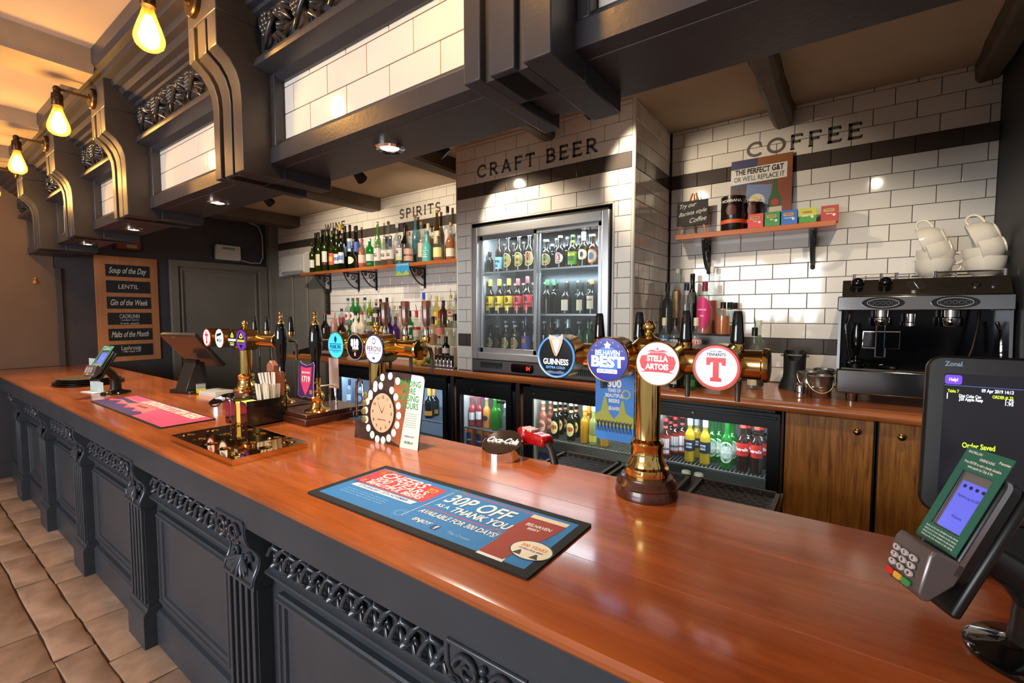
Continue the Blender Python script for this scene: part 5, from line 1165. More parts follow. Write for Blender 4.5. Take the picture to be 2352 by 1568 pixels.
# wire drip grid hung on the first group
b = MB()
fr2 = [(.062, 1.60 - .03), (.062, 1.485), (.112, 1.485), (.112, 1.44), (.155, 1.44), (.155, 1.485), (.21, 1.485), (.21, 1.57)]
b.tube([(p[0], 3.02, p[1]) for p in fr2], .003, 6, closed=True)
for i in range(11):
    z = 1.495 + i * .007; b.tube([(.062, 3.021, z), (.21, 3.021, z)], .0012, 4)
for x in (.115, .15): b.tube([(x, 3.018, 1.44), (x, 3.018, 1.6)], .0028, 6)
K(b).build('wire_grid', CHROME, cm, kind='stuff')
K(MB().lathe([(.02, 1.66), (.02, 1.62), (.026, 1.615), (.026, 1.60), (.018, 1.596), (0, 1.596)], 18, (.25, 3.05, 0))).build('hot_water_spout', CHROME, cm)
K(MB().tube([(.0, 3.02, 1.68), (.0, 3.0, 1.64), (-.012, 2.995, 1.60), (-.004, 3.0, 1.50), (.012, 3.02, 1.40)], .006, 8)).build('steam_wand', CHROME, cm)
K(MB().tube([(.49, 3.03, 1.68), (.485, 3.01, 1.6), (.47, 3.0, 1.5), (.452, 3.0, 1.43)], .007, 8)).build('steam_wand', mat('wand_dark', (60, 50, 44), .25, .8), cm)
K(MB().tube([(.55, 3.03, 1.62), (.56, 3.0, 1.58), (.565, 3.0, 1.46)], .008, 8)).build('steam_wand', CHROME, cm)
K(MB().lathe([(.0, 1.378), (.034, 1.378), (.034, 1.40), (.012, 1.412), (.010, 1.44), (.014, 1.46), (.022, 1.50), (.022, 1.56), (.014, 1.60), (.016, 1.61), (0, 1.612)], 18, (.036, 3.02, 0))).build('tamper', BLACKG, cm)
pf = K(MB().lathe([(.0, 1.379), (.03, 1.379), (.034, 1.41), (.032, 1.415), (0, 1.415)], 22, (.028, 3.075, 0)).tube([(.06, 3.06, 1.40), (.10, 3.04, 1.397)], .010, 10)).build('portafilter', CHROME, cm)
K(MB().tube([(.10, 3.04, 1.397), (.13, 3.025, 1.394), (.20, 2.995, 1.388)], [.010, .0135, .011], 10)).build('portafilter_handle', BLACKG, pf)
b = MB()
for x in (x0 + .06, .13, .19, .34, .585): b.cyl((x, 3.12, 1.838), (x, 3.12, 1.872), .008, n=10)
b.tube([(x0 + .06, 3.12, 1.866), (.19, 3.12, 1.866)], .0045, 8); b.tube([(.34, 3.12, 1.866), (.585, 3.12, 1.866)], .0045, 8)
b.cyl((x0 + .06, 3.38, 1.838), (x0 + .06, 3.38, 1.872), .008, n=10); b.tube([(x0 + .06, 3.12, 1.866), (x0 + .06, 3.38, 1.866), (.585, 3.38, 1.866)], .0045, 8)
K(b).build('cup_rail', CHROME, cm)
# cups stacked on the machine
CUPM = mat('white_china', (232, 224, 208), .12, coat=.4)
cupme = MB().lathe([(0, .003), (.026, .0), (.030, .003), (.029, .007), (.042, .016), (.052, .032), (.057, .052), (.059, .074), (.057, .075), (.054, .052), (.048, .033), (.036, .018), (0, .012)], 28)
hdl = MB().tube([(.050, 0, .058), (.060, 0, .064), (.070, 0, .0655), (.079, 0, .062), (.0845, 0, .055), (.086, 0, .047), (.084, 0, .038), (.077, 0, .030), (.066, 0, .025), (.046, 0, .021)], .0047, 8)
cme = cupme.mesh('body', CUPM, 50); hme = hdl.mesh('handle', CUPM, 60)
cups = [('white cup lowest of the stack nearest the wall shelf', .345, 3.25, 1.839, (0, 0, 20)), ('white cup nested upright in the lowest cup near the shelf', .345, 3.25, 1.885, (0, 2, 10)),
        ('white cup lying sideways on the stack nearest the shelf', .41, 3.24, 2.0, (0, -106, 0)), ('white cup topmost of the stack nearest the wall shelf', .385, 3.235, 2.06, (0, -112, -8)),
        ('white cup lowest of the stack nearest the dark wall', .535, 3.25, 1.839, (0, 0, 5)), ('white cup nested second in the stack by the dark wall', .53, 3.25, 1.885, (0, -4, 12)),
        ('white cup lying sideways third from bottom by the dark wall', .60, 3.24, 2.0, (0, -106, 0)), ('white cup topmost of the stack by the dark wall', .575, 3.235, 2.065, (0, -112, -8))]
for lab, x, y, z, (rx, ry, rz) in cups:
    t = thing('coffee_cup', lab, 'cup', (x, y, z), group='white cups on the espresso machine', rot=(R(rx), R(ry), R(rz)), scale=1.35)
    put('body', cme, t); put('handle', hme, t)
# knock box and buckets
t = thing('knock_box', 'black flared knock box beside the steel buckets', 'knock box', (-.262, 3.33, ZB))
b = MB(); n = 40; V = []; F = []
lev = [(0, .083), (.012, .083), (.03, .078), (.07, .062), (.10, .059), (.175, .060)]
def topz(a): return .235 - .055 * max(0, -math.sin(a)) ** 3 * 1.3
for z, r in lev: V += [(r * math.cos(2 * PI * i / n), r * math.sin(2 * PI * i / n), z) for i in range(n)]
V += [(.061 * math.cos(2 * PI * i / n), .061 * math.sin(2 * PI * i / n), topz(2 * PI * i / n)) for i in range(n)]
V += [(.055 * math.cos(2 * PI * i / n), .055 * math.sin(2 * PI * i / n), topz(2 * PI * i / n)) for i in range(n)]
V += [(.053 * math.cos(2 * PI * i / n), .053 * math.sin(2 * PI * i / n), .04) for i in range(n)]
for j in range(8): F += [(j * n + i, j * n + (i + 1) % n, (j + 1) * n + (i + 1) % n, (j + 1) * n + i) for i in range(n)]
F.append(tuple(range(n))[::-1]); F.append(tuple(8 * n + i for i in range(n)))
b.add(V, F).build('bin', mat('matte_black_rubber', (30, 30, 28), .5), t, smooth=50)
MB().cyl((-.075, 0, .205), (.075, 0, .205), .007, n=12).build('knock_bar', mat('grey_bar', (120, 112, 104), .4, .6), t)
ZINC = mat('zinc_bucket', (170, 168, 164), .25, .95, noise=.1)
def bucket(label, x, y, r0, r1, h, handle=False):
    t = thing('steel_bucket', label, 'bucket', (x, y, ZB), R(random.uniform(-20, 20)), 'small steel buckets')
    MB().lathe([(r0 * .98, 0), (r0, .003), (r0 + (r1 - r0) * .45, h * .45), (r0 + (r1 - r0) * .47 + .003, h * .49), (r0 + (r1 - r0) * .5, h * .53), (r1, h - .004), (r1 + .004, h), (r1 - .001, h + .001), (r1 - .003, h - .006), (r0 * .95, .008), (0, .008)], 30).build('pail', ZINC, t)
    MB().tube([((r1 + .002) * math.cos(a), -abs(r1 * .9 * math.sin(a)) - .004, h - .016 - .075 * math.sin(a)) for a in [PI * i / 14 for i in range(15)]], .0022, 6).build('wire_handle', mat('bright_wire', (214, 200, 170), .3, .9), t)
    for s in (-1, 1): MB().ball((s * (r1 + .001), 0, h - .018), .010, 10, 6, (.5, 1, 1)).build('ear', ZINC, t)
bucket('small steel bucket with wire handle behind, near the knock box', -.175, 3.16, .042, .058, .13)
bucket('small steel bucket at front beside the espresso machine', -.118, 3.045, .046, .063, .125)
bucket('small steel bucket at the back beside the espresso machine', -.108, 3.26, .04, .052, .14)
tag(MB().lathe([(.026, 0), (.03, .004), (.031, .06), (.027, .072), (.029, .078), (.027, .078), (.025, .07), (.0, .012)], 24).build('milk_jug', CHROME), 'small chrome milk jug in front of the steel buckets', 'jug').location = (-.203, 3.0, ZB)
# steel beakers, tray and lemons by the chimney
t = thing('drip_tray', 'shallow steel tray on the counter under the steel beakers', 'tray', (-2.87, 2.95, ZB))
MB().box(-.2, .2, -.09, .12, 0, .012).build('tray', STEEL, t, bev=.004)
for i in range(5):
    x = ony(720 + (1935 + i * 58) / 6.8176, 820, 2.97).x
    tag(MB().lathe([(.021, 0), (.022, .003), (.024, .085), (.026, .087), (.022, .086), (.02, .01), (0, .01)], 20).build('steel_beaker', CHROME), 'polished steel beaker, %s from the chimney, on steel tray' % ORD[4 - i], 'beaker', 'steel beakers').location = (x, 2.97, ZB + .012)
LEM = mat('lemon_skin', (232, 200, 60), .4, bump=.15, bscale=120)
for i, (px, py, yy) in enumerate(((953, 822, 2.98), (968, 826, 2.94), (961, 812, 3.0))):
    P = ony(px, py, yy)
    o = tag(MB().ball((0, 0, 0), .034, 16, 10, (1.25, 1, 1)).build('lemon', LEM, smooth=80), 'yellow lemon on the counter, ' + ('beside the purple bottle', 'nearest the counter edge', 'lying on the others')[i], 'lemon', 'lemons'); o.location = (P.x, yy, ZB + .034 + (.05 if i == 2 else 0)); o.rotation_euler = (0, R(10 * i), R(40 * i))
for i in range(2):
    P = ony(985 + 8 * i, 815, 3.04)
    o = tag(MB().ball((0, 0, 0), .03, 14, 8, (1.15, 1, 1)).build('lime', mat('lime_skin', (90, 130, 40), .4), smooth=80), 'green lime ' + ('beside the lemons', 'next to the steel beakers')[i], 'lime', 'limes'); o.location = (P.x + .03 * i, 3.04, ZB + .03)
# wall notice, alarm box, air unit
t = thing('wall_notice', 'black framed notice on the tiles beside the grey boxing', 'notice', (-5.47, YB - .012, 1.68))
a, c = ony(735, 700, YB - .02), ony(758, 722, YB - .02); w = c.x - a.x; zt = ony(735, 665, YB - .02).z; zb = ony(735, 722, YB - .02).z
t.location = ((a.x + c.x) / 2, YB - .009, zb)
MB().box(-w / 2, w / 2, -.008, 0, 0, zt - zb).build('frame', mat('notice_black', (36, 34, 28), .4), t, bev=.002)
for i in range(8): patch(t, 'print_line', rrect(w * (.6 if i % 2 else .5), .012, .002), (0, -.0085, (zt - zb) * (.9 - i * .1)), XA, ZA, pm((70, 66, 56)))
t = thing('alarm_box', 'white plastic box with cable on the dark wall above the door', 'alarm box', (XE + .01, 2.75, 2.43))
MB().prism(rrect(.31, .20, .02, 4, 0, 0), 0, .06, 'x').build('casing', mat('white_plastic', (222, 222, 218), .4), t, bev=.008)
patch(t, 'print', rrect(.16, .03, .01), (.061, 0, .055), YA, ZA, pm((120, 170, 140)))
MB().tube([(.02, .155, -.08), (.02, .30, -.11), (.02, .43, -.10), (.02, .47, -.02), (.02, .47, .28), (.02, .42, .42), (.02, .1, .5)], .008, 8).build('cable', mat('white_cable', (200, 200, 196), .5), t)
t.location = onx(521, 581, XE + .01)
t = thing('air_unit', 'white wall-mounted air unit in front of the tiles beside the wine', 'air conditioner', (-6.3, YB - .012, 2.24))
a, c = ony(650, 612, 3.45).x, ony(703, 612, 3.45).x
t.location = ((a + c) / 2, YB - .012, 2.20); w = c - a
MB().prism([(0, 0), (-.11, 0), (-.14, .03), (-.14, .25), (-.10, .29), (0, .29)], -w / 2, w / 2).build('casing', mat('white_plastic', (222, 222, 218), .4), t, bev=.006)
MB().box(-w / 2 + .03, w / 2 - .03, -.142, -.12, .02, .045).build('vent', mat('vent_grey', (150, 150, 148), .5), t, smooth=0)
# menu board on the end wall
t = thing('menu_board', 'plywood menu board with six chalk panels on the end wall', 'menu board', (XE + .012, 1.80, 1.12))
PLY = wood('orange_plywood', (206, 140, 92), (190, 120, 72), 'Z', .5, .2, scale=5)
y0, y1 = onx(221, 700, XE + .02).y, onx(365, 700, XE + .02).y; yc = (y0 + y1) / 2; W2 = (y1 - y0); zt = onx(290, 590, XE + .02).z; zb = onx(290, 829, XE + .02).z
t.location = (XE + .001, yc, zb); Hm = zt - zb
MB().box(0, .018, -W2 / 2, W2 / 2, 0, Hm).build('plywood', PLY, t, bev=.002)
for i, s in enumerate((('Soup of the Day',), ('LENTIL',), ('Gin of the Week',), ('CAORUNN', '- juniper berry', 'fresh apple'), ('Malts of the Month',), ('Laphroaig', '- Islay single malt'))):
    z = Hm * (.865 - i * .152)
    p = MB().box(.018, .023, -W2 * .34, W2 * .36, z - Hm * .057, z + Hm * .057).build('chalk_panel', CHALK, t, smooth=0)
    for k, q in enumerate(s):
        sz = .095 if i % 2 == 0 else (.07 if k == 0 else .028)
        text(p, q, (.0232, 0, z + (0 if len(s) == 1 else .025 - .04 * k)), YA, ZA, sz, CH, bold=.012 if i % 2 == 0 else .004, shear=.35 if i % 2 == 0 else .1, fit=W2 * (.6 if i % 2 == 0 else (.32 if k == 0 else .3)))
t = thing('wall_sign', 'small framed orange sign high on the end wall above the menu board', 'sign', (XE + .001, 1.75, 2.4))
P = onx(295, 565, XE + .01); t.location = (XE + .001, P.y, P.z - .06)
MB().box(0, .02, -.14, .14, 0, .2).build('frame', mat('dark_frame', (50, 24, 16), .4), t, bev=.004)
patch(t, 'print', rrect(.22, .15, .004), (.0205, 0, .1), YA, ZA, pm((150, 70, 36))); patch(t, 'print', rrect(.1, .04, .004), (.0212, .03, .06), YA, ZA, pm((190, 170, 150)))
t = thing('wall_hook', 'tiny amber and brass hook on the end wall', 'hook', (XE, .9, 1.95))
P = onx(81, 648, XE + .01); t.location = P
MB().lathe([(0, -.02), (.018, -.015), (.022, 0), (.016, .02), (0, .03)], 12).build('knob', mat('amber_resin', (190, 110, 30), .2, coat=.5), t); MB().lathe([(.012, .03), (.012, .045), (0, .045)], 10).build('cap', BRASS, t)

# box and binder at the end of the back counter
P = ony(752, 838, 2.92)
t = thing('counter_box', 'dark brown box with script lettering on the back counter behind the hand pumps', 'box', (P.x - .02, 2.92, ZB), R(4))
MB().box(-.2, .12, 0, .16, .0005, .165).build('carton', mat('dark_brown_card', (44, 30, 28), .4), t, bev=.003)
text(t, 'Glenfiddich', (-.02, -.0008, .045), XA, ZA, .05, mat('pale_script', (190, 180, 170), .5), shear=.3)
P = ony(700, 822, 2.85)
t = thing('binder', 'black sloping binder with a tan strip on the back counter', 'binder', (P.x, 2.85, ZB), R(4))
MB().prism([(-.22, 0), (.2, 0), (.2, .09), (.12, .10), (-.22, .03)], 0, .22, 'y').build('cover', BLACK, t, bev=.004)
MB().box(-.05, .18, -.03, -.002, .0005, .012).build('strip', mat('tan_strip', (190, 130, 60), .5), t, smooth=0)
# ------------------------------------------------------------------ beer fonts
LIT = {}
def lit(name, c, e=1.1): return mat('lit_' + name, c, .25, emit=e, coat=.5)
HORN = XA
def art(lens, x, y, z):
    """returns a helper that lays flat graphics on a lens facing the customer"""
    cnt = [0]
    def P(name, poly, m, lift=None):
        cnt[0] += 1
        return patch(lens, name, poly, (x, y, z), XA, ZA, m, th=.0003, lift=.0005 * cnt[0] if lift is None else lift)
    def Tx(s, dx, dz, size, m, **k):
        cnt[0] += 1
        return text(lens, s, (x + dx, y, z + dz), XA, ZA, size, m, lift=.0005 * cnt[0], **k)
    return P, Tx
def ringp(r0, r1, n=40): return None
def ring_tube(lens, x, y, z, r, w, m, name='rim'):
    return MB().tube([(x + r * math.cos(2 * PI * i / 40), y, z + r * math.sin(2 * PI * i / 40)) for i in range(40)], w, 6, closed=True).build(name, m, lens)
def font(label, cx, cy, tube, lenses, handles, wood_base=True, zt=1.522, hstyle='black', base_z=1.10):
    """T-bar font: wooden foot, brass column, horizontal barrel, lit lenses towards the customer, taps behind"""
    t = thing('beer_font', label, 'beer font', (cx, cy, base_z), group='brass beer fonts')
    rel = lambda X: X - cx
    z0 = zt - base_z
    MB().lathe([(.095, 0), (.096, .012), (.09, .03), (.092, .036), (.088, .044), (.080, .052), (.078, .06), (.06, .064), (0, .064)], 36).build('wooden_foot', DARKWOOD, t)
    MB().lathe([(.066, .062), (.068, .07), (.066, .088), (.058, .094), (.056, .104), (.049, .116), (.047, .15), (.05, .156), (.05, .164), (.043, .172), (.0385, .176), (.0385, z0)], 32, caps=False).build('column', BRASS, t)
    a, b = rel(tube[0]), rel(tube[1])
    MB().lathe([(.0, a - .012), (.03, a - .01), (.044, a - .004), (.046, a), (.046, a + .008), (.040, a + .012), (.040, b - .012), (.046, b - .008), (.046, b), (.043, b + .005), (.03, b + .007), (0, b + .008)], 30, (0, 0, z0), 'x').build('barrel', BRASSD if hstyle == 'black' else BRASS, t)
    MB().lathe([(.05, z0 + .02), (.054, z0 + .03), (.054, z0 + .046), (.046, z0 + .052), (.036, z0 + .062), (.026, z0 + .066), (.013, z0 + .074), (.0105, z0 + .080), (.014, z0 + .083), (.019, z0 + .094), (.019, z0 + .104), (.012, z0 + .115), (0, z0 + .118)], 26).build('finial', BRASS, t)
    for i, (X, dz, r, yf, fn) in enumerate(lenses):
        x, y, z = rel(X), yf - cy, z0 + dz
        h = MB().lathe([(r * .95, y + .002), (r * 1.05, y), (r * 1.07, y + .006), (r * 1.04, y + .012), (r * 1.04, -.012), (r * .9, -.004)], 36, (x, 0, z), 'y', caps=False).build('lens_housing', BRASSD if hstyle == 'black' else BRASS, t)
        fn(h, x, y, z, r)
    for i, X in enumerate(handles):
        x, yb, z = rel(X[0]), X[1] - cy, z0 + .036
        hh = X[2] - zt - .036
        MB().lathe([(.013, z - .01), (.016, z), (.019, z + .004), (.019, z + .018), (.014, z + .024)], 18, (x, yb, 0)).build('tap_collar', BRASS, t)
        if hstyle == 'black':
            MB().lathe([(.018, z + .02), (.0185, z + .03), (.0165, z + hh * .5), (.0125, z + hh * .93), (.010, z + hh), (0, z + hh)], 14, (x, yb, 0)).build('tap_handle', BLACKG, t)
        else:
            MB().lathe([(.014, z + .02), (.016, z + .05), (.011, z + .06), (.0125, z + .068)], 16, (x, yb, 0)).build('tap_body', CHROME, t)
            MB().lathe([(.014, z + .066), (.0165, z + .08), (.0205, z + hh * .97), (.017, z + hh), (0, z + hh)], 8, (x, yb, 0)).build('tap_handle', DARKWOOD, t)
        MB().tube([(x, yb - .02, z - .03), (x, yb + .02, z - .035), (x, yb + .03, z - .06), (x, yb + .03, z - .15)], [.009, .010, .010, .007], 10).build('spout', mat('spout_steel', (120, 114, 106), .25, .9), t)
    return t
RED = lit('red', (206, 50, 56), .5); WHT_L = lit('white', (232, 240, 252), .62); BLU_L = lit('blue', (20, 40, 200), 1.2); BLK_L = mat('lens_black', (12, 14, 18), .12, coat=.6)
CYN_L = lit('cyan', (60, 190, 235), .9); LETT = lit('letter_white', (246, 246, 246), 1.0)
GOLD = mat('gold_print', (206, 160, 90), .3, .6); DKP = mat('dark_print', (24, 26, 34), .4)
def a_stout(l, x, y, z, r):
    P, T = art(l, x, y, z); P('lens', circ(r, 44), BLK_L)
    ring_tube(l, x, y - .001, z, r * .985, .003, lit('edge_blue', (70, 140, 235), 1.0))
    # harp standing proud of the rim
    hp = [(-.029, .072), (-.022, .082), (-.006, .078), (.008, .074), (.020, .080), (.026, .088), (.030, .078), (.027, .055), (.016, .025), (.006, .005), (-.001, .004), (-.010, .02), (-.018, .045), (-.024, .062)]
    P('harp', [(a * .95, b * .88 - .002) for a, b in hp], mat('harp_cream', (236, 226, 206), .35), lift=.004)
    P('harp_strings', [(a * .95, b * .88 - .002) for a, b in ((-.016, .062), (.0, .066), (.018, .066), (.018, .05), (.006, .016), (.0, .018))], mat('harp_white', (246, 246, 244), .4), lift=.0048)
    P('harp_gold', [(a * .95, b * .88 - .002) for a, b in ((-.024, .066), (-.018, .066), (-.004, .02), (.002, .006), (-.002, .006), (-.012, .028))], GOLD, lift=.0055)  # gold part of the harp, laid over the cream in its own colour
    T('GUINNESS', 0, -.018, .026, LETT, bold=.025, fit=.094); T('EXTRA COLD', 0, -.036, .011, lit('letter_blue', (110, 170, 240), .8), fit=.07)
    P('wave', [(-.036, -.05), (-.02, -.046), (.0, -.049), (.02, -.045), (.036, -.05), (.028, -.056), (-.028, -.056)], mat('wave_blue', (90, 120, 170), .4))
def a_best(l, x, y, z, r):
    P, T = art(l, x, y, z); P('lens', circ(r, 44), lit('deep_blue', (14, 16, 130), .8)); P('glow', circ(r * .62, 36), lit('mid_blue', (40, 90, 235), 1.3))
    P('crest', star(.012, 5, .6, 0, .043), LETT); T('BELHAVEN', 0, .020, .022, LETT, bold=.03, fit=.08); T('BEST', 0, -.008, .044, LETT, bold=.05, fit=.108)
    P('strap', rrect(.066, .012, .002, 3, 0, -.035), LETT); T('EXTRA COLD', 0, -.035, .0095, DKP, bold=.02, fit=.055)
    for i in range(7):
        a = R(30 + i * 20); P('spark', circ(.0012, 8, r * .85 * math.cos(a), r * .85 * math.sin(a)), LETT)
def a_stella(l, x, y, z, r):
    P, T = art(l, x, y, z); P('lens', circ(r, 44), WHT_L)
    P('cartouche', [(-.046, -.014), (-.052, .006), (-.046, .022), (-.03, .024), (-.02, .032), (.02, .032), (.03, .024), (.046, .022), (.052, .006), (.046, -.014), (.034, -.020), (.05, -.026), (.02, -.024), (-.02, -.024), (-.05, -.026), (-.034, -.020)], RED)
    P('star', star(.006, 5, .4, 0, .042), RED); P('ornament', [(-.03, .034), (-.016, .04), (0, .036), (.016, .04), (.03, .034), (.012, .033), (-.012, .033)], RED)
    T('STELLA', 0, .014, .022, LETT, bold=.04, fit=.06); T('ARTOIS', 0, -.009, .022, LETT, bold=.04, fit=.066)
def a_tee(l, x, y, z, r, name=True):
    P, T = art(l, x, y, z); k = r / .062
    P('lens_rim', circ(r, 48), RED); P('lens', circ(r * .89, 44), WHT_L)
    tp = [(-.026, .028), (.026, .028), (.026, .006), (.016, .006), (.014, .014), (.008, .014), (.008, -.028), (.015, -.030), (.015, -.040), (-.015, -.040), (-.015, -.030), (-.008, -.028), (-.008, .014), (-.014, .014), (-.016, .006), (-.026, .006)]
    P('letter', [(a * k, b * k) for a, b in tp], RED)
    if name: T("TENNENT'S", 0, .036 * k, .0115 * k, DKP, bold=.03, fit=.05 * k); T('ESTD 1885', 0, .045 * k, .006 * k, DKP, fit=.03 * k)
yL = 1.305
font('tall brass beer font with four lit round badges in front of the blue card', -.495, 1.40, (-.83, -.172),
     [(-.768, .0, .067, yL, a_stout), (-.588, .0, .065, yL, a_best), (-.436, -.003, .060, yL, a_stella), (-.280, -.003, .058, yL, a_tee)],
     [(-.672, 1.425, 1.662), (-.535, 1.425, 1.666), (-.392, 1.425, 1.670), (-.252, 1.425, 1.668)])
def a_ipa(l, x, y, z, r):
    P, T = art(l, x, y, z); P('lens', circ(r, 40), CYN_L)
    P('shield', [(-.011, .030), (-.006, .044), (.006, .044), (.011, .030), (.006, .018), (0, .012), (-.006, .018)], mat('navy_print', (20, 50, 110), .4))
    NV = mat('navy_print', (20, 50, 110), .4)
    P('rule', rrect(.10, .003, .001, 2, 0, .008), NV); P('rule', rrect(.10, .003, .001, 2, 0, -.024), NV)
    T('PUNK IPA', 0, -.008, .026, NV, bold=.03, fit=.09); T('5.6% CRAFT BEER', 0, -.032, .008, NV, fit=.05)
def a_dark(l, x, y, z, r):
    P, T = art(l, x, y, z); P('lens_rim', circ(r, 40), mat('lens_silver', (200, 200, 196), .3, .6)); P('lens', circ(r * .93, 40), BLK_L)
    T('810', 0, .018, .045, LETT, bold=.07, fit=.06); T('HOPS', .006, -.006, .018, LETT, bold=.05, fit=.045)
    P('flag', rrect(.014, .016, .001, 2, .004, -.034), RED); P('flag_cross', [(.002, -.042), (.006, -.042), (.006, -.026), (.002, -.026)], LETT); T('Craft Beer', 0, -.018, .009, GOLD, shear=.3)
def a_peroni(l, x, y, z, r):
    P, T = art(l, x, y, z); P('lens', circ(r, 40), WHT_L); ring_tube(l, x, y, z, r * .99, .0028, mat('peroni_blue', (30, 50, 120), .3))
    P('crest', circ(.012, 20, 0, .036, .014), mat('grey_crest', (110, 104, 110), .4)); P('crest_inner', circ(.008, 16, 0, .036, .009), WHT_L)
    T('PERONI', 0, .0, .032, mat('plum_print', (110, 40, 60), .4), bold=.01, fit=.096); T('NASTRO AZZURRO', 0, -.018, .01, mat('blue_print_small', (60, 70, 140), .4), fit=.08); P('seal', circ(.010, 16, 0, -.04, .006), mat('grey_crest', (110, 104, 110), .4))
font('brass beer font with pale blue, black and white round badges behind the clock display', -1.80, 1.40, (-2.13, -1.505),
     [(ony(771, 793, 1.345).x, .0, .062, 1.345, a_ipa), (ony(815, 793, 1.335).x, .0, .062, 1.335, a_dark), (ony(859, 797, 1.30).x, .0, .062, 1.30, a_peroni)],
     [(-1.79, 1.44, 1.715), (-1.645, 1.44, 1.718), (-1.508, 1.44, 1.718)], hstyle='wood', zt=1.505)
def a_bar(l, x, y, z, r):
    P, T = art(l, x, y, z); P('lens', circ(r, 36), WHT_L); P('stripe', [(-.04, .010), (.03, .022), (.034, .040), (-.036, .028)], DKP); T('MUSA', 0, -.014, .03, DKP, bold=.02, fit=.07)
def a_lime(l, x, y, z, r):
    P, T = art(l, x, y, z); P('lens', circ(r, 36), BLK_L); LM = lit('lime', (206, 222, 40), .5)
    for q in ([(-.024, .018), (.0, .044), (.024, .018), (.016, .018), (0, .034), (-.016, .018)], [(-.024, .018), (.024, .018), (.012, .010), (-.012, .010)], [(-.003, .018), (.003, .018), (.003, .04), (-.003, .04)]): P('arrow', q, LM)
    T('STRONGBOW', 0, -.006, .020, LETT, bold=.04, fit=.105); T('ORIGINAL', 0, -.024, .012, LM, fit=.06); T('CIDER', 0, -.036, .010, LETT, fit=.05)
def a_purple(l, x, y, z, r):
    P, T = art(l, x, y, z); P('lens', circ(r, 36), lit('purple', (90, 40, 180), .5)); P('diamond', [(-.055, 0), (-.01, .058), (.045, 0), (0, -.055)], BLK_L); LM = lit('lime', (206, 222, 40), .5)
    for q in ([(-.024, .018), (.0, .044), (.024, .018), (.016, .018), (0, .034), (-.016, .018)], [(-.024, .018), (.024, .018), (.012, .010), (-.012, .010)]): P('arrow', q, LM)
    T('STRONGBOW', 0, -.006, .020, LM, bold=.04, fit=.095); T('DARK FRUIT', 0, -.024, .012, lit('violet_text', (140, 90, 230), .8), fit=.07)
font('furthest brass beer font with four badges beside the black till', -3.16, 1.42, (-3.66, -2.74),
     [(-3.53, .0, .06, 1.34, lambda l, x, y, z, r: a_tee(l, x, y, z, r)), (-3.35, .0, .06, 1.345, a_bar), (-3.175, .0, .06, 1.35, a_lime), (-3.01, .0, .062, 1.33, a_purple)],
     [(-3.10, 1.455, 1.642), (-2.945, 1.455, 1.642), (-2.66, 1.455, 1.644)], zt=1.50)

# ------------------------------------------------------------------ hand pumps
def handpump(label, x, y, zb):
    t = thing('hand_pump', label, 'hand pump', (x, y, zb), group='hand pumps', scale=.9)
    MB().lathe([(.072, 0), (.074, .004), (.07, .01), (.05, .016), (.036, .026), (.03, .044), (.036, .06), (.043, .078), (.043, .092), (.034, .108), (.024, .116), (.026, .122), (.022, .13), (.022, .19), (.025, .196), (.02, .2)], 30).build('brass_base', BRASS, t)
    MB().lathe([(.021, .19), (.026, .196), (.0245, .215), (.022, .24), (.024, .27), (.031, .33), (.037, .385), (.0375, .42), (.033, .46), (.026, .49), (.019, .503), (0, .505)], 28).build('handle', BLACKG, t)
    MB().lathe([(.021, .495), (.022, .502), (.019, .51), (.011, .52), (.009, .527), (.012, .532), (.013, .54), (.010, .548), (.0085, .552), (.0115, .558), (.0115, .566), (.006, .573), (0, .574)], 22).build('finial', BRASS, t)
    return t
bx1, by0 = -2.16, 1.262
bm = MB().box(-.29, 0, 0, .36, 0, .034).box(-.275, -.012, .012, .35, .034, .056)
t = tag(bm.build('pump_plinth', DARKWOOD, bev=.004), 'dark wooden plinth under the hand pump with the purple clip', 'plinth', 'hand pump plinths'); t.location = (bx1, by0 - .02, 1.10)
p1 = handpump('black and brass hand pump with the purple and pink clip', -2.225, 1.345, 1.156)
bm2 = MB().box(-.27, 0, 0, .22, 0, .034).box(-.255, -.012, .012, .21, .034, .056)
t = tag(bm2.build('pump_plinth', DARKWOOD, bev=.004), 'dark wooden plinth behind the straw caddy', 'plinth', 'hand pump plinths'); t.location = (-2.46, 1.27, 1.10)
p2 = handpump('black and brass hand pump with the copper house-shaped clip', ony(645, 760, 1.36).x, 1.36, 1.156)
# pump clips
t = thing('pump_clip', 'purple pump clip with pink shield numbered 1719 on the hand pump', 'pump clip', (-2.19, 1.268, 1.262), 0)
t.rotation_euler = (R(-4), 0, R(6))
cl_ = [(-.058, .145), (-.05, .16), (-.035, .148), (.0, .140), (.035, .148), (.05, .16), (.058, .145), (.055, .07), (.06, -.01), (.03, -.02), (0, -.012), (-.03, -.02), (-.06, -.01), (-.055, .07)]
cl = MB().plate(cl_, (0, 0, 0), XA, ZA, .006).build('clip_board', mat('purple_print', (70, 30, 90), .35), t)
MB().tube([(a, -.004, b) for a, b in cl_], .0022, 5, closed=True).build('clip_edge', mat('lilac_edge', (190, 170, 200), .4), t)
patch(t, 'shield', [(-.042, .135), (.0, .128), (.042, .135), (.038, .06), (.02, .02), (0, -.008), (-.02, .02), (-.038, .06)], (0, -.0062, 0), XA, ZA, mat('pink_print', (214, 60, 110), .4))
text(t, '1719', (0, -.0072, .072), XA, ZA, .04, WHITE, bold=.03, fit=.06); text(t, 'BELHAVEN', (0, -.0072, .105), XA, ZA, .013, WHITE, bold=.03)
patch(t, 'seal', circ(.012, 16, .042, .01), (0, -.0066, 0), XA, ZA, GOLD)
MB().cyl((0, 0, .05), (0, .06, .05), .006, n=8).build('clip_arm', BRASS, t)
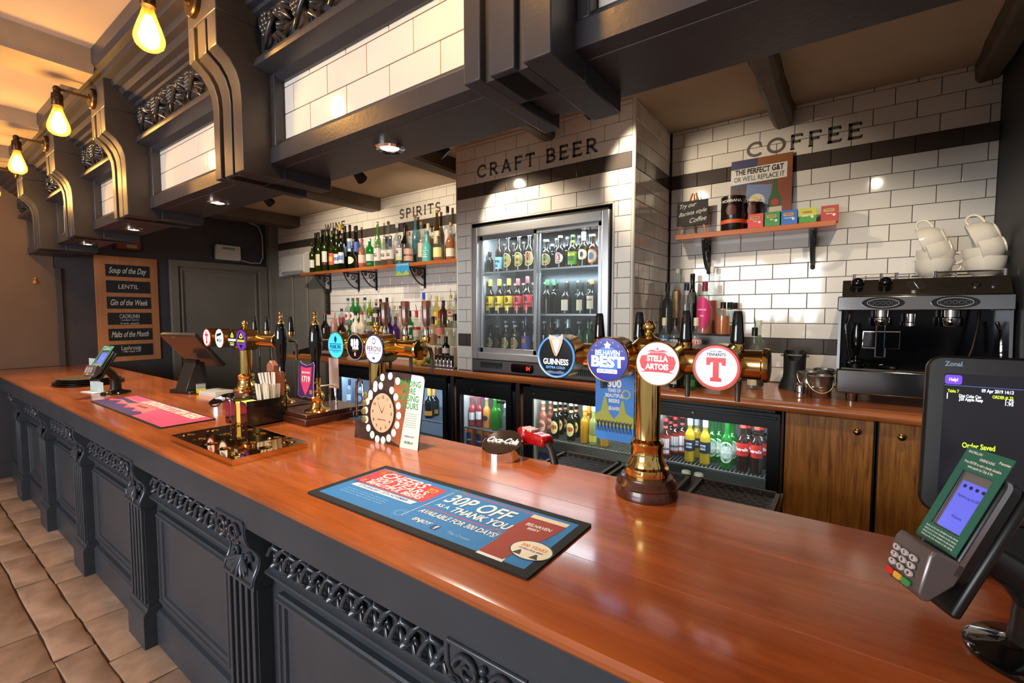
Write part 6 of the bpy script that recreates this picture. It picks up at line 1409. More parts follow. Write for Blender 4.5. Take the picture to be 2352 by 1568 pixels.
t = thing('pump_clip', 'copper pump clip shaped like a little house behind the straws', 'pump clip', (ony(633, 860, 1.28).x, 1.28, 1.22), 0)
COP = mat('rose_copper', (196, 130, 104), .35, .5)
MB().plate([(-.035, .13), (.035, .13), (.035, .165), (.0, .19), (-.035, .165)], (0, 0, 0), XA, ZA, .03).build('clip_house', COP, t, bev=.002)
MB().plate([(-.05, 0), (.05, 0), (.058, .10), (.05, .13), (-.05, .13), (-.058, .10)], (0, .02, 0), XA, ZA, .02).build('clip_board', COP, t, bev=.002)
patch(t, 'print', rrect(.05, .03, .003), (0, -.0302, .148), XA, ZA, mat('copper_dark', (150, 96, 76), .5)); MB().cyl((0, .0, .06), (0, .08, .06), .006, n=8).build('clip_arm', BRASS, t)
t = thing('price_card', 'white folded card tied to the hand pump with a ribbon', 'card', (-2.215, 1.44, 1.275), R(10))
MB().box(-.035, .035, -.001, .001, -.01, .15).build('card', mat('pale_card', (226, 206, 206), .6), t, smooth=0)
MB().tube([(-.09, -.06, .0), (-.04, -.04, .005), (.0, -.01, .01), (.02, 0, .0), (.01, 0, -.03)], .004, 6).build('ribbon', WHITE, t)
# swan-neck spout tubes behind the pumps
for i, (px, py, yy) in enumerate(((765, 900, 1.52), (828, 900, 1.53))):
    P = ony(px, py, yy)
    o = tag(MB().tube([(-.035, 0, -.14), (-.035, 0, .03), (-.028, 0, .055), (-.01, 0, .068), (.012, 0, .06), (.02, 0, .04), (.03, 0, -.06)], .007, 10).build('swan_neck', CHROME), 'bent steel swan-neck tube ' + ('beside the hand pump clip card' if i == 0 else 'beside the clock display'), 'spout', 'swan-neck tubes'); o.location = (P.x, yy, P.z)
# ------------------------------------------------------------------ things on the bar
ZT = 1.10
# blue rubber bar mat
mc = [onz(x, y, ZT) for x, y in ((885, 1075), (705, 1131), (1207, 1336), (1365, 1205))]
cx_, cy_ = sum(p.x for p in mc) / 4, sum(p.y for p in mc) / 4
mw = ((mc[3].x - mc[0].x) + (mc[2].x - mc[1].x)) / 2; mh = ((mc[0].y - mc[1].y) + (mc[3].y - mc[2].y)) / 2
t = thing('bar_mat', 'blue and red rubber bar mat with a printed beer glass', 'bar mat', (cx_, cy_, ZT), R(.6))
MB().prism(rrect(mw, mh, .006), .0002, .006, 'z').build('rubber', mat('black_rubber', (26, 28, 26), .75, bump=.5, bscale=400), t)
MBLUE = mat('mat_blue', (44, 124, 190), .65, bump=.25, bscale=500); MRED = mat('mat_red', (208, 62, 70), .65); MYEL = mat('mat_yellow', (222, 176, 60), .6); MNAVY = mat('mat_navy', (34, 60, 130), .6)
iw, ih = mw - .05, mh - .05
def mp(name, poly, m, lv): return patch(t, name, poly, (0, 0, .0058), XA, YA, m, th=.0004, lift=.0003 * lv)
def mt(s, x, y, sz, m, lv=4, **k): return text(t, s, (x, y, .0058), XA, YA, sz, m, lift=.0003 * lv + .0003, **k)
mp('print_ground', rrect(iw, ih, .002), MBLUE, 0)
L0, L1 = -iw / 2, iw / 2
mp('red_panel', [(L0 + .005, -.005), (L0 + .33, -.005), (L0 + .33, ih / 2 - .03), (L0 + .005, ih / 2 - .005)], MRED, 1)
MW = mat('mat_white', (232, 232, 228), .6)
mt('CHEERS', L0 + .150, .085, .062, MW, bold=.015, shear=.2, fit=.20); mt('TO', L0 + .292, .07, .045, MYEL, bold=.02, fit=.04)
mt('300 YEARS', L0 + .172, .043, .048, MW, bold=.012, shear=.2, fit=.25); mt('OF', L0 + .035, .012, .03, MYEL, fit=.022); mt('BEAUTIFUL BEERS', L0 + .18, .012, .032, MW, bold=.03, shear=.2, fit=.25)
mp('date_strip', [(L0 + .03, -.034), (L0 + .31, -.034), (L0 + .315, -.012), (L0 + .035, -.012)], MW, 1); mt('25TH JANUARY - 20TH NOVEMBER', L0 + .17, -.023, .016, MNAVY, 2, shear=.15, fit=.23)
for k in range(3): mt('Ask at the bar for details of the offer and terms', L0 + .14, -.055 - k * .013, .009, mat('mat_pale', (130, 180, 220), .6), 1, fit=.20)
for x in (L0 + .345, L0 + .665): mp('rule', [(x - .002, -ih / 2 + .03), (x, -ih / 2 + .03), (x + .012, ih / 2 - .03), (x + .010, ih / 2 - .03)], MW, 1)
mt('30P OFF', L0 + .485, .062, .085, MW, bold=.02, shear=.15, fit=.235); mt('AS A', L0 + .40, .008, .026, MW, fit=.05); mt('THANK YOU', L0 + .535, .008, .045, MW, bold=.03, shear=.15, fit=.20)
for y, a, b_ in ((.115, .38, .65), (-.02, .36, .64), (.03, .0, .0)):
    if b_: mp('red_rule', [(L0 + a, y - .002), (L0 + b_, y - .002), (L0 + b_, y + .002), (L0 + a, y + .002)], MRED, 1)
mt('AVAILABLE FOR 300 DAYS!', L0 + .50, -.047, .032, MW, bold=.02, shear=.15, fit=.27)
mt('ENJOY', L0 + .42, -.095, .022, MW, bold=.03, shear=.2); mp('f_square', rrect(.024, .024, .002, 3, L0 + .475, -.10), MNAVY, 1); mt('f', L0 + .477, -.10, .026, MW, 3, bold=.04); mt('The Crown', L0 + .555, -.10, .016, mat('mat_pale', (130, 180, 220), .6), 2, shear=.2)
gx = L1 - .085
BEERM = mat('mat_amber', (150, 52, 28), .6)
gl_ = [(-.035, -.125), (.035, -.125), (.040, -.06), (.052, .0), (.058, .05), (.055, .105), (-.055, .105), (-.058, .05), (-.052, .0), (-.040, -.06)]
mp('glass_base', [(gx + a - .01, b_) for a, b_ in ((-.038, -.135), (.038, -.135), (.036, -.118), (-.036, -.118))], MW, 1)
mp('beer', [(gx + a + b_ * .1, b_) for a, b_ in gl_], BEERM, 2); mp('froth', [(gx + a + .011, b_) for a, b_ in ((-.055, .095), (.055, .095), (.056, .115), (-.056, .115))], mat('mat_froth', (226, 206, 180), .6), 3)
mt('BELHAVEN', gx + .006, .055, .022, MW, 4, bold=.02, shear=.1, fit=.075); mt('BEST', gx + .003, .035, .014, MW, 4, bold=.03, fit=.035)
mp('badge_rim', circ(.055, 30, gx + .055, -.055, .043), DKP, 3); mp('badge', circ(.052, 30, gx + .055, -.055, .040), mat('mat_cream', (232, 226, 206), .6), 4)
mt('300 YEARS', gx + .055, -.042, .018, mat('mat_orange', (226, 140, 40), .6), 5, bold=.03, fit=.07); mt('OF BEAUTIFUL BEERS', gx + .055, -.057, .008, MNAVY, 5, fit=.065)
for s in (-1, 1): mp('bridge', [(gx + .055 + s * .034, -.086), (gx + .055 + s * .012, -.086), (gx + .055 + s * .02, -.066), (gx + .055 + s * .024, -.066)], mat('mat_brown', (70, 60, 40), .6), 5)
def burst(x, y, r, m, n=14, lv=1):
    for i in range(n):
        a = 2 * PI * i / n
        mp('firework', [(x + r * .4 * math.cos(a) - .0012 * math.sin(a), y + r * .4 * math.sin(a) + .0012 * math.cos(a)), (x + r * .4 * math.cos(a) + .0012 * math.sin(a), y + r * .4 * math.sin(a) - .0012 * math.cos(a)), (x + r * math.cos(a), y + r * math.sin(a))], m, lv)
burst(L0 + .05, .105, .035, MYEL, lv=3); burst(L0 + .03, .01, .03, MNAVY, lv=3); burst(L0 + .37, .11, .035, mat('mat_olive', (140, 160, 90), .6)); burst(L1 - .16, -.03, .03, mat('mat_pale', (130, 180, 220), .6)); burst(L1 - .04, .0, .035, MNAVY); burst(L0 + .33, -.09, .03, mat('mat_pale', (130, 180, 220), .6))
# far pink mat
mc = [onz(x, y, ZT) for x, y in ((305, 910), (205, 923), (374, 985), (508, 961))]
x0, x1, y0, y1 = min(p.x for p in mc) + .02, max(p.x for p in mc) - .01, (mc[1].y + mc[2].y) / 2, (mc[0].y + mc[3].y) / 2
mw, mh = x1 - x0, y1 - y0
t = thing('bar_mat', 'pink and purple rubber bar mat with a skyline print', 'bar mat', ((x0 + x1) / 2, (y0 + y1) / 2, ZT), 0)
MB().prism(rrect(mw, mh, .006), .0002, .006, 'z').build('rubber', mat('black_rubber', (26, 28, 26), .75), t)
mp('print_ground', rrect(mw - .02, mh - .02, .002), mat('mat_pink', (222, 70, 106), .6), 0)
L0 = -mw / 2
mp('orange_band', [(L0 + .1, -.02), (L0 + mw * .6, -.05), (L0 + mw * .55, .03), (L0 + .1, .05)], mat('mat_salmon', (226, 110, 96), .6), 1)
mp('skyline', [(L0 + .01, -mh / 2 + .011), (L0 + mw * .62, -mh / 2 + .011), (L0 + mw * .62, -.07), (L0 + mw * .56, -.05), (L0 + mw * .5, -.075), (L0 + mw * .42, -.03), (L0 + mw * .36, -.07), (L0 + mw * .28, -.02), (L0 + mw * .2, -.06), (L0 + mw * .12, .0), (L0 + mw * .06, -.05), (L0 + .01, -.03)], mat('mat_plum', (60, 30, 90), .6), 2)
mp('skyline', [(L0 + .01, -.02), (L0 + .12, .01), (L0 + .3, -.01), (L0 + .36, .03), (L0 + .2, .035), (L0 + .01, .04)], mat('mat_plum', (60, 30, 90), .6), 2)
mt('LONDON & SCOTTISH BEERS', L0 + mw * .60, .072, .085, mat('mat_cream2', (240, 220, 196), .6), 4, bold=.035, fit=mw * .66)
mt('OUR BEERS', L0 + mw * .42, .0, .035, mat('mat_plum', (60, 30, 90), .6), 3)
# brass tray with round holes
tp = [onz(x, y, 1.118) for x, y in ((393, 1002), (533, 1060), (706, 1018))]
x0, x1, y0, y1 = (tp[0].x), (tp[1].x + tp[2].x) / 2, (tp[0].y + tp[1].y) / 2, tp[2].y
w, d = x1 - x0, y1 - y0
t = thing('glass_tray', 'polished brass drip tray with round dished holes', 'tray', ((x0 + x1) / 2, (y0 + y1) / 2, ZT))
MB().box(-w / 2 - .001, w / 2 + .001, -d / 2 - .001, d / 2 + .001, .001, .0155).build('frame', BRASS, t, smooth=0)
MB().tube([(-w / 2, -d / 2, .0235), (w / 2, -d / 2, .0235), (w / 2, d / 2, .0235), (-w / 2, d / 2, .0235)], .0015, 6, closed=True).build('rim', BRASS, t)
for q in ((-w / 2 - .001, w / 2 + .001, -d / 2 - .001, -d / 2), (-w / 2 - .001, w / 2 + .001, d / 2, d / 2 + .001), (-w / 2 - .001, -w / 2, -d / 2, d / 2), (w / 2, w / 2 + .001, -d / 2, d / 2)): MB().box(*q, .0155, .0238).build('side_wall', BRASS, t, smooth=0)
MIRB = mat('mirror_brass', (190, 150, 80), .04, 1)
holes = []
n1 = 5
for r_ in range(3):
    for k in range(n1): holes.append((-w / 2 + (k + (.5 if r_ != 1 else .5)) * w / n1, -d / 2 + (r_ + .5) * d / 3))
# plate around dished holes: built as a grid of cells, each a ring down into the dish
pl = MB()
for hx, hy in holes:
    cw, ch_, r = w / n1 / 2, d / 3 / 2, .026; N = 24
    outer = []
    for i in range(N):
        a = 2 * PI * i / N + PI / N; ca, sa = math.cos(a), math.sin(a); s = min(cw / abs(ca) if abs(ca) > 1e-6 else 9, ch_ / abs(sa) if abs(sa) > 1e-6 else 9)
        outer.append((hx + ca * s, hy + sa * s, .024))
    rings = [outer] + [[(hx + math.cos(2 * PI * i / N + PI / N) * q, hy + math.sin(2 * PI * i / N + PI / N) * q, z) for i in range(N)] for q, z in ((r + .002, .024), (r, .0235), (r * .86, .018), (r * .6, .016))]
    V = [p for g in rings for p in g]; F = []
    for j in range(4): F += [(j * N + i, j * N + (i + 1) % N, (j + 1) * N + (i + 1) % N, (j + 1) * N + i) for i in range(N)]
    F.append(tuple(4 * N + i for i in range(N))); pl.add(V, F)
pl.build('dished_plate', MIRB, t, smooth=0, kind='stuff')
# napkin and straw caddy
t = thing('straw_caddy', 'black and brass bar caddy holding napkins and paper straws', 'bar caddy', (-2.49, 1.165, ZT))
wx, dy, hh = .235, .20, .13
ca = MB().box(-wx / 2, wx / 2, -dy / 2, dy / 2, .0, .006).box(-wx / 2, -wx / 2 + .004, -dy / 2, dy / 2, 0, hh * .9).box(wx / 2 - .004, wx / 2, -dy / 2, dy / 2, 0, hh).box(-wx / 2, wx / 2, dy / 2 - .004, dy / 2, 0, hh)
ca.box(-.03, -.026, -dy / 2, dy / 2, 0, hh).build('box', mat('caddy_black', (14, 12, 14), .15, coat=.5), t, smooth=0)
PURB = mat('purple_brass', (120, 84, 96), .12, .9)
for a, c in ((-wx / 2, -wx / 2 + .045), (-.055, -.008), (.05, wx / 2)): MB().prism([(a, 0), (c, 0), (c, hh * .75), ((a + c) / 2 + .01, hh * .95), (a, hh * .98)], -dy / 2 - .003, -dy / 2, 'y').build('front_plate', PURB, t)
for a, c, m in ((-.105, -.035, mat('napkin_white', (230, 226, 216), .8)), (-.02, .05, mat('napkin_yellow', (226, 206, 90), .8))): MB().box(a, c, -dy / 2 + .004, -.01, .008, .115).build('napkins', m, t, bev=.003)
for i in range(26):
    x = .0 + (i % 9) * .0125; y = .02 + (i // 9) * .022
    s = MB().prism([(-.0075, 0), (.0075, 0), (.0075, .185), (-.0075, .185)], -.001, .001, 'y')
    tilt = -9 + (i % 9) * 1.1 + random.uniform(-2, 2)
    o = s.build('paper_straw', mat('paper_straw', (232, 224, 208), .7, vary=.06), t, smooth=0); o.location = (x, y, .012); o.rotation_euler = (R(random.uniform(-6, 6)), R(tilt), R(random.uniform(-20, 20)))
for i in range(9):
    s = MB().prism([(-.008, 0), (.008, 0), (.008, .245), (-.008, .245)], -.001, .001, 'y')
    o = s.build('paper_straw', mat('paper_straw', (232, 224, 208), .7, vary=.06), t, smooth=0); o.location = (.015 + i * .009, .055, .012); o.rotation_euler = (0, R(-20 + i * 2.4), R(random.uniform(-15, 15)))
# countertop clock display card
t = thing('clock_display', 'cardboard counter display with a clock face, white discs and green lettering', 'display card', (-1.60, 1.285, ZT), R(3))
A, B_ = -.21, .185
fw = .395
t.rotation_euler = (R(-6), 0, R(3))
outl = [(-.205, 0), (.19, 0), (.205, .29), (.195, .305), (.17, .308), (.02, .312), (-.04, .305), (-.09, .28), (-.12, .245), (-.14, .20), (-.15, .15), (-.16, .08), (-.205, .075)]
MB().plate(outl, (0, 0, 0), XA, ZA, .004).build('card', mat('dark_photo_print', (58, 38, 30), .4, noise=.5, nscale=14), t, smooth=0)
MB().plate([(-.02, 0), (.10, .0), (.10, .20)], (0, .003, 0), YA, ZA, .003).build('strut', mat('card_back', (150, 140, 130), .7), t, smooth=0)
def cp(name, poly, m, lv=1): return patch(t, name, poly, (0, -.004, 0), XA, ZA, m, th=.0004, lift=.0003 * lv)
def ct(s, x, z, sz, m, lv=3, **k): return text(t, s, (x, -.004, z), XA, ZA, sz, m, lift=.0003 * lv + .0004, **k)
cp('warm_glow', [(.03, .02), (.10, .0), (.12, .27), (.03, .29)], mat('glow_print', (160, 90, 50), .4, noise=.4, nscale=12), 1)
cp('white_strip', [(.085, .0), (.189, .0), (.204, .288), (.195, .303), (.17, .306), (.13, .307)], mat('strip_white', (238, 236, 232), .45), 2)
GRT = mat('green_lettering', (40, 150, 70), .5)
for s, z, x, f_ in (('FUNDING', .268, .125, .12), ('MORE', .238, .120, .075), ('NURSING', .207, .115, .125), ('HOURS', .176, .132, .09)): ct(s, x, z, .036, GRT, bold=.02, fit=f_)
for k in range(7): cp('small_print', rrect(.07, .003, .001, 2, .138, .145 - k * .009), mat('pale_green_print', (160, 190, 170), .5), 3)
ct('GREENE KING', .137, .05, .009, DKP); ct('MACMILLAN', .135, .025, .014, GRT, bold=.05, shear=.2, fit=.05)
cc = (-.035, .13)
cp('clock_rim', circ(.085, 40, *cc, .098), mat('clock_rim_brown', (46, 32, 28), .3), 2); cp('clock_face', circ(.073, 40, *cc, .085), mat('clock_cream', (226, 184, 150), .4), 3)
for i in range(12):
    a = R(90 - 30 * (i + 1)); ct(str(i + 1), cc[0] + .058 * math.cos(a), cc[1] + .068 * math.sin(a), .018, DKP, 4)
ct('GREENE KING', cc[0], cc[1] - .03, .008, DKP, 4)
for a, L_ in ((128, .055), (62, .036)): cp('clock_hand', [(cc[0] - .0018 * math.sin(R(a)), cc[1] + .0018 * math.cos(R(a))), (cc[0] + .0018 * math.sin(R(a)), cc[1] - .0018 * math.cos(R(a))), (cc[0] + L_ * math.cos(R(a)), cc[1] + L_ * 1.15 * math.sin(R(a)))], DKP, 5)
for i in range(17):
    a = R(100 + i * 20); rx, rz = .104, .118
    if 340 < (100 + i * 20) % 360 < 400: continue
    cp('white_disc', circ(.0145, 20, cc[0] + rx * math.cos(a), cc[1] + rz * math.sin(a), .0165), WHITE, 4)
for i in range(5):
    a = R(62 + i * 24); cp('white_disc', circ(.0145, 20, cc[0] + .03 + .118 * math.cos(a), cc[1] + .005 + .158 * math.sin(a), .0165), WHITE, 5)
for i in range(4):
    o = MB().lathe([(0, -.0075), (.012, -.007), (.0155, -.004), (.0155, 0)], 18, (-.152 + (.006 if i in (0, 3) else 0), -.004, .195 - i * .035), 'y').build('pound_coin', mat('pound_coin', (196, 176, 110), .3, .9), t)
# chrome soft drink dispenser head
def soda_head(label, x, y, r, h, rz, txt, tm):
    t = thing('soda_dispenser', label, 'drink dispenser', (x, y, ZT), rz, 'chrome drink dispensers')
    n = 40; V = []; F = []
    def zt(a): return h * (.5 + .5 * math.sin(a)) * .62 + h * .38
    V += [(r * math.cos(2 * PI * i / n), r * math.sin(2 * PI * i / n), 0) for i in range(n)]
    V += [(r * math.cos(2 * PI * i / n), r * math.sin(2 * PI * i / n), zt(2 * PI * i / n)) for i in range(n)]
    V += [(r * .93 * math.cos(2 * PI * i / n), r * .93 * math.sin(2 * PI * i / n), zt(2 * PI * i / n) + .003) for i in range(n)]
    for j in (0, 1): F += [(j * n + i, j * n + (i + 1) % n, (j + 1) * n + (i + 1) % n, (j + 1) * n + i) for i in range(n)]
    F.append(tuple(range(n))[::-1])
    MB().add(V, F).build('drum', CHROME, t, smooth=40)
    sl = MB().add(V[2 * n:], [tuple(range(n))]).build('sloped_face', tm, t, smooth=0)
    w = Vector((0, r, h * .31)).normalized()
    text(t, txt, (0, 0, h * .69 + .004), XA, w, r * .62, LETT, bold=.02, shear=.35, fit=r * 1.6, lift=.002)
soda_head('round chrome soft drink dispenser head beside the clock display', -1.085, 1.435, .082, .085, R(12), 'Coca-Cola', mat('chrome_dark', (130, 110, 96), .12, .9))
soda_head('small chrome dispenser head in front of the far beer font', -3.03, 1.22, .07, .075, R(10), 'Energy', BLACKG)
# red soda gun with hose
P = ony(1215, 1000, 1.53)
t = thing('soda_gun', 'translucent red soda gun on a braided hose at the back of the bar', 'soda gun', P, R(-18), scale=1.3)
RG = mat('red_translucent', (190, 16, 20), .15, trans=.3, coat=.4)
MB().prism([(.0, -.020), (.085, -.014), (.092, -.008), (.092, .012), (.08, .018), (.0, .018)], -.022, .022, 'y').build('grip', RG, t, bev=.006)
MB().lathe([(.0, -.026), (.024, -.026), (.028, -.022), (.028, .018), (.024, .022), (0, .022)], 26, (-.012, 0, 0)).build('head', RG, t)
for i in range(4): MB().box(-.015 + i * .012, -.006 + i * .012, -.016, .016, .018, .026).build('button', mat('pale_button', (230, 196, 190), .4), t, bev=.002)
MB().tube([(.085, 0, -.006), (.105, 0, -.02), (.118, .0, -.05), (.122, .0, -.10), (.115, .0, -.2)], .0115, 12).build('hose', mat('braided_hose', (56, 52, 48), .35, .5, bump=.15, bscale=300), t)
# tall blue hanging card behind the main font
p = [ony(x, y, 1.50) for x, y in ((1368, 885), (1456, 885), (1445, 1015), (1372, 990))]
t = thing('promotion_card', 'tall blue hanging promotional card with dancing people silhouettes', 'card', (-.645, 1.475, 1.17))
zt_ = ony(1456, 795, 1.475).z; x0_, x1_ = ony(1368, 900, 1.475).x, ony(1457, 900, 1.475).x
zb_ = ony(1400, 1010, 1.475).z; t.location = ((x0_ + x1_) / 2, 1.475, zb_); W_, H_ = x1_ - x0_, zt_ - zb_
PB = mat('card_blue', (44, 128, 214), .45)
MB().prism(rrect(W_, H_, .015, 4, 0, H_ / 2), -.001, .001, 'y').build('card', PB, t, smooth=0)
def hp(name, poly, m, lv=1): return patch(t, name, poly, (0, -.001, 0), XA, ZA, m, th=.0003, lift=.0003 * lv)
text(t, '300', (.0, -.0015, H_ * .60), XA, ZA, .036, WHITE, bold=.04, fit=W_ * .36)
for s, z, f_ in (('YEARS OF', .53, .34), ('BEAUTIFUL', .475, .46), ('BEERS', .42, .28), ('BELHAVEN', .34, .28)): text(t, s, (0, -.0015, H_ * z), XA, ZA, .017, WHITE, bold=.03, fit=W_ * f_)
hp('bridge', [(-W_ / 2, .05), (W_ / 2, .05), (W_ / 2, .085), (W_ * .3, .10), (W_ * .24, .14), (W_ * .19, .14), (W_ * .12, .095), (0, .075), (-W_ * .12, .095), (-W_ * .22, .15), (-W_ * .27, .15), (-W_ * .34, .10), (-W_ / 2, .085)], mat('card_olive', (160, 170, 60), .5), 1)
for i in range(10):
    x = -W_ * .42 + i * W_ * .093; h = .035 + .006 * ((i * 7) % 3)
    hp('dancer', [(x - .004, .028), (x - .001, .045), (x + .003, .028), (x + .005, .03), (x + .003, .05), (x + .004, .058), (x + .007, .068), (x + .005, .069), (x + .002, .062), (x + .001, .066), (x - .002, .066), (x - .003, .062), (x - .007, .067), (x - .008, .065), (x - .004, .056), (x - .003, .045), (x - .006, .03)], DKP, 2)
hp('sun_motif', circ(.016, 20, W_ * .3, H_ * .5), mat('card_gold', (190, 170, 90), .5), 1); hp('sun_motif', circ(.011, 20, W_ * .3, H_ * .5), PB, 2)
# drip trays on the staff side ledge
lg = tag(MB().box(-1.12, -.18, 1.473, 2.06, .93, .962).build('staff_ledge', BLACK, bev=.004), 'black staff-side ledge under the drip trays', 'ledge')
for i, x in enumerate((-1.11, -.80, -.475)):
    t = thing('drip_tray', ('black honeycomb drip tray left of the tall beer font', 'black honeycomb drip tray behind the tall beer font', 'black honeycomb drip tray beside the lager fridge')[i].replace('left of', 'in front of the mixer fridge near'), 'tray', (x, 1.72, .963), group='honeycomb drip trays')
    TR = mat('tray_grey', (70, 64, 58), .4)
    w, d = .29, .26
    MB().box(0, w, 0, d, 0, .012).build('pan', BLACK, t, smooth=0)
    MB().box(0, w, 0, .014, .012, .026).box(0, w, d - .014, d, .012, .026).box(0, .014, 0, d, .012, .026).box(w - .014, w, 0, d, .012, .026).build('rim', TR, t, smooth=0)
    g = MB(); a = .019
    for r_ in range(9):
        for k in range(9):
            cx_, cy_ = .03 + k * a * 1.73 + (a * .866 if r_ % 2 else 0), .03 + r_ * a * 1.5
            if cx_ > w - .025 or cy_ > d - .022: continue
            for q in range(3):
                a0, a1 = R(30 + 60 * q), R(90 + 60 * q)
                g.tube([(cx_ + a * math.cos(a0), cy_ + a * math.sin(a0), .02), (cx_ + a * math.cos(a1), cy_ + a * math.sin(a1), .02)], .0016, 4)
    g.build('honeycomb_grid', TR, t, smooth=0, kind='stuff')
# near till
t = thing('till_screen', 'large black touchscreen till with dark order screen', 'till', (.34, 1.42, ZT))
def tl(b): return b.xf(Matrix.Translation((-.34, -1.42, -ZT)))
ux = Vector((.996, -.03, 0)).normalized(); up_ = Vector((.02, .12, 1)).normalized(); nn = ux.cross(up_)
o0 = ony(2108, 1168, 1.35)      # lower corner of the screen
WS, HS = .46, .345
def sp(u, v, d=0): return o0 + ux * u + up_ * v + nn * d - Vector((.34, 1.42, ZT))
def slab(name, m, par, poly, d0, th): return MB().plate(poly, sp(0, 0, d0), ux, up_, th).build(name, m, par)
MB().plate(rrect(WS, HS, .03, 6, WS / 2, HS / 2), sp(0, 0, -.04), ux, up_, .04).build('casing', BLACK, t, bev=.006)
scr = slab('screen', mat('dark_screen', (36, 36, 44), .15, emit=.12), t, rrect(WS - .06, HS - .075, .003, 3, WS / 2, HS / 2 - .002), .0, .001)
def st(s, u, v, sz, m, **k): return text(scr, s, sp(u, v, .0012), ux, up_, sz, m, **k)
YL = lit('screen_yellow', (196, 226, 50), 1.0); SW = lit('screen_white', (236, 244, 255), 1.0)
text(t, 'Zonal', sp(.044, HS - .019, .0006), ux, up_, .014, mat('logo_grey_blue', (130, 160, 190), .4), bold=.03, fit=.028)
MB().plate(rrect(.027, .020, .004, 3, .045, HS - .053), sp(0, 0, .001), ux, up_, .001).build('help_button', lit('help_violet', (100, 60, 235), 1.0), scr)
text(scr, 'Help!', sp(.045, HS - .053, .0022), ux, up_, .010, SW, fit=.014)
MB().plate([(.031, HS - .066), (.15, HS - .066), (.15, HS - .065), (.031, HS - .065)], sp(0, 0, .001), ux, up_, .0006).build('rule', lit('rule_blue', (90, 110, 200), .6), scr)
for s_, u, v, sz, m_, f_ in (('09 Apr 2019 14:13', .113, .073, .010, SW, .047), ('Table: 7', .0455, .078, .009, YL, .018), ('ORDER #: 33', .121, .0845, .009, YL, .030), ('1', .0365, .086, .009, SW, None), ('1', .0365, .0925, .009, SW, None),
                             ('Diet Coke Can', .072, .087, .009, SW, .034), ('J20 Apple Rasp', .074, .094, .009, SW, .037), ('1.75', .1305, .0905, .009, SW, .012), ('1.95', .1305, .0975, .009, SW, .012), ('Order Saved', .0895, .192, .0155, YL, .050)):
    st(s_, u, HS - v, sz, m_, bold=.025, fit=f_)
MB().plate([(.12, -.10), (.34, -.10), (.30, .15), (.16, .15)], sp(0, 0, -.09), ux, up_, .05).build('stand', BLACK, t, bev=.008)
MB().box(-.12, .2, -.06, .22, .001, .03).build('base', BLACK, t, bev=.01)
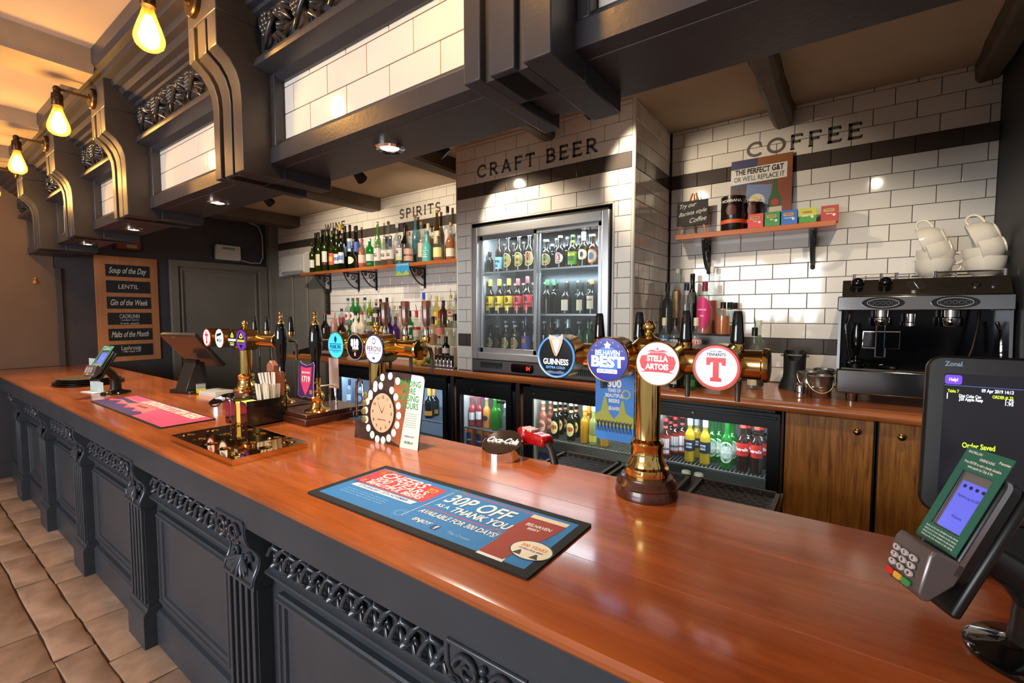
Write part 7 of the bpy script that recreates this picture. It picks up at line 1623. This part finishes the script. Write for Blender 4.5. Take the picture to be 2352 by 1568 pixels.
# card readers
def reader(label, c, phi, tilt, base, screen_on=True, s=1.0):
    t = thing('card_reader', label, 'card reader', base, group='card readers')
    u = Vector((math.cos(phi), math.sin(phi), 0)); bk = Vector((-math.sin(phi), math.cos(phi), 0)); v = bk * math.cos(tilt) + ZA * math.sin(tilt); n = u.cross(v)
    o = Vector(c) - Vector(base)
    Mx = Matrix(((u.x * s, v.x * s, n.x * s, o.x), (u.y * s, v.y * s, n.y * s, o.y), (u.z * s, v.z * s, n.z * s, o.z), (0, 0, 0, 1)))
    bd = lambda b: b.xf(Mx)
    GRN_ = mat('reader_green_card', (38, 108, 92), .5)
    hole = [(-.027, -.055), (.027, -.055), (.027, .045), (-.027, .045)]
    # green card frame around the display: four strips
    card = bpy.data.objects.new('notice_card', None); COL.objects.link(card); card.parent = t
    for a, b_, c_, d_ in ((-.04, .04, .045, .085), (-.04, .04, -.085, -.055), (-.04, -.027, -.055, .045), (.027, .04, -.055, .045)):
        bd(MB().box(a, b_, c_, d_, 0, .0012)).build('card_strip', GRN_, card, smooth=0)
    def tx(sx, x, y, sz, m, **k):
        V, F = text_mesh(sx, k.get('bold', .02), 0, 1.0, 'CENTER'); f_ = k.get('fit')
        sxx = f_ / ((max(q[0] for q in V) - min(q[0] for q in V)) * sz) if f_ else 1
        bd(MB().add([(x + q[0] * sz * sxx, y + q[1] * sz, k.get('z', .0018)) for q in V], F)).build('lettering', m, card, smooth=0)
    tx('MACMILLAN', -.022, .077, .006, WHITE, fit=.024); tx('GREENE KING', .003, .069, .006, WHITE, fit=.026); tx('Pennies', .03, .074, .006, WHITE)
    tx('Press ENTER to add a charity donation', 0, .060, .006, WHITE, fit=.064); tx('when paying by Chip & Pin', 0, .053, .006, WHITE, fit=.044)
    for k in range(4): tx('thank you for your donation to the charity', 0, -.061 - k * .0055, .004, WHITE, fit=.062)
    body = bd(MB().prism(rrect(.072, .175, .014, 4, .004, -.035), -.036, -.006, 'z')).build('reader_body', BLACK, t, bev=.004)
    bd(MB().prism(rrect(.076, .18, .015, 4, .004, -.035), -.016, -.008, 'z')).build('silver_band', mat('satin_silver', (176, 178, 184), .25, .9), t)
    bd(MB().box(-.027, .027, -.055, .045, -.006, -.0045)).build('display_frame', mat('display_grey', (110, 110, 112), .4), t, smooth=0)
    dsp = bd(MB().box(-.022, .027, -.053, .03, -.0046, -.004)).build('display', lit('reader_blue', (96, 104, 226), .55), t, smooth=0)
    for k in range(4): bd(MB().prism(circ(.003, 12, -.014 + k * .011, .022), -.004, -.0036, 'z')).build('indicator', mat('indicator_navy', (40, 40, 90), .4), dsp)
    for sx, y, sz in (('Payment up to £30', .005, .007), ('Welcome', -.03, .007)):
        V, F = text_mesh(sx, 0, 0, 1.0, 'CENTER'); bd(MB().add([(.002 + q[0] * sz * .7, y + q[1] * sz, -.0036) for q in V], F)).build('lettering', mat('indicator_navy', (40, 40, 90), .4), dsp, smooth=0)
    hood = bd(MB().prism([(-.088, -.02), (-.125, -.02), (-.165, .0), (-.168, .008), (-.16, .02), (-.10, .034), (-.088, .030)], -.034, .042, 'x')).build('keypad_body', mat('keypad_grey', (122, 116, 116), .3, .6), t, bev=.004)
    ky = Vector((0, -1, .0)).normalized()
    # keypad lies on the sloping front of the hood
    kd = Vector((0, .06, .014)).normalized(); kn = Vector((1, 0, 0)).cross(kd)
    K0 = Vector((.004, -.130, .0295))
    keyme = [[0, '4', '5', '6'], [1, '7', '8', '9'], [2, '*', '0', '#']]
    for r_, *ks in keyme:
        for q, s_ in enumerate(ks):
            pc = K0 + Vector((-.021 + q * .018, 0, 0)) - kd * (-.014 + r_ * .0125)
            V = []; poly = circ(.0072, 14, 0, 0, .0052)
            bd(MB().plate(poly, pc, (1, 0, 0), kd, .003)).build('key', mat('key_grey', (196, 192, 192), .4), hood)
            W2, F2 = text_mesh(s_, .02, 0, 1.0, 'CENTER'); bd(MB().add([pc + Vector((1, 0, 0)) * (g[0] * .008) + kd * (g[1] * .008) + kn * .0035 for g in W2], F2)).build('lettering', DKP, hood, smooth=0)
    for q, cc_ in enumerate(((206, 50, 46), (226, 176, 60), (60, 150, 80))):
        pc = K0 + Vector((-.021 + q * .018, 0, 0)) - kd * .0265
        bd(MB().plate(rrect(.0155, .010, .003), pc, (1, 0, 0), kd, .0032)).build('key', mat('key_%d' % q, cc_, .4), hood)
    # holder arm, pole and foot
    back = Mx @ Vector((0, -.06, -.036))
    bd(MB().box(-.036, .044, -.17, .05, -.052, -.036)).build('holder', BLACK, t, bev=.006)
    MB().tube([(0, 0, .02), (0, 0, .10), tuple(Vector((0, 0, .12)).lerp(back, .3)), tuple(back)], [.034, .03, .026, .022], 18).build('pole', BLACK, t)
    MB().lathe([(.085, .0005), (.086, .008), (.078, .016), (.045, .022), (.034, .03), (0, .03)], 36).build('foot', BLACKG, t)
reader('large card reader with green notice card on a black stand beside the till', (.157, 1.007, 1.365), R(-60), R(63.8), (.262, 1.075, ZT))
c2 = ony(236, 818, .93)
reader('small far card reader with green notice card on a black stand', c2, R(32), R(52), (c2.x - .035, 1.0, ZT), s=1.0)
# leaflet and plates at the far end
t = thing('leaflet_holder', 'pale leaflet propped behind the far card reader', 'leaflet', onz(214, 901, ZT), R(12))
MB().prism([(0, 0), (.17, 0), (.17, .07), (.12, .075), (.10, .24), (0, .24)], -.001, .001, 'y').xf(Matrix.Translation((-.1, .03, 0))).build('leaflet', mat('pale_leaflet', (196, 214, 216), .5, noise=.1), t, smooth=0)
MB().box(-.1, .08, -.03, .03, 0, .004).build('foot_flap', mat('pale_leaflet', (196, 214, 216), .5), t, smooth=0)
pc = onz(190, 876, ZT)
for i, (r, z) in enumerate(((.22, 0), (.22, .014), (.2, .028), (.19, .042))):
    o = tag(MB().lathe([(r * .8, 0), (r * .86, .001), (r, .010), (r * 1.0, .012), (r * .84, .005), (0, .005)], 40).build('serving_tray', mat('dark_tray_%d' % (i == 3), ((26, 22, 20), (96, 74, 44))[i == 3], .3)), ('round dark serving tray, lowest of the stack', 'round dark serving tray, second from the bottom of the stack', 'round dark serving tray, third from the bottom of the stack', 'round tan serving tray on top of the stack')[i], 'tray', 'stack of serving trays'); o.location = (-4.95, 1.02, ZT + z)
# far till seen from behind
t = thing('till_screen', 'black tilted till screen seen from behind beside the far beer font', 'till', (-3.85, 1.42, ZT), R(15))
Mt = Matrix.Rotation(R(-45), 4, 'X')
sl = MB().box(-.18, .18, -.012, .022, -.16, .16).xf(Matrix.Translation((0, -.06, .30)) @ Matrix.Rotation(R(42), 4, 'X'))
sl.build('screen_casing', mat('till_charcoal', (52, 46, 42), .22), t, bev=.008)
MB().tube([(-.07, -.075, .22), (.07, -.075, .22)], .016, 14).build('hinge', BLACK, t)
MB().prism([(-.16, .02), (.02, .02), (-.02, .21), (-.08, .23)], -.06, .06).build('stand', mat('till_charcoal', (52, 46, 42), .22), t, bev=.004)
MB().prism(rrect(.24, .24, .03, 4, 0, -.05), .001, .022, 'z').build('base', BLACK, t, bev=.004)
text(t, 'NCR', (-.02, -.172, .40), (1, 0, 0), (0, math.sin(R(-42)) * -1, math.cos(R(42))), .03, mat('till_logo', (24, 20, 18), .4), bold=.02)
MB().lathe([(0, .0), (.03, .0), (.03, .008), (0, .008)], 20, (.10, .10, .42)).build('blue_tag', mat('blue_tag', (40, 90, 130), .4), t)
# tape measure, receipts behind the far dispenser
t = thing('tape_measure', 'small grey and yellow tape measure on the bar', 'tape measure', onz(462, 900, ZT), R(-20))
MB().prism(rrect(.075, .06, .015, 4, 0, .031), -.03, .03, 'y').build('case', mat('tape_grey', (130, 136, 140), .4), t, bev=.004); MB().box(.038, .10, -.028, .028, .006, .034).build('yellow_end', mat('tape_yellow', (214, 190, 40), .4), t, bev=.002)
t = thing('receipt_stack', 'flat stack of papers and a book behind the small dispenser', 'papers', (-3.55, 1.40, ZT), R(8))
for i in range(4): MB().box(-.10 + i * .004, .10, -.07, .07 - i * .005, .001 + i * .008, .008 + i * .008).build('sheaf', mat('paper_%d' % (i % 2), ((226, 216, 206), (190, 200, 190))[i % 2], .7), t, smooth=0)
